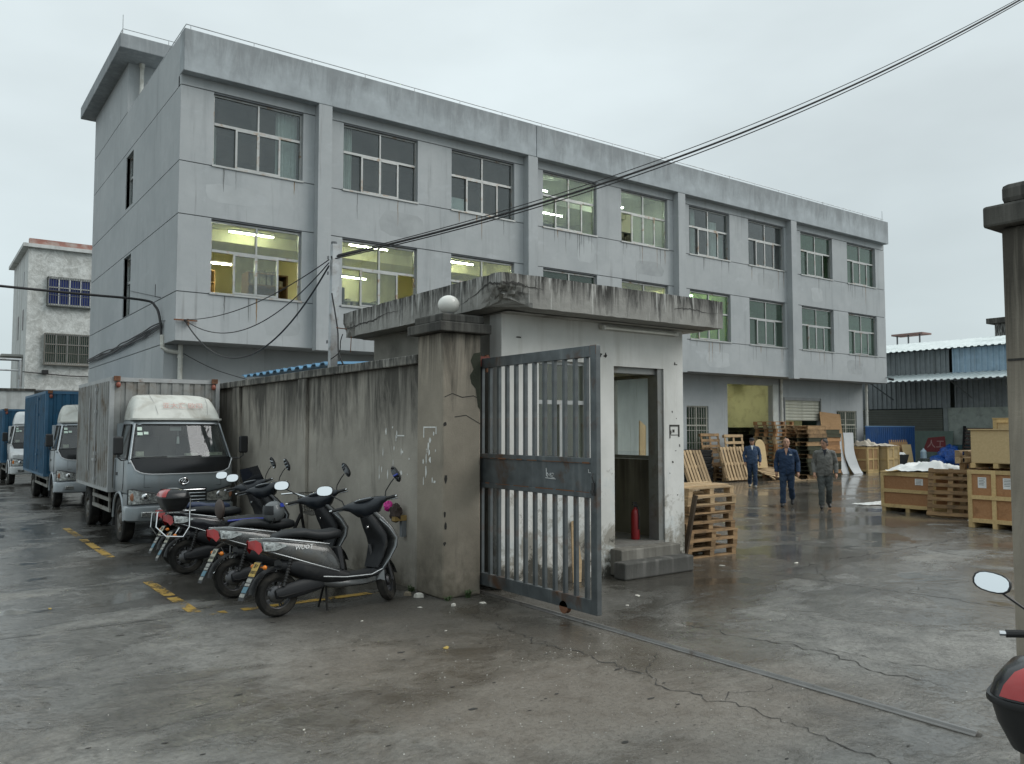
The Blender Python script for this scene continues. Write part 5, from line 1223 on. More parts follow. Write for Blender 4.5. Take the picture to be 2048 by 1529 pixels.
def xf(mb, mat):
    mb.v = [tuple(mat @ Vector(p)) for p in mb.v]; return mb
def scooter(name, label, loc, rz, paint, steer=-40, lean=0, seat_mat=None, tail_trim=True, plate=None, screen=False, cat='scooter', inner=None, script=None, mturn=-48, msize=1.):
    t = thing(name, label, cat, loc, (radians(lean), 0, radians(rz)), group='scooters parked against the wall')
    inner = inner or m_darkpl
    RW, FW, rr = -.62, .62, .218
    # steering transform: turn about the raked head tube
    ax0, ax1 = Vector((.40,0,1.02)), Vector((.60,0,.25)); ax = (ax0-ax1).normalized()
    S = Matrix.Translation(ax1) @ Matrix.Rotation(radians(steer), 4, ax) @ Matrix.Translation(-ax1)
    def wheel(cx, front):
        m = MB(); h = .048; P = [(.135,-h*.7),(.165,-h),(.195,-h*.95),(.212,-h*.6),(.218,0),(.212,h*.6),(.195,h*.95),(.165,h),(.135,h*.7)]
        m.lathe(P, (cx,0,rr), 'y', 32)
        if front: xf(m, S)
        w = m.build('wheel', m_tyre, t, smooth=True, angle=30)
        m = MB(); m.lathe([(.137,-.035),(.128,-.030),(.122,0),(.128,.030),(.137,.035)], (cx,0,rr), 'y', 32)
        hub = .062 if front else .085
        m.lathe([(.001,-.05),(hub*.7,-.048),(hub,-.03),(hub,.03),(hub*.7,.048),(.001,.05)], (cx,0,rr), 'y', 20)
        for k in range(5):
            a = 2*pi*k/5
            for da in (-.12,.12): m.tube([(cx+hub*.8*cos(a),0,rr+hub*.8*sin(a)),(cx+.13*cos(a+da),0,rr+.13*sin(a+da))], .009, 5)
        if front: xf(m, S)
        m.build('rim', M('scooter_rim', (.10,.10,.105), .35, .7, dirt=(.09,.085,.07), dscale=9), w, smooth=True)
    wheel(RW, False); wheel(FW, True)
    # rear body: two flanks and tail, lofted along x
    def flank(pts, n=16, ex=2.6):
        m = MB(); m.rings([[(x, math.copysign(abs(cos(a))**(2/ex),cos(a))*hw, zc + math.copysign(abs(sin(a))**(2/ex),sin(a))*hh) for a in [2*pi*(j+.5)/n for j in range(n)]] for x, zc, hw, hh in pts]); return m
    flank([(-.90,.735,.035,.022),(-.86,.725,.085,.050),(-.76,.700,.125,.085),(-.62,.665,.150,.110),(-.45,.625,.165,.135),(-.28,.575,.170,.160),(-.14,.52,.165,.185),(-.05,.45,.150,.170),(.02,.40,.120,.120)]).build('body_panel', paint, t, smooth=True, angle=60)
    flank([(-.60,.50,.10,.05),(-.45,.47,.155,.10),(-.28,.42,.172,.13),(-.12,.37,.172,.12),(.02,.33,.165,.09),(.12,.31,.155,.065)]).build('lower_panel', inner, t, smooth=True, angle=60)
    for s in (-1,1):
        m = MB(); m.tube([(-.88,s*.07,.70),(-.74,s*.132,.645),(-.55,s*.168,.575),(-.35,s*.184,.50),(-.15,s*.186,.43),(-.02,s*.17,.385)], [.004,.005,.006,.006,.005,.004], 6); m.build('trim_strip', m_silver_sc if tail_trim else paint, t, smooth=True)
        m = MB(); m.tube([(-.86,s*.085,.775),(-.70,s*.13,.770),(-.5,s*.155,.735),(-.3,s*.165,.70),(-.12,s*.162,.67)], [.005,.008,.009,.007,.004], 6); m.build('trim_strip', m_silver_sc, t, smooth=True)
        m = MB(); m.add([(-.912,s*.02,.755),(-.912,s*.02,.69),(-.875,s*.098,.665),(-.845,s*.118,.625),(-.815,s*.134,.665),(-.825,s*.124,.735),(-.865,s*.098,.765)], [(0,1,2,6),(2,3,4,5),(2,5,6)]); m.build('tail_light', m_redlens, t)
        m = MB(); m.add([(-.80,s*.140,.655),(-.81,s*.133,.745),(-.66,s*.154,.725),(-.56,s*.168,.690),(-.70,s*.160,.650)], [(0,1,2,3,4)]); m.build('clear_tail_lens', m_lens, t)
        m = MB(); m.sphere((-.80,s*.15,.50),.022,10,7); m.cyl((-.80,s*.05,.50),(-.80,s*.16,.50),.008,n=5); m.build('rear_indicator', m_amber, t, smooth=True)
        m = MB(); m.tube([(-.50,s*.12,.62),(-.60,s*.12,.30)], [.016,.016], 8)
        for k in range(9): m.lathe([(.018,-.006),(.027,0),(.018,.006)], (-.515-.0085*k,s*.12,.56-.027*k), 'z', 10)
        m.build('shock_absorber', M('shock_black', (.03,.03,.03), .4), t, smooth=True)
    # seat
    m = MB(); m.sweep([(-.66,.765,.07,.012),(-.62,.782,.115,.030),(-.50,.800,.135,.045),(-.36,.795,.140,.052),(-.25,.768,.140,.052),(-.12,.755,.135,.058),(-.01,.765,.115,.058),(.05,.755,.085,.045),(.075,.74,.05,.02)], 16, 2.8); m.build('seat', seat_mat or m_seat, t, smooth=True, angle=70)
    m = MB(); m.sweep([(.02,.62,.10,.05),(.03,.50,.12,.05),(.04,.40,.135,.04)], 12); m.build('seat_front_panel', inner, t, smooth=True)
    # floorboard and underside
    m = MB(); m.sweep([(-.10,.335,.155,.035),(.10,.318,.160,.032),(.32,.312,.160,.032),(.45,.33,.155,.032),(.53,.38,.150,.03)], 14, 5); m.build('floorboard', inner, t, smooth=True, angle=50)
    m = MB(); m.sweep([(-.22,.30,.12,.05),(.0,.255,.145,.05),(.3,.25,.145,.048),(.50,.28,.12,.04)], 12, 3.5); m.build('belly_panel', paint, t, smooth=True, angle=50)
    for s in (-1,1): m = MB(); m.tube([(-.20,s*.170,.35),(.05,s*.170,.318),(.35,s*.166,.312),(.50,s*.155,.36)], .007, 5); m.build('trim_strip', m_silver_sc, t, smooth=True)
    # leg shield
    m = MB(); m.sweep([(.50,.36,.160,.02),(.565,.46,.192,.026),(.635,.58,.215,.034),(.655,.67,.212,.04),(.60,.77,.185,.045),(.52,.88,.140,.042),(.44,.975,.09,.03)], 18, 3.2); m.build('leg_shield', paint, t, smooth=True, angle=60)
    m = MB(); m.sweep([(.44,.37,.145,.012),(.49,.48,.172,.02),(.53,.60,.190,.035),(.52,.70,.182,.06),(.46,.82,.135,.07),(.40,.92,.09,.055)], 14, 3.0); m.build('inner_shield', inner, t, smooth=True, angle=60)
    for s in (-1,1):
        m = MB(); m.tube([(.49,s*.158,.36),(.555,s*.200,.46),(.62,s*.222,.58),(.635,s*.219,.67),(.57,s*.190,.78),(.48,s*.145,.88)], .007, 6); m.build('trim_strip', m_silver_sc if tail_trim else paint, t, smooth=True)
        m = MB(); m.sphere((.655,s*.12,.66),.03,8,6,(.6,1.3,.8)); m.build('front_indicator', m_amber, t, smooth=True)
    m = MB(); m.cyl((.385,-.06,.80),(.37,-.06,.80),.016,n=10); m.build('key_lock', m_chrome, t)
    # fork, front fender, handlebar: all turn with the steering
    m = MB()
    for s in (-1,1): m.tube([(.515,s*.075,.62),(.62,s*.075,rr)], [.019,.016], 8); m.cyl((.62,s*.085,rr),(.62,s*.065,rr),.024,n=10)
    xf(m, S).build('fork', M('fork_grey', (.12,.12,.125), .4, .5), t, smooth=True)
    m = MB(); m.rings([[(FW+(rr+.03)*cos(a), y, rr+(rr+.03)*sin(a)-abs(y)*.5) for y in (-.07,-.05,-.02,.02,.05,.07)] for a in [radians(q) for q in range(20,175,14)]], closed=False); xf(m, S).build('front_fender', paint, t, smooth=True)
    m = MB(); m.tube([(.47,0,.82),(.42,0,1.0)], [.075,.085], 12); xf(m, S).build('steering_column', inner, t, smooth=True)
    m = MB(); m.rings([[(x, y, z) for x, y, z in [(xc + dx*cos(a)*1., yy, zc + dz*sin(a)) for a in [2*pi*j/12 for j in range(12)]]] for yy, xc, zc, dx, dz in ((-.25,.385,1.05,.024,.024),(-.19,.40,1.045,.055,.045),(-.12,.43,1.015,.105,.090),(0,.45,.995,.130,.120),(.12,.43,1.015,.105,.090),(.19,.40,1.045,.055,.045),(.25,.385,1.05,.024,.024))]); xf(m, S).build('handlebar_cover', inner if inner is not m_darkpl else m_bluepl, t, smooth=True, angle=70)
    m = MB(); m.sphere((.39,0,1.085),.09,14,8,(.95,1.35,.28)); xf(m, S).build('instrument_panel', M('instrument_cover', (.10,.11,.12), .15, coat=.5), t, smooth=True)
    m = MB(); m.sphere((.535,0,1.01),.06,14,8,(.4,1.3,.8)); xf(m, S).build('headlight', m_lens, t, smooth=True)
    for s in (-1,1):
        m = MB(); m.tube([(.385,s*.22,1.05),(.335,s*.36,1.045)], .018, 10); xf(m, S).build('grip', m_black_rubber, t, smooth=True)
        m = MB(); m.tube([(.335,s*.36,1.045),(.328,s*.385,1.045)], .012, 8); xf(m, S).build('grip_end', m_chrome, t, smooth=True)
        m = MB(); m.tube([(.41,s*.21,1.045),(.425,s*.27,1.035),(.385,s*.37,1.025)], .006, 6); xf(m, S).build('brake_lever', m_silver_sc, t, smooth=True)
        m = MB(); m.tube([(.39,s*.23,1.065),(.395,s*.25,1.13),(.36,s*.33,1.20),(.355,s*.375,1.235)], .0065, 6); mm = xf(m, S).build('mirror_stem', m_blackp, t, smooth=True)
        m = MB(); c = Vector((.35,s*.405,1.275)); n_ = 16
        rot = (Matrix.Rotation(radians(12), 4, 'Y') @ Matrix.Rotation(radians(s*12), 4, 'X')) if s > 0 else (Matrix.Rotation(radians(mturn), 4, 'Z') @ Matrix.Rotation(radians(-8), 4, 'Y') @ Matrix.Rotation(radians(58), 4, 'X'))
        def oval(d, k): return [tuple(c + rot @ Vector((d, .096*msize*k*math.copysign(abs(cos(a))**.8,cos(a)) , .056*msize*k*math.copysign(abs(sin(a))**.8,sin(a))))) for a in [2*pi*j/n_ for j in range(n_)]]
        m.rings([oval(-.008,1.0),oval(.0,1.06),oval(.015,.95),oval(.026,.6)]); xf(m, S).build('mirror_shell', m_blackp, mm, smooth=True)
        m = MB(); m.poly(oval(-.0095,.93)); xf(m, S).build('mirror_glass', m_mirror, mm)
    if screen:
        m = MB(); m.rings([[(.50-.10*q, y*(1-.15*q), 1.06+.24*q) for y in (-.17,-.1,0,.1,.17)] for q in (0,.5,1)], closed=False); xf(m, S).build('wind_screen', M('dark_screen', (.012,.013,.016), .12, coat=.5), t, smooth=True)
    # swing arm / motor case, stand, rear mudguard with plate
    m = MB(); m.sweep([(-.08,.29,.022,.03),(-.22,.285,.034,.065),(-.40,.265,.042,.082),(-.55,.245,.040,.072),(-.67,.225,.026,.045)], 12, 2.6); xf(m, Matrix.Translation((0,-.095,0))).build('motor_case', m_darkpl, t, smooth=True)
    m = MB(); m.tube([(-.12,.1,.26),(-.62,.10,.222)], .022, 8); m.tube([(-.20,-.12,.25),(-.62,-.13,.20),(-.66,-.13,.21)], .010, 6); m.build('swing_arm', m_chassis, t)
    m = MB(); m.tube([(-.08,.06,.26),(-.10,.17,.012)], .011, 6); m.box(-.13,-.07,.15,.19,.0,.012); m.tube([(-.12,-.06,.26),(-.13,-.09,.0)], .011, 6); m.build('stand', m_chassis, t)
    m = MB(); m.rings([[(RW+(rr+.045)*cos(a), y, rr+(rr+.045)*sin(a)+.015-abs(y)*.25) for y in (-.075,-.05,0,.05,.075)] for a in [radians(q) for q in range(60,190,13)]], closed=False); m.build('rear_fender', m_darkpl, t, smooth=True)
    m = MB(); m.add([(-.80,-.07,.55),(-.80,.07,.55),(-.99,.065,.20),(-.99,-.065,.20),(-.79,-.07,.55),(-.79,.07,.55),(-.98,.065,.20),(-.98,-.065,.20)], [(0,1,2,3),(4,5,6,7),(0,3,7,4),(1,2,6,5),(3,2,6,7)]); ho = m.build('plate_holder', m_darkpl, t)
    d = Vector((-.19,0,-.35)).normalized(); nrm = Vector((-.35,0,.19)).normalized()
    def plate_pt(u, y, off=.006): return tuple(Vector((-.80,0,.55)) + d*u + nrm*off + Vector((0,y,0)))
    pm = plate or m_plate_w
    m = MB(); m.poly([plate_pt(.01,-.075),plate_pt(.01,.075),plate_pt(.155,.075),plate_pt(.155,-.075)]); m.poly([plate_pt(.01,-.075,.004),plate_pt(.01,.075,.004),plate_pt(.155,.075,.004),plate_pt(.155,-.075,.004)]); po = m.build('number_plate', pm, ho)
    eul = Matrix((Vector((0,-1,0)), -d, nrm)).transposed().to_euler()
    lettering('惠·P', .048, m_ink, po, plate_pt(.05,0,.0075), eul); lettering('93R8XU', .045, m_ink, po, plate_pt(.112,0,.0075), eul)
    for u0, u1, mt in ((.175,.215,m_sticker_w),(.225,.25,m_sticker_w),(.26,.32,m_sticker_b),(.33,.365,m_sticker_w)):
        m = MB(); m.poly([plate_pt(u0,-.06),plate_pt(u0,.06),plate_pt(u1,.06),plate_pt(u1,-.06)]); s_ = m.build('sticker', mt, ho)
    if script: lettering(script, .06, m_white_paint, t, (-.40,-.1695,.66), (radians(90-14),0,0), shear=.35)
    return t

scooter('electric_scooter', 'gunmetal scooter with yellow number plate, nearest the camera', (3.58,8.00,0), 3.0, m_grey_sc, 44, -5, plate=m_plate_y, script='WUOT')
scooter('electric_scooter', 'gunmetal scooter with silver flank and a helmet on its seat, second in the row', (3.52,9.14,0), 1.5, m_grey_sc, 46, -5)
s3 = scooter('electric_scooter', 'black scooter with a chrome luggage rack and red-topped box', (3.50,10.98,0), 0.5, m_black_sc, 44, -5)
scooter('electric_scooter', 'black scooter with a dark fly screen, deepest in the row', (3.58,11.72,0), 2, m_black_sc, 42, -5, screen=True, seat_mat=M('blue_edged_seat', (.035,.05,.10), .45))
# chrome rack (part of the third scooter) and top box
m = MB()
for s in (-1,1): m.tube([(-.55,s*.15,.80),(-.80,s*.15,.80),(-1.0,s*.13,.80)], .009, 6); m.tube([(-.62,s*.16,.80),(-.64,s*.21,.60),(-.72,s*.22,.48),(-.92,s*.20,.50),(-1.02,s*.13,.62),(-1.0,s*.13,.80)], .009, 6)
m.tube([(-1.0,-.13,.80),(-1.0,.13,.80)], .009, 6); m.tube([(-.75,-.15,.80),(-.75,.15,.80)], .009, 6); m.tube([(-.6,-.15,.80),(-.6,.15,.80)], .009, 6); m.tube([(-.62,-.16,.8),(-.62,-.2,.95),(-.62,.2,.95),(-.62,.16,.8)], .009, 6)
m.build('luggage_rack', m_chrome, s3, smooth=True)
def top_box(label, loc, rz, sc=1.):
    b = thing('top_box', label, 'luggage box', loc, (0,0,radians(rz)))
    def rr_(hx, hy, r, z, n=5):
        return [(cx_ + r*cos(a), cy_ + r*sin(a), z) for cx_, cy_, a0 in ((hx-r,hy-r,0),(-hx+r,hy-r,pi/2),(-hx+r,-hy+r,pi),(hx-r,-hy+r,1.5*pi)) for a in [a0 + pi/2*k/n for k in range(n+1)]]
    m = MB(); m.rings([rr_(hx*sc, hy*sc, r*sc, z*sc) for hx, hy, r, z in ((.10,.12,.05,0),(.13,.155,.07,.02),(.165,.19,.09,.10),(.185,.205,.10,.165))]); m.build('tub', m_blackp, b, smooth=True, angle=50)
    m = MB(); m.rings([rr_(hx*sc, hy*sc, r*sc, z*sc) for hx, hy, r, z in ((.195,.215,.105,.166),(.197,.217,.105,.175),(.195,.215,.105,.186))]); m.build('seam_band', m_blackp, b, smooth=True, angle=50)
    m = MB(); m.rings([rr_(hx*sc, hy*sc, r*sc, z*sc) for hx, hy, r, z in ((.186,.206,.10,.187),(.175,.195,.10,.225),(.145,.165,.09,.262),(.09,.11,.07,.285),(.03,.04,.025,.292))]); m.build('lid', m_glossblack, b, smooth=True, angle=60)
    m = MB(); m.rings([rr_(hx*sc+.003, hy*sc+.003, r*sc, z*sc+.002)[9:16] for hx, hy, r, z in ((.186,.206,.10,.192),(.175,.195,.10,.225),(.145,.165,.09,.262),(.09,.11,.07,.285))], closed=False); m.build('red_reflector', m_redlens, b, smooth=True)
    m = MB(); m.box(-.06*sc,.06*sc,-.07*sc,.07*sc,.290*sc,.297*sc); m.build('lid_plate', m_silver_sc, b, bevel=.004)
    return b
top_box('black luggage box with a red reflector on the chrome scooter rack', (2.70,10.98,.815), 2, .95)
# helmet on the second scooter
h = thing('helmet', 'grey and blue round helmet resting on a scooter seat', 'helmet', (3.32,9.10,.79), (0,0,radians(200)))
m = MB(); prof = [(sin(pi*i/14), -cos(pi*i/14)) for i in range(3, 15)]
m.rings([[(.125*max(a,.001)*cos(2*pi*j/24), .115*max(a,.001)*sin(2*pi*j/24), .12+.125*z) for j in range(24)] for a, z in prof], True); m.build('shell', M('grey_helmet', (.13,.14,.145), .35, coat=.3), h, smooth=True, angle=60)
m = MB(); m.rings([[(.128*cos(a)*k, .118*sin(a)*k, z) for a in [lerp(-.9,.9,j/10) for j in range(11)]] for k, z in ((1.0,.10),(1.012,.15),(.94,.20))], closed=False); m.build('visor', m_glossblack, h, smooth=True)
m = MB(); m.rings([[(.1285*cos(a)*k, .1185*sin(a)*k, z) for a in [lerp(1.6,3.6,j/10) for j in range(11)]] for k, z in ((.96,.185),(.82,.22))], closed=False); m.build('blue_flash', M('helmet_blue', (.03,.06,.42), .35), h, smooth=True)
m = MB(); m.tube([(.06,.09,.06),(.07,.05,.0),(.07,-.05,.0),(.06,-.09,.06)], .008, 5); m.build('chin_strap', m_black_rubber, h)

# e-bike with a wire basket behind the scooters
eb = thing('basket_bike', 'old black electric bicycle with a wire front basket standing by the wall', 'bicycle', (3.62,9.98,0), (radians(3),0,radians(2)))
for cx_ in (-.52,.52):
    m = MB(); m.lathe([(.225,-.018),(.25,-.02),(.262,0),(.25,.02),(.225,.018)], (cx_,0,.262), 'y', 28); w_ = m.build('wheel', m_tyre, eb, smooth=True)
    m = MB()
    for k in range(12): a = 2*pi*k/12; m.tube([(cx_,.01*(-1)**k,.262),(cx_+.228*cos(a),0,.262+.228*sin(a))], .003, 4)
    m.build('spoke', m_chrome, w_)
m = MB(); m.tube([(-.52,.05,.262),(-.20,.0,.30),(-.25,0,.62)], .016, 6); m.tube([(-.20,0,.30),(.15,0,.32),(.36,0,.78)], .022, 6); m.tube([(.33,0,.98),(.40,0,.62),(.52,.05,.262)], .018, 6); m.build('frame', m_chassis, eb, smooth=True)
m = MB(); m.sweep([(-.62,.74,.08,.02),(-.55,.76,.12,.04),(-.30,.765,.13,.045),(-.08,.75,.12,.045),(.02,.73,.07,.025)], 14, 2.8); sd_ = m.build('saddle', m_seat, eb, smooth=True)
m = MB(); m.tube([(-.60,-.115,.775),(-.3,-.130,.785),(-.06,-.115,.77)], .012, 6); m.build('blue_piping', M('piping_blue', (.03,.05,.32), .4), sd_, smooth=True)
m = MB(); m.sphere((-.66,0,.90),.12,14,9,(.35,1.1,1.)); m.tube([(-.60,0,.74),(-.66,0,.88)], .015, 6); m.build('backrest', M('brown_backrest', (.06,.042,.035), .55), eb, smooth=True)
m = MB(); m.sweep([(-.50,.62,.09,.06),(-.25,.60,.11,.09),(.0,.52,.10,.09),(.16,.40,.08,.06)], 12, 2.6); m.build('side_cover', m_black_sc, eb, smooth=True)
m = MB(); m.box(-.30,.10,-.10,.10,.36,.50); m.build('battery_case', m_darkpl, eb, bevel=.02)
m = MB(); m.tube([(.22,-.30,1.0),(.33,-.20,1.02),(.34,.20,1.02),(.22,.30,1.0)], .012, 6); m.build('handlebar', m_chrome, eb, smooth=True)
m = MB(); x0, x1 = .40, .68
for z, k in ((.78,.82),(.84,.87),(.90,.92),(.96,.97),(1.02,1.)):
    cx_ = (x0+x1)/2; hx, hy = .14*k, .19*k
    m.tube([(cx_-hx,-hy,z),(cx_+hx,-hy,z),(cx_+hx,hy,z),(cx_-hx,hy,z),(cx_-hx,-hy,z)], .0045 if z < 1 else .007, 5)
for i in range(9):
    for s in (-1,1):
        u = lerp(-1,1,i/8); m.tube([(cx_+.14*.82*u,s*.19*.82,.78),(cx_+.14*u,s*.19,1.02)], .0035, 4); m.tube([(cx_+s*.14*.82,.19*.82*u,.78),(cx_+s*.14,.19*u,1.02)], .0035, 4)
    m.tube([(cx_+.115*lerp(-1,1,i/8),-.156,.78),(cx_+.115*lerp(-1,1,i/8),.156,.78)], .0035, 4)
m.build('wire_basket', M('basket_wire', (.09,.085,.075), .5, .5), eb)
# peg on the wall with a dark cloth and a pink bag
t = thing('wall_peg', 'short wooden peg in the wall above the front scooter', 'peg', (4.738,8.62,.80))
m = MB(); m.box(-.16,0,-.035,.035,-.03,.03); m.build('block', M('peg_wood', (.30,.20,.07), .8), t)
m = MB(); m.box(-.06,0,-.028,.028,-.22,-.03); m.build('brace', m_joint, t)
random.seed(4)
def lump(name, label, cat, c, r, sc, mat, amp=.25):
    m = MB(); m.sphere((0,0,0), 1., 16, 10); m.v = [tuple(Vector((x*sc[0],y*sc[1],z*sc[2]))*r*(1+rnd(-amp,amp))) for x,y,z in m.v]
    return tag(m.build(name, mat, smooth=True, loc=c), label, cat)
lump('pink_bag', 'bright pink crumpled bag behind the front scooter', 'bag', (4.60,8.78,.93), .055, (1,1,1), M('pink_bag', (.60,.03,.28), .5, var=.5, scale=30))
lump('dark_cloth', 'dark brown cloth hanging on the wall peg', 'cloth', (4.63,8.66,.86), .09, (.7,1,1.1), M('dark_cloth', (.05,.035,.03), .9))
# scooter cut off by the right edge of the frame
sr = scooter('electric_scooter', 'black scooter with a red-trimmed box cut off at the right edge', (3.66,1.22,0), 14, m_black_sc, 0, -2, mturn=0, msize=.82); sr.scale = (.93,.93,.93)
bx_ = top_box('large black box with red and grey lid at the lower right edge', (2.915,1.06,.84), 14, 1.0)

# ------------------------------------------------------------------ timber: pallets, planks, crates
def wood(name, a, b, grime, rv=.25, gl=.55, gh=.8):
    T = NT(name); v = T.coord('Object', (1,1,1)); oi = T.new('ShaderNodeObjectInfo')
    vm = T.new('ShaderNodeVectorMath', operation='ADD'); T.l.new(v, vm.inputs[0]); mul = T.new('ShaderNodeVectorMath', operation='SCALE'); cmb = T.new('ShaderNodeCombineXYZ')
    for i in range(3): T.l.new(oi.outputs['Random'], cmb.inputs[i])
    T.l.new(cmb.outputs[0], mul.inputs[0]); mul.inputs['Scale'].default_value = 37.; T.l.new(mul.outputs[0], vm.inputs[1])
    mp = T.new('ShaderNodeMapping'); mp.inputs['Scale'].default_value = (2.2, 18, 18); T.l.new(vm.outputs[0], mp.inputs[0])
    g = T.noise(mp.outputs[0], 1.4, 6, .65, .6)
    c = T.mix(T.mrange(g, .3, .7), a, b)
    c = T.mix(1., c, T.mrange(oi.outputs['Random'], 0, 1, 1-rv, 1+rv), 'MULTIPLY')
    c = T.mix(T.mrange(T.noise(vm.outputs[0], 3.2, 6, .65, .5), gl, gh, 0, .85), c, grime)
    T.setin('Base Color', c); T.setin('Roughness', .8); T.bsdf.inputs['Specular IOR Level'].default_value = .3
    T.bump(g, .25, .006); return T.mat
m_pine = wood('pine_board', (.48,.355,.215), (.34,.235,.13), (.13,.095,.06), .3)
m_pine_old = wood('weathered_pine', (.36,.235,.125), (.22,.135,.068), (.055,.042,.03), .35, .48, .72)
m_pine_red = wood('reddish_pine', (.42,.235,.115), (.30,.155,.07), (.11,.07,.04), .3)
m_green_dark = wood('dark_green_timber', (.062,.066,.042), (.034,.036,.024), (.10,.075,.045), .4)
m_ply = wood('plywood_sheet', (.42,.265,.14), (.34,.205,.10), (.18,.115,.06), .1)
m_ply_red = wood('reddish_plywood', (.39,.21,.105), (.31,.155,.07), (.18,.085,.04), .14)
m_ply_pale = wood('pale_plywood', (.58,.44,.245), (.49,.36,.19), (.36,.24,.11), .06, .62, .85)
m_batten = wood('pale_batten', (.60,.445,.225), (.46,.325,.15), (.22,.145,.075), .18)

BOARD_CACHE = {}
def board(l, w, h, mat):
    k = (round(l,3), round(w,3), round(h,3), mat.name)
    if k not in BOARD_CACHE: BOARD_CACHE[k] = MB().box(-l/2,l/2,-w/2,w/2,-h/2,h/2).mesh('board', mat)
    return BOARD_CACHE[k]
def pallet(label, loc, rot, mat, l=1.1, w=1.0, h=.125, parts=True, nb=7, group=None, solid=False, bw=.098):
    """deck boards run along x; three rows of blocks; three bottom boards"""
    bh = .02; t = None
    if parts:
        t = thing('pallet', label, 'pallet', loc, rot, group)
        for k in range(nb):
            y = lerp(-w/2+.05, w/2-.05, k/(nb-1)); link('deck_board', board(l, bw, bh, mat), t, (rnd(-.006,.006), y+rnd(-.006,.006), h-bh/2+rnd(-.002,.002)), (0,0,rnd(-.008,.008)))
        for x in (-l/2+.05, 0, l/2-.05):
            link('stringer_board', board(.095, w, .018, mat), t, (x, 0, h-bh-.0102))
            for y in (-w/2+.06, 0, w/2-.06): link('block', board(.09, .11, h-bh-.02-.022, mat), t, (x+rnd(-.005,.005), y, (h-bh-.02+.022)/2))
        for y in (-w/2+.055, 0, w/2-.055): link('bottom_board', board(l, .095, .02, mat), t, (0, y, .0105))
        return t
    m = MB()
    for k in range(nb):
        y = lerp(-w/2+.05, w/2-.05, k/(nb-1)) + rnd(-.01,.01); m.obox((0,y,h-bh/2), (l+rnd(-.03,.03),.098,bh), rotz(rnd(-.01,.01)), .002)
    for x in (-l/2+.05, 0, l/2-.05):
        if solid: continue
        for y in (-w/2+.06, 0, w/2-.06): m.obox((x,y,(h-bh+.02)/2), (.1,.12,h-bh-.02))
    if solid:
        for y in (-w/2+.03, 0, w/2-.03): m.obox((0,y,(h-bh+.02)/2), (l,.05,h-bh-.02))
    for y in (-w/2+.055, 0, w/2-.055): m.obox((0,y,.01), (l,.1,.02))
    o = m.build('pallet', mat, loc=loc, rot=rot if isinstance(rot,(tuple,list)) else (0,0,rot)); return tag(o, label, 'pallet', group)
random.seed(41)
z = 0.
ORD = ['bottom', 'second lowest', 'third lowest', 'fourth lowest', 'fifth lowest', 'sixth lowest', 'seventh lowest', 'topmost']
for k in range(8):
    pallet('%s weathered pallet in the stack beside the gatehouse' % ORD[k], (9.42+rnd(-.035,.035), 8.48+rnd(-.03,.03), z+.001), (0,0,radians(rnd(-2.,2.))), m_pine_old if k < 6 else m_pine, 1.04, 1.05, .124, group='pallet stack beside the gatehouse'); z += .1245
for k, (y, a, l, nm) in enumerate(((8.15,3,1.15,'front'),(8.32,-1,1.1,'second'),(8.55,2,1.2,'rear'))):
    tag(link('plank', board(l,.13,.022,m_pine), None, (9.42+.03*k,y,z+.014+.002*k), (0,0,radians(a))), 'loose pale plank on top of the near pallet stack, %s of three' % nm, 'plank', 'loose planks on the pallet stack')
m = MB(); m.obox((0,0,.45), (.03,.085,.98)); tag(m.build('leaning_plank', wood('dark_wet_plank', (.085,.062,.042), (.05,.036,.025), (.03,.024,.018), .1), loc=(8.70,7.86,0), rot=(radians(4),radians(10),radians(-12))), 'dark old plank leaning between the gatehouse and the pallet stack', 'plank')
m = MB(); m.prism([(-.09,.0),(.02,.0),(.05,.24),(.0,.74),(-.05,.72)], 'y', -.011, .011); tag(m.build('wood_offcut', m_pine, loc=(6.55,7.58,.004), rot=(radians(-10),0,radians(-14))), 'pale pointed plywood offcut leaning behind the gate bars', 'offcut')
# fire extinguisher
t = thing('fire_extinguisher', 'dark red fire extinguisher on the gatehouse floor inside the door', 'fire extinguisher', (7.93,8.02,.361))
m = MB(); m.lathe([(.001,0),(.055,0),(.058,.02),(.058,.34),(.045,.39),(.022,.41),(.02,.43),(.001,.43)], n=18); m.build('cylinder', M('extinguisher_red', (.24,.012,.015), .35), t, smooth=True)
m = MB(); m.cyl((0,0,.43),(0,0,.46),.018,n=8); m.box(-.05,.03,-.01,.01,.46,.475); m.box(-.05,.02,-.01,.01,.485,.497); m.build('valve', m_blackp, t)
m = MB(); m.tube([(0,-.02,.45),(0,-.06,.43),(0,-.072,.3),(0,-.068,.14)], .009, 6); m.build('hose', m_black_rubber, t)

# ---- yard stock by the factory wall
random.seed(52)
ORDW = ['first','second','third','fourth','fifth','sixth','seventh','eighth','ninth','tenth','eleventh','twelfth','thirteenth','fourteenth','fifteenth']
def stack(n, x, y, w, d, h, mat, what, grp, jit=.04, alt=None, z0=0.):
    for k in range(n):
        mt = alt if alt is not None and random.random() < .3 else mat
        nm = 'lowest' if k == 0 else 'topmost' if k == n-1 else ORDW[k]+' from the ground'
        pallet('pallet %s in %s' % (nm, what), (x+rnd(-jit,jit), y+rnd(-jit,jit), z0+.002+k*(h+.0015)), (0,0,radians(rnd(-1.5,1.5))), mt, w, d, h, parts=False, nb=6, group=grp, solid=(mat is m_green_dark))
stack(15, 26.55, 19.36, 1.2, .95, .140, m_pine_red, 'the tall reddish stack by the doorway', 'tall reddish pallet stack', .05, m_pine)
stack(13, 27.25, 18.45, 1.15, 1.0, .150, m_green_dark, 'the dark green stack right of the doorway', 'dark green pallet stack', .04, m_pine_old)
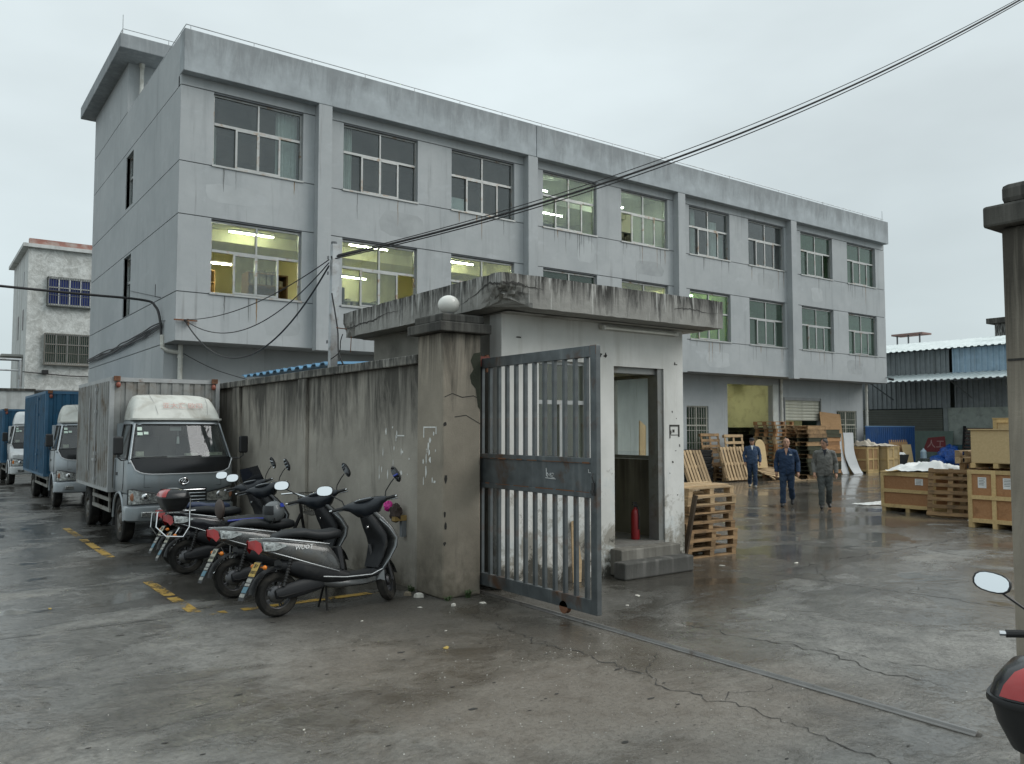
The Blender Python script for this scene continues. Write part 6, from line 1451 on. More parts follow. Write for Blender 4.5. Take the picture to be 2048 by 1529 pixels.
stack(12, 28.40, 18.55, 1.0, 1.0, .150, m_green_dark, 'the second dark stack by the shutter', 'second dark pallet stack', .04, m_pine_red)
stack(13, 28.0, 21.6, 1.35, 1.2, .145, m_green_dark, 'the dark stack standing inside the doorway', 'dark pallets inside the doorway', .08)
stack(10, 26.55, 22.0, 1.2, 1.2, .145, m_green_dark, 'the lower dark stack inside the doorway', 'low dark pallets inside the doorway', .08)
stack(4, 23.75, 19.4, 1.3, .95, .13, m_pine_old, 'the low stack under the upright pallets', 'low pallet stack', .04)
pallet('upright dark pallet standing on the low stack beside the barred window', (23.25,19.72,1.10), (radians(82),0,0), m_pine_old, 1.0, 1.15, .11, nb=6)
pallet('upright pale pallet standing on the low stack before the doorway', (24.35,19.55,1.08), (radians(83),0,0), m_pine, 1.05, 1.1, .11, nb=5)
pallet('slatted pine pallet leaning nearest the camera beside the black trays', (23.45,18.80,.60), (0,radians(-72),radians(92)), m_pine, 1.2, 1.35, .12, nb=8)
pallet('slatted pine pallet leaning behind the nearest leaning pallet', (23.62,18.98,.60), (0,radians(-75),radians(89)), m_pine, 1.2, 1.3, .12, nb=8)
pallet('narrow pine pallet leaning at the corner of the gatehouse', (21.10,18.6,.56), (0,radians(-66),radians(88)), m_pine, 1.15, 1.0, .12, nb=7)
m_tray = M('black_tray_plastic', (.014,.015,.016), .45, dirt=(.05,.05,.045), dlo=.55, dhi=.8)
for k in range(9):
    nm = 'lowest' if k == 0 else 'topmost' if k == 8 else ORDW[k]+' from the ground'
    m = MB(); hx, hy = .42+rnd(-.02,.02), .40; m.rings([[(x*f,y*f,zz) for x, y in ((-hx,-hy+.1),(-hx+.1,-hy),(hx-.1,-hy),(hx,-hy+.1),(hx,hy-.1),(hx-.1,hy),(-hx+.1,hy),(-hx,hy-.1))] for f, zz in ((.90,0),(.97,.02),(1.0,.085),(1.03,.09),(1.03,.118),(.95,.119),(.93,.03))], True)
    tag(m.build('black_tray', m_tray, loc=(22.30+rnd(-.03,.03),19.45+rnd(-.03,.03),.002+k*.124), rot=(rnd(-.02,.02),rnd(-.02,.02),rnd(-.06,.06))), 'black plastic tray %s in the stack by the barred window' % nm, 'tray', 'black tray stack')
# fallen deck of pale planks
t = thing('plank_ramp', 'pale planks nailed into a sloping deck lying before the pallet stacks', 'planks', (25.25,17.95,.03), (radians(24),radians(6),radians(-6)))
for k in range(7): link('plank', board(1.75+rnd(-.1,.1),.125,.022,m_pine), t, (rnd(-.05,.05), .08+k*.15, .02), (0,0,radians(rnd(-3,3)-12)))
for x in (-.6,.5): link('batten', board(.08,1.15,.03,m_pine), t, (x,.52,-.008))
for k, (x, y, a, nm) in enumerate(((25.3,17.55,2,'longest'),(26.2,17.4,-20,'shortest'),(24.4,17.75,4,'dirtiest'))):
    tag(link('plank', board((1.9,.7,1.1)[k],.10,.03,m_pine if k < 2 else m_pine_old), None, (x,y,.018+.001*k), (0,0,radians(a))), '%s loose plank lying on the ground before the sloping deck' % nm, 'plank', 'loose planks on the yard floor')
m = MB(); pts = [(-.28,0),(.28,0),(.28,.75)] + [(.28*cos(a), .75+.28*sin(a)) for a in [pi*k/10 for k in range(1,10)]] + [(-.28,.75)]
m.prism(pts, 'y', -.01, .01); tag(m.build('round_top_board', m_ply_pale, loc=(24.75,18.55,.45), rot=(radians(-8),0,0)), 'round-topped pale board behind the man in the cap', 'board')
m = MB(); m.box(-.75,.75,-.008,.008,0,2.55); tag(m.build('plywood_sheet', m_ply, loc=(31.0,19.55,0), rot=(radians(-9),radians(4),0)), 'tall brown plywood sheet leaning by the shutter', 'plywood')
def foam_sheet(label, loc, w, h, curl, rz):
    m = MB(); vs = []; n = 14
    for i in range(n+1):
        q = i/n; zz = h*(1-q); y = -.25*(q**1.5) - curl*max(0,q-.75)**2*6; x = .22*max(0,q-.6)**1.5*3
        for s, dx in ((0,-w/2),(1,w/2)): vs.append((dx+x+.03*sin(q*9+s), y, zz))
    k = len(vs); m.add(vs + [(a,b+.025,c) for a,b,c in vs], [(2*i,2*i+1,2*i+3,2*i+2) for i in range(n)] + [(k+2*i,k+2*i+1,k+2*i+3,k+2*i+2) for i in range(n)] + [(2*i,2*i+2,k+2*i+2,k+2*i) for i in range(n)] + [(2*i+1,2*i+3,k+2*i+3,k+2*i+1) for i in range(n)] + [(0,1,k+1,k),(2*n,2*n+1,k+2*n+1,k+2*n)])
    tag(m.build('foam_sheet', M('white_foam', (.60,.62,.63), .6, var=.05, dirt=(.5,.5,.48), dlo=.6, dhi=.85), loc=loc, rot=(0,0,radians(rz))), label, 'foam sheet')
foam_sheet('grey-white foam sheet leaning under the brown plywood', (30.6,19.25,.01), .55, 1.65, 0, 3); foam_sheet('bright white foam sheet with a curled foot', (31.2,19.15,.01), .62, 1.68, .25, -4)

def crate(label, loc, sx, sy, sz, panel, batten, style, rz=0., feet=.09, lid=True, label_sheets=0, cat='crate'):
    """origin at the middle of the base; -x and -y faces look at the camera"""
    t = thing('wooden_crate', label, cat, loc, (0,0,radians(rz))); z0 = feet; hx, hy = sx/2, sy/2; b = .075; d = .024
    for y in (-hy+.05, 0, hy-.05): link('skid', board(sx-.04,.09,feet-.002,batten), t, (0,y,feet/2))
    m = MB(); m.box(-hx+d,hx-d,-hy+d,-hy+d+.012,z0,z0+sz); m.build('side_panel', panel, t)
    m = MB(); m.box(-hx+d,hx-d,hy-d-.012,hy-d,z0,z0+sz); m.build('side_panel', panel, t)
    m = MB(); m.box(-hx+d,-hx+d+.012,-hy+d+.013,hy-d-.013,z0,z0+sz); fp = m.build('front_panel', panel, t)
    m = MB(); m.box(hx-d-.012,hx-d,-hy+d+.013,hy-d-.013,z0,z0+sz); m.build('back_panel', panel, t)
    if lid: m = MB(); m.box(-hx-.01,hx+.01,-hy-.01,hy+.01,z0+sz+.001,z0+sz+.022); m.build('lid', panel if style == 'plain' else batten, t)
    m = MB(); m.box(-hx+d,hx-d,-hy+d,hy-d,z0-.001,z0+.012); m.build('floor', batten, t)
    def bat(x0,x1,y0,y1,za,zb): m = MB(); m.box(x0,x1,y0,y1,za,zb); m.build('batten', batten, t)
    if style != 'plain':
        ys = [(-hy,-hy+b),(hy-b,hy)] + ([(-b/2,b/2)] if style == 'frame' else [])
        for a, c in ys: bat(-hx,-hx+d,a,c,z0 - (feet-.002 if style == 'frame' else 0),z0+sz)
        mids = (.48,)
        for f in (0,)+mids+(1,):
            zc = lerp(z0+b/2, z0+sz-b/2, f); segs = [(-hy+b,hy-b)] if style != 'frame' or 0 < f < 1 else [(-hy+b,-b/2),(b/2,hy-b)]
            for a, c in segs: bat(-hx - (.020 if style == 'frame' and 0 < f < 1 else 0),-hx + (d if not (style == 'frame' and 0 < f < 1) else -.0005),a,c,zc-b/2,zc+b/2)
        for a, c in ((-hx+d,-hx+d+b),(hx-d-b,hx-d),(-b/2,b/2)): bat(a,c,-hy,-hy+d,z0,z0+sz); bat(a,c,hy-d,hy,z0,z0+sz)
        for zc in (z0+b/2, z0+sz-b/2, z0+sz*.5): bat(-hx+d+b,-b/2,-hy,-hy+d,zc-b/2,zc+b/2); bat(b/2,hx-d-b,-hy,-hy+d,zc-b/2,zc+b/2)
    for k in range(label_sheets):
        y = (hy*.45, -hy*.5)[k] if label_sheets == 2 else -hy*.45
        m = MB(); w_, h_ = (.09,.07) if label_sheets == 1 else (.075,.10); zc = z0+sz*.76
        m.quad((-hx+d-.002,y-w_,zc-h_),(-hx+d-.002,y+w_,zc-h_),(-hx+d-.002,y+w_,zc+h_),(-hx+d-.002,y-w_,zc+h_)); pa = m.build('paper_label', M('label_paper', (.70,.71,.70), .7), fp)
        m = MB()
        for q in range(5): yy = zc+h_*.7-q*.028; m.box(-hx+d-.0028,-hx+d-.0022,y-w_*.75+rnd(0,.03),y+w_*.75,yy-.004,yy+.004)
        m.build('label_print', m_ink, fp)
    return t
crate('reddish plywood crate with pale battens under a crumpled white sheet', (18.62,9.52,0), 1.65, 1.22, .78, m_ply_red, m_batten, 'band', -2, .09, True, 1)
crate('tall framed crate with two reddish panels and two paper labels', (16.68,7.02,0), 1.1, .92, .98, m_ply_red, m_batten, 'frame', 1, .10, False, 2)
crate('plain pale plywood crate stacked on the framed crate', (16.72,7.0,1.115), 1.1, .90, .62, m_ply_pale, m_batten, 'plain', 1.5, .09)
crate('lower pale crate hidden behind the framed crate', (18.05,7.05,0), 1.0, 1.1, 1.05, m_ply_pale, m_batten, 'band', 0, .09)
crate('upper pale battened crate peeping over the plain crate', (17.95,7.0,1.165), 1.0, 1.1, .82, m_ply_pale, m_batten, 'band', -2, .06)
crate('small brown crate beside the foam sheets by the wall', (32.4,19.2,0), .95, .85, 1.0, m_ply, m_batten, 'band', 3, .08)
crate('pale crate with a strap standing left of the hoarding board', (33.55,18.95,0), .9, .9, 1.0, m_ply_pale, m_batten, 'band', -3, .08)
pallet('slatted pallet leaning upright between the two nearest crates', (17.62,8.50,.50), (radians(76),0,radians(-76)), m_pine_old, .86, 1.02, .10, nb=7, bw=.075)
random.seed(61)
stack(8, 19.0, 8.25, 1.0, 1.0, .135, m_pine_old, 'the stack behind the leaning pallet', 'pallets behind the crates', .05, m_pine)
stack(2, 18.85, 8.25, 1.0, 1.05, .14, m_pine, 'the pale pair on the stack between the crates', 'pale pallets on top', .03, None, 8*.1365+.003)

def crumpled(name, label, cat, loc, sx, sy, h, mat, seed, rz=0., n=26, drop=0.):
    import mathutils
    m = MB(); vs = []; sd = Vector((seed*3.1, seed*1.7, seed))
    for j in range(n+1):
        for i in range(n+1):
            u, v = i/n-.5, j/n-.5; e_ = 1 - (max(abs(u),abs(v))*2)**3
            nz = mathutils.noise.noise(Vector((u*3.2,v*3.2,0))+sd); n2 = mathutils.noise.noise(Vector((u*8,v*8,2))+sd)
            x = u*sx*(1+.25*mathutils.noise.noise(Vector((v*2.5,1,0))+sd)); y = v*sy*(1+.3*mathutils.noise.noise(Vector((u*2.5,4,0))+sd))
            zz = .008 + max(0, (.55+nz*1.1))*h*max(.1,e_) + abs(n2)*h*.22
            if drop and v < -.38: zz -= drop*(-.38-v)/.12
            vs.append((x, y, zz))
    m.add(vs, [(j*(n+1)+i, j*(n+1)+i+1, (j+1)*(n+1)+i+1, (j+1)*(n+1)+i) for j in range(n) for i in range(n)])
    return tag(m.build(name, mat, smooth=True, loc=loc, rot=(0,0,radians(rz)), angle=80), label, cat)
m_sheet = M('white_plastic_sheet', (.70,.71,.69), .4, var=.06, dirt=(.46,.45,.42), dlo=.55, dhi=.8)
crumpled('plastic_sheet', 'crumpled white plastic sheet lying over the reddish crate', 'sheet', (18.6,9.45,.895), 1.6, 1.25, .26, m_sheet, 3., 8)
crumpled('plastic_sheet', 'white plastic sheet lying flat on the yard beside the men', 'sheet', (19.0,11.0,.002), .85, .35, .07, m_sheet, 5., -30)
crumpled('sack', 'pale sack lying on the small brown crates by the wall', 'sack', (32.6,19.15,1.105), 1.1, .8, .3, M('pale_sack', (.55,.50,.42), .9), 8.)
crumpled('sack', 'flat pale sack on the strapped crate by the hoarding', 'sack', (33.5,18.95,1.105), 1.0, .9, .12, M('pale_sack', (.55,.50,.42), .9), 2.)
m = MB(); m.box(-.78,.78,-.01,.01,0,1.72); tag(m.build('brown_board', m_ply, loc=(35.9,19.42,0), rot=(radians(-8),0,0)), 'large brown board leaning against the blue hoarding', 'board')
m = MB(); m.box(-.42,.42,-.01,.01,0,1.15); tag(m.build('brown_board', m_ply_pale, loc=(36.25,19.25,0), rot=(radians(-8),0,radians(2))), 'smaller board leaning in front of the large brown board', 'board')
t = thing('rubbish_cart', 'dark low cart piled with white scraps near the hoarding', 'cart', (34.75,19.2,0))
m = MB(); m.rings([[(x*f,y*f,zz) for x, y in ((-.6,-.4),(.6,-.4),(.6,.4),(-.6,.4))] for f, zz in ((.8,.25),(1.,.72),(.95,.72),(.78,.30))], True); m.build('tub', M('cart_dark', (.03,.032,.034), .6), t)
for x in (-.35,.35): m = MB(); m.lathe([(.001,-.04),(.14,-.04),(.14,.04),(.001,.04)], (x,-.36,.14), 'y', 14); m.build('wheel', m_tyre, t)
random.seed(9)
for k, (x, y, nm) in enumerate(((34.5,19.15,'tallest'),(34.85,19.1,'middle'),(35.05,19.25,'smallest'))): crumpled('scrap_heap', '%s heap of white plastic scrap in the dark cart' % nm, 'scrap', (x,y,.70), .55, .5, .22-.04*k, m_sheet, 11.+k)
m = MB(); m.lathe([(.001,0),(.13,0),(.135,.03),(.13,.10),(.137,.13),(.13,.25),(.137,.28),(.12,.34),(.05,.40),(.035,.42),(.035,.46),(.001,.46)], n=18); tag(m.build('water_bottle', M('bottle_blue', (.45,.58,.66), .15), loc=(37.55,19.3,.5), smooth=True), 'pale blue water bottle on a stand beside the hoarding', 'bottle')
m = MB(); m.box(-.2,.2,-.2,.2,0,.03); [m.box(x-.02,x+.02,y-.02,y+.02,-.46,0) for x in (-.17,.17) for y in (-.17,.17)]; tag(m.build('stool', m_joint, loc=(37.55,19.3,.465)), 'low dark stool carrying the water bottle', 'stool')
lump('blue_sack', 'shiny blue bulging sack beside the dark rack', 'sack', (39.2,18.9,.55), .6, (.8,.9,.9), M('blue_plastic', (.02,.09,.36), .35, var=.5, scale=12), .14)
lump('blue_sack', 'smaller blue bag slumped in front of the shiny sack', 'sack', (38.6,19.2,.3), .4, (.9,.9,.75), M('blue_plastic', (.02,.09,.36)), .14)
t = thing('sign_board', 'dull green board with a red printed patch leaning in the shed', 'sign', (39.4,19.9,0), (0,radians(6),0))
m = MB(); m.box(-.02,.02,-1.0,.9,0,1.75); m.build('board', M('dull_green_board', (.10,.14,.12), .7), t)
m = MB(); m.add([(-.024,-.72,.75),(-.024,.42,.75),(-.024,.18,1.42),(-.024,-.62,1.50)], [(0,1,2,3)]); p_ = m.build('red_patch', M('red_print', (.16,.03,.033), .85), t)
lettering('人工', .42, M('pale_print', (.36,.22,.21), .8), p_, (-.027,-.2,1.10), (radians(90),0,radians(-90)))
t = thing('dark_rack', 'dark slatted rack leaning at the back of the shed', 'rack', (40.0-.45,17.6,0), (0,radians(8),0))
for y in (-.9,.9): m = MB(); m.box(-.04,.04,y-.05,y+.05,0,2.0); m.build('upright', m_chassis, t)
for k in range(11): m = MB(); m.box(-.03,.03,-.85,.85,.1+.17*k,.2+.17*k); m.build('slat', M('rack_brown', (.07,.05,.045), .8), t)
t = thing('white_notice', 'pale notice panel on the shed wall above the teal dado', 'notice', (39.93,15.6,1.2))
m = MB(); m.box(-.02,0,-.2,1.6,0,.7); m.build('panel', M('notice_pale', (.45,.50,.46), .7), t)
t = thing('bottle_row', 'white bottle and small cartons on the low stack before the doorway', 'bottle', (24.05,19.1,.533))
m = MB(); m.lathe([(.001,0),(.07,0),(.07,.26),(.03,.34),(.03,.40),(.001,.40)], (.25,0,0), n=12); m.build('bottle', m_white_paint, t, smooth=True)
for x in (-.1,.05): m = MB(); m.box(x-.06,x+.06,-.05,.05,0,.16); m.build('carton', m_white_paint, t)

# ---- litter by the wall foot and on the ground (each scrap its own object)
random.seed(77)
LIT = [(4.55,7.95,.06,'pale stone at the foot of the pillar beside the front wheel'),(4.50,8.12,.05,'brown stone at the wall foot by the front scooter'),(4.3,7.5,.025,'white scrap before the gate pillar'),(4.62,7.35,.035,'crushed white cup at the foot of the gate pillar'),
       (4.95,7.30,.06,'flat pale scrap beside the pillar and the gate'),(3.55,7.3,.02,'small white scrap on the ground before the front scooter'),(4.0,6.5,.018,'tiny white scrap on the brown ground'),(6.55,6.6,.05,'white folded wrapper on the wet concrete behind the rail'),
       (5.3,5.35,.03,'pale flake between the rail and the front crack'),(3.7,6.0,.045,'yellow leaf lying on the brown ground'),(8.9,7.35,.05,'pale scrap near the steps and pallets'),(9.9,6.9,.06,'pale splinter before the pallet stack'),(1.2,9.7,.03,'white scrap on the lane by the yellow line'),(6.1,6.3,.03,'pale chip inside the gate'),(2.0,4.9,.012,'tiny white fleck near the lane joint'),(17.3,8.0,.07,'white sliver on the ground before the leaning pallet')]
for x, y, r, lb in LIT:
    k = 7; m = MB(); ring = [(r*cos(2*pi*j/k)*rnd(.5,1.2), r*.6*sin(2*pi*j/k)*rnd(.5,1.2)) for j in range(k)]
    hh = .004 + (r*.8 if 'stone' in lb or 'cup' in lb else .004)
    m.rings([[(a,b,.002) for a,b in ring],[(a*.9+rnd(-.003,.003),b*.9,hh*.7+rnd(0,.003)) for a,b in ring],[(a*.45,b*.45,hh) for a,b in ring]], True)
    mt = M('litter_brown', (.26,.22,.16), .9) if 'brown stone' in lb else M('litter_yellow', (.42,.30,.08), .8) if 'yellow' in lb else M('litter_pale', (.58,.56,.50), .8, var=.2, scale=20)
    tag(m.build('litter_scrap' if 'stone' not in lb else 'stone', mt, loc=(x,y,0), rot=(0,0,rnd(0,6))), lb, 'litter' if 'stone' not in lb else 'stone')
# specks of grit and pits too small to count
m = MB()
for k in range(420):
    r_ = rnd(0,1); x = rnd(-1.5,6.2); y = rnd(1.8,7.2)
    if random.random() < .7: x = random.gauss(3.4,1.1); y = random.gauss(4.2,1.0)
    r = rnd(.002,.0055); m.add([(x-r,y-r*.6,.002),(x+r,y-r*.7,.002),(x+r*.6,y+r,.002),(x-r*.7,y+r*.8,.002),(x,y,.002+r)], [(0,1,4),(1,2,4),(2,3,4),(3,0,4)])
g_ = m.build('grit', M('pale_grit', (.55,.54,.50), .85, var=.3, scale=3, coord='World')); g_['kind'] = 'stuff'
m = MB()
for k in range(260):
    x = rnd(-3.,5.); y = rnd(2.2,8.2); r = rnd(.004,.015)*(1 if random.random() < .88 else 1.9); kk = 7; a0 = rnd(0,6)
    m.poly([(x + r*1.6*cos(a0+2*pi*j/kk)*rnd(.5,1.1), y + r*.8*sin(a0+2*pi*j/kk)*rnd(.5,1.1), .0026+k*1e-6) for j in range(kk)])
g_ = m.build('surface_pits', m_crack); g_['kind'] = 'stuff'
# weeds at the foot of the pillar
def weed(label, loc, n, h, seed):
    random.seed(seed); t = thing('weed', label, 'weed', loc)
    m = MB()
    for k in range(n):
        a = rnd(0,2*pi); l = h*rnd(.5,1.2); w = rnd(.004,.009); d = Vector((cos(a),sin(a),0)); q = Vector((-d.y,d.x,0))*w
        p0 = Vector((rnd(-.03,.03),rnd(-.03,.03),0)); p1 = p0 + d*l*.35 + Vector((0,0,l*.7)); p2 = p0 + d*l*.9 + Vector((0,0,l*.75))
        m.add([p0-q*.5,p0+q*.5,p1+q,p1-q,p2], [(0,1,2,3),(3,2,4)])
    m.build('blades', M('weed_green', (.05,.085,.028), .7, var=.3), t); return t
weed('small green weed tuft at the pillar foot by the gate', (4.98,7.63,0), 34, .09, 3); weed('low weed tuft at the front corner of the pillar', (4.72,7.62,0), 22, .06, 5); weed('weed sprig growing between pillar and compound wall', (4.64,8.30,0), 20, .08, 6)

# ------------------------------------------------------------------ people
m_skin = M('skin_tan', (.42,.235,.155), .55, var=.08); m_hair = M('black_hair', (.018,.015,.014), .6, bump=.4, bscale=60)
def cloth(name, c, var=.2):
    return M(name, c, .85, var=var, scale=7, dirt=tuple(x*.6 for x in c), dlo=.52, dhi=.8, dscale=6, bump=.5, bscale=11)
def person(label, loc, rz, H, jacket, trousers, shoe, pose, cap=None, bald=False, patch=False, shirt=None):
    t = thing('person', label, 'person', loc, (0,0,radians(rz)))
    S = H/1.70; V = Vector; m = MB(); tags = []
    _tube = m.tube
    def dense(pts, r, n=8, cap=True):
        pts = [V(p) for p in pts]; rr = r if isinstance(r,(list,tuple)) else [r]*len(pts); A = []; B = []
        for i in range(len(pts)-1):
            k_ = max(1, int((pts[i+1]-pts[i]).length/.02))
            for q_ in range(k_): A.append(pts[i].lerp(pts[i+1],q_/k_)); B.append(lerp(rr[i],rr[i+1],q_/k_))
        return _tube(A+[pts[-1]], B+[rr[-1]], n, cap)
    m.tube = dense
    def add(kind, fn):
        n0 = len(m.v); fn(); tags.extend([kind]*(len(m.v)-n0))
    P = {k: V(v) for k, v in pose.items()}
    # torso: jacket hangs loose to the hips
    def torso():
        rs = []
        for zz, hw, hd, cx_ in ((.80,.165,.120,.0),(.86,.190,.135,.0),(.95,.190,.138,.005),(1.05,.182,.135,.012),(1.17,.188,.138,.012),(1.28,.188,.130,.005),(1.36,.180,.108,-.004),(1.415,.135,.080,-.008),(1.445,.085,.06,-.006)):
            rs.append([(P['lean'].x*(zz-.9)+cx_+hd*math.copysign(abs(cos(a))**.85,cos(a)), hw*math.copysign(abs(sin(a))**.85,sin(a))+P['lean'].y*(zz-.9), zz) for a in [2*pi*j/20 for j in range(20)]])
        m.rings(rs, True)
    add('jacket', torso)
    add('trousers', lambda: m.sphere((0,0,.86), .155, 16, 10, (.85,1.05,.8)))
    off = V((P['lean'].x*.5, P['lean'].y*.5, 0))
    for s, k in ((1,'l'),(-1,'r')):
        hip, knee, ank, toe = V((0,s*.09,.86)), P[k+'knee'], P[k+'ank'], P[k+'toe']
        add('trousers', lambda: m.tube([hip, hip.lerp(knee,.5), knee, knee.lerp(ank,.4), ank.lerp(knee,.02)], [.105,.092,.074,.072,.072], 12))
        add('shoe', lambda: m.tube([ank+V((-.055,0,-.045)), ank+V((.0,0,-.035)), ank.lerp(toe,.5)+V((0,0,-.012)), toe, toe+(toe-ank)*.12], [.036,.048,.046,.038,.02], 10))
        sh, el, wr = V((0,s*.178,1.365))+off, P[k+'el'], P[k+'wr']
        add('jacket', lambda: m.tube([sh+V((0,-s*.06,.0)), sh+V((0,s*.015,-.02)), sh.lerp(el,.55), el, el.lerp(wr,.5), wr], [.062,.074,.066,.060,.055,.049], 12))
        d = (wr-el).normalized(); hand = wr + d*.035
        fw = V((1,0,0)); side = d.cross(V((0,1,0))*s).normalized() if abs(d.x) < .9 else V((0,0,1))
        add('skin', lambda: m.tube([wr+d*.004, hand, hand+d*.045, hand+d*.07], [.028,.034,.036,.026], 10))
        for q in range(4):
            b0 = hand + d*.06 + fw*(.030-.02*q); l = (.062,.072,.068,.052)[q]; curl = V((-.15,-s*.45,0))
            add('skin', lambda: m.tube([b0, b0+d*l*.5, b0+(d+curl*.6).normalized()*l], [.0095,.0090,.0075], 6))
        tb = hand + fw*.030; add('skin', lambda: m.tube([tb, tb+(d*.6+fw*.7).normalized()*.03, tb+(d+fw*.35).normalized()*.058], [.012,.011,.009], 6))
    # head
    hc = V((.012,0,1.575)) + V((P['lean'].x*.65, P['lean'].y*.65, 0)); yaw, pit = radians(P['head'].x), radians(P['head'].y)
    HM = Matrix.Translation(hc) @ Matrix.Rotation(yaw, 4, 'Z') @ Matrix.Rotation(pit, 4, 'Y')
    def hp(*p): return HM @ V(p)
    add('skin', lambda: m.tube([hc+V((-.02,0,-.17)), hc+V((-.012,0,-.08))], [.062,.056], 12))
    def head():
        rs = []
        for zz, hw, hf, hb in ((-.112,.028,.052,.0),(-.10,.045,.075,.03),(-.07,.062,.086,.062),(-.03,.072,.090,.085),(.01,.076,.091,.096),(.05,.075,.090,.098),(.085,.064,.074,.086),(.108,.040,.044,.056),(.116,.012,.014,.02)):
            rs.append([tuple(hp((hf if cos(a) > 0 else hb)*cos(a), hw*sin(a), zz)) for a in [2*pi*j/18 for j in range(18)]])
        m.rings(rs, True)
    add('skin', head)
    add('skin', lambda: m.tube([hp(.086,0,.018), hp(.108,0,-.028), hp(.092,0,-.036)], [.009,.015,.010], 8))
    for s in (-1,1): add('skin', lambda: m.sphere(tuple(hp(-.005,s*.079,-.002)), .022, 8, 6, (.7,.45,1.2)))
    add('skin', lambda: m.sphere(tuple(hp(.083,0,-.068)), .02, 8, 6, (.6,1.3,.5)))
    m.v = [tuple(V(p)*S) for p in m.v]
    src = bpy.data.objects.new('body', m.mesh('body', [jacket, trousers, m_skin, shoe])); COL.objects.link(src)
    md = src.modifiers.new('remesh', 'REMESH'); md.mode = 'VOXEL'; md.voxel_size = .0085; md.use_smooth_shade = True
    sm = src.modifiers.new('smooth', 'SMOOTH'); sm.factor = .5; sm.iterations = 4
    dg = bpy.context.evaluated_depsgraph_get(); me = bpy.data.meshes.new_from_object(src.evaluated_get(dg)); bpy.data.objects.remove(src)
    from mathutils.kdtree import KDTree
    kd = KDTree(len(m.v))
    for i, p in enumerate(m.v): kd.insert(p, i)
    kd.balance(); idx = {'jacket': 0, 'trousers': 1, 'skin': 2, 'shoe': 3}
    me.materials.clear()
    for x in (jacket, trousers, m_skin, shoe): me.materials.append(x)
    for pg in me.polygons:
        c = pg.center
        if c.z > 1.46*S and Vector((c.x,c.y,0)).length < .25: k = 2
        else:
            co, i, dd = kd.find(c); k = idx[tags[i]]
            if tags[i] in ('jacket','trousers') and abs(c.y) < .19*S and abs(c.x) < .2*S: k = 0 if c.z > .80*S else 1
        pg.material_index = k; pg.use_smooth = True
    import mathutils
    nrm = [v.normal.copy() for v in me.vertices]; cl = [False]*len(me.vertices)          # cloth folds
    for pg in me.polygons:
        if pg.material_index < 2:
            for vi in pg.vertices: cl[vi] = True
    for i_, v in enumerate(me.vertices):
        if cl[i_]:
            p_ = v.co; f_ = mathutils.noise.noise(Vector((p_.x*9+p_.z*5, p_.y*9-p_.z*4, p_.z*10))) + .5*mathutils.noise.noise(Vector((p_.x*20, p_.y*20+p_.z*9, p_.z*22)))
            v.co = p_ + nrm[i_]*f_*.013
    body = link('body', me, t)
    # hair / cap / face
    q = MB()
    if cap is not None:
        q.rings([[tuple(hp((.101)*f*cos(a), .085*f*sin(a), zz)) for a in [2*pi*j/18 for j in range(18)]] for f, zz in ((1.0,.045),(1.02,.07),(.96,.105),(.7,.128),(.1,.135))], True)
        q.rings([[tuple(hp(.085+.075*u, y*(1-.3*u), .055-.015*u)) for y in (-.07,-.04,0,.04,.07)] for u in (0,.6,1)], closed=False)
        q.v = [tuple(V(p)*S) for p in q.v]; q.build('cap', cap, t, smooth=True)
        q = MB()
    lo = -.045; rows = []
    for zz, f in ((lo,1.03),(.0,1.05),(.05,1.055),(.09,1.06),(.118,.75),(.127,.25)):
        hw, hb = .077*f, .100*f
        if zz > .085: hw, hb = .066*f, .086*f
        a0, a1 = (radians(82), radians(278)) if zz < .03 else (radians(60), radians(300)) if zz < .07 else (radians(25), radians(335))
        if bald: a0, a1 = (radians(88), radians(272)) if zz < .06 else (radians(105), radians(255))
        rows.append([tuple(hp((hb if cos(a) < 0 else .093*f)*cos(a), hw*sin(a), zz)) for a in [lerp(a0,a1,j/16) for j in range(17)]])
    if bald: rows = rows[:4]
    q.rings(rows, closed=False); q.v = [tuple(V(p)*S) for p in q.v]
    if cap is None or True: q.build('hair', m_hair, t, smooth=True)
    for s in (-1,1):
        q = MB(); q.sphere(tuple(hp(.082,s*.032,.006)), .0105, 8, 6, (.6,1.25,.55)); q.v = [tuple(V(p)*S) for p in q.v]; q.build('eye', M('eye_dark', (.03,.022,.02), .3), t, smooth=True)
        q = MB(); q.tube([hp(.088,s*.015,.026),hp(.087,s*.034,.031),hp(.078,s*.05,.026)], .0045, 5); q.v = [tuple(V(p)*S) for p in q.v]; q.build('eyebrow', m_hair, t)
    q = MB(); q.tube([hp(.084,-.024,-.062),hp(.091,0,-.066),hp(.084,.024,-.062)], .004, 5); q.v = [tuple(V(p)*S) for p in q.v]; q.build('mouth', M('lip', (.22,.09,.075), .5), t)
    # collar, placket, pockets
    def fx(zz, y): return .142 + P['lean'].x*(zz-.9) + (.0 if zz < 1.25 else -.12*(zz-1.25)) - .9*y*y
    for s in (-1,1):
        q = MB(); q.add([(fx(1.42,.03)-.03,s*.035,1.455),(fx(1.38,.05)-.002,s*.03,1.375),(fx(1.36,.09)+.002,s*.095,1.355),(-.01,s*.085,1.45),(-.06,s*.05,1.47)], [(0,1,2,3),(0,3,4)]); q.v = [tuple(V(p)*S) for p in q.v]; q.build('collar', jacket, t)
        q = MB(); q.add([(fx(1.24,.1)+.006,s*.055,1.255),(fx(1.24,.14)+.002,s*.145,1.255),(fx(1.22,.14)+.002,s*.145,1.215),(fx(1.22,.1)+.008,s*.10,1.205),(fx(1.22,.05)+.006,s*.055,1.215)], [(0,1,2,3,4)]); q.v = [tuple(V(p)*S) for p in q.v]; q.build('pocket_flap', jacket, t)
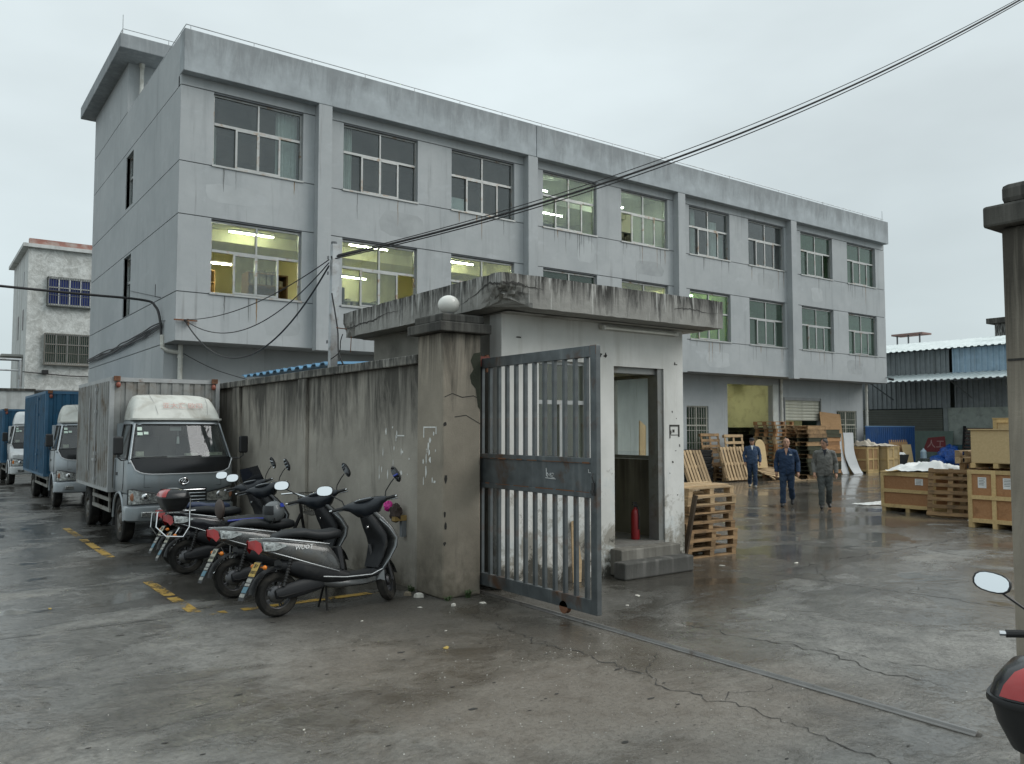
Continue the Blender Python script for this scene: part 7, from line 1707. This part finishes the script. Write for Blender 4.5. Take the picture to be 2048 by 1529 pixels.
    q = MB(); q.add([(fx(1.43,.03)-.018,-.045,1.44),(fx(1.43,.03)-.018,.045,1.44),(fx(1.27,0)+.004,0,1.265)], [(0,1,2)]); q.v = [tuple(V(p)*S) for p in q.v]; q.build('neckline', shirt or m_skin, t)
    q = MB(); q.tube([(fx(zz,0)+.002,0,zz) for zz in (1.27,1.15,1.0,.88,.81)], .004, 4); q.v = [tuple(V(p)*S) for p in q.v]; q.build('placket', M('seam_dark', (.02,.025,.035), .9), t)
    if patch: q = MB(); q.box(fx(1.29,.1)+.001,fx(1.29,.1)+.006,.07,.135,1.275,1.298); q.v = [tuple(V(p)*S) for p in q.v]; q.build('name_patch', m_white_paint, t)
    return t
walkA = dict(lean=(.04,0,0), lknee=(-.02,.09,.47), lank=(-.24,.10,.20), ltoe=(-.16,.10,.055), rknee=(.09,-.09,.47), rank=(.10,-.10,.085), rtoe=(.25,-.115,.038),
             lel=(-.05,.255,1.10), lwr=(.05,.265,.86), rel=(-.05,-.255,1.10), rwr=(.0,-.25,.85), head=(8,-4,0))
walkB = dict(lean=(.02,0,0), lknee=(.03,.09,.47), lank=(-.14,.09,.13), ltoe=(-.02,.10,.045), rknee=(.10,-.085,.47), rank=(.10,-.085,.085), rtoe=(.25,-.10,.038),
             lel=(-.03,.255,1.10), lwr=(.06,.255,.86), rel=(-.04,-.255,1.10), rwr=(.08,-.24,.86), head=(-38,8,0))
walkC = dict(lean=(.01,0,0), lknee=(.13,.085,.49), lank=(.14,.085,.085), ltoe=(.29,.09,.038), rknee=(.0,-.085,.47), rank=(-.17,-.08,.13), rtoe=(-.05,-.09,.045),
             lel=(-.05,.26,1.11), lwr=(.05,.25,.87), rel=(-.05,-.26,1.11), rwr=(.04,-.24,.87), head=(-10,4,0))
m_navy = cloth('navy_workwear', (.016,.038,.085)); m_navy2 = cloth('faded_navy_workwear', (.036,.066,.125)); m_navytr = cloth('navy_trousers', (.017,.036,.072))
m_greyj = cloth('grey_workwear', (.135,.135,.125)); m_greytr = cloth('dark_grey_trousers', (.070,.078,.075)); m_shoe = M('black_shoe', (.015,.015,.015), .5); m_shoe2 = M('grey_shoe', (.22,.22,.21), .6)
ang = lambda x, y: math.degrees(math.atan2(-y, -x))
person('balding man in dark blue work clothes walking toward the gate', (16.86,11.95,0), ang(16.9,11.9)-4, 1.63, m_navy, m_navytr, m_shoe, walkA, bald=True, patch=True)
person('man in a grey work jacket turning his head toward his companion', (17.16,11.14,0), ang(17.2,11.1)+2, 1.62, m_greyj, m_greytr, m_shoe, walkB, shirt=M('dark_tee', (.02,.022,.03), .9))
person('man in a dark cap and faded blue work clothes by the pallets', (21.35,16.4,0), ang(21.3,16.4)+4, 1.56, m_navy2, m_navytr, m_shoe2, walkC, cap=M('dark_cap', (.02,.02,.024), .8), shirt=m_white_paint)

t = thing('board_panel', 'panel of pale boards standing behind the gatehouse side window', 'panel', (10.5,10.45,0), (radians(-6),0,radians(-52)))
for k in range(5): link('board', board(.022,.175,1.95,m_pine), t, (0,-.36+k*.18,.98))
for zz in (.4,1.25): link('crosspiece', board(.03,.90,.09,m_pine), t, (-.028,0,zz))
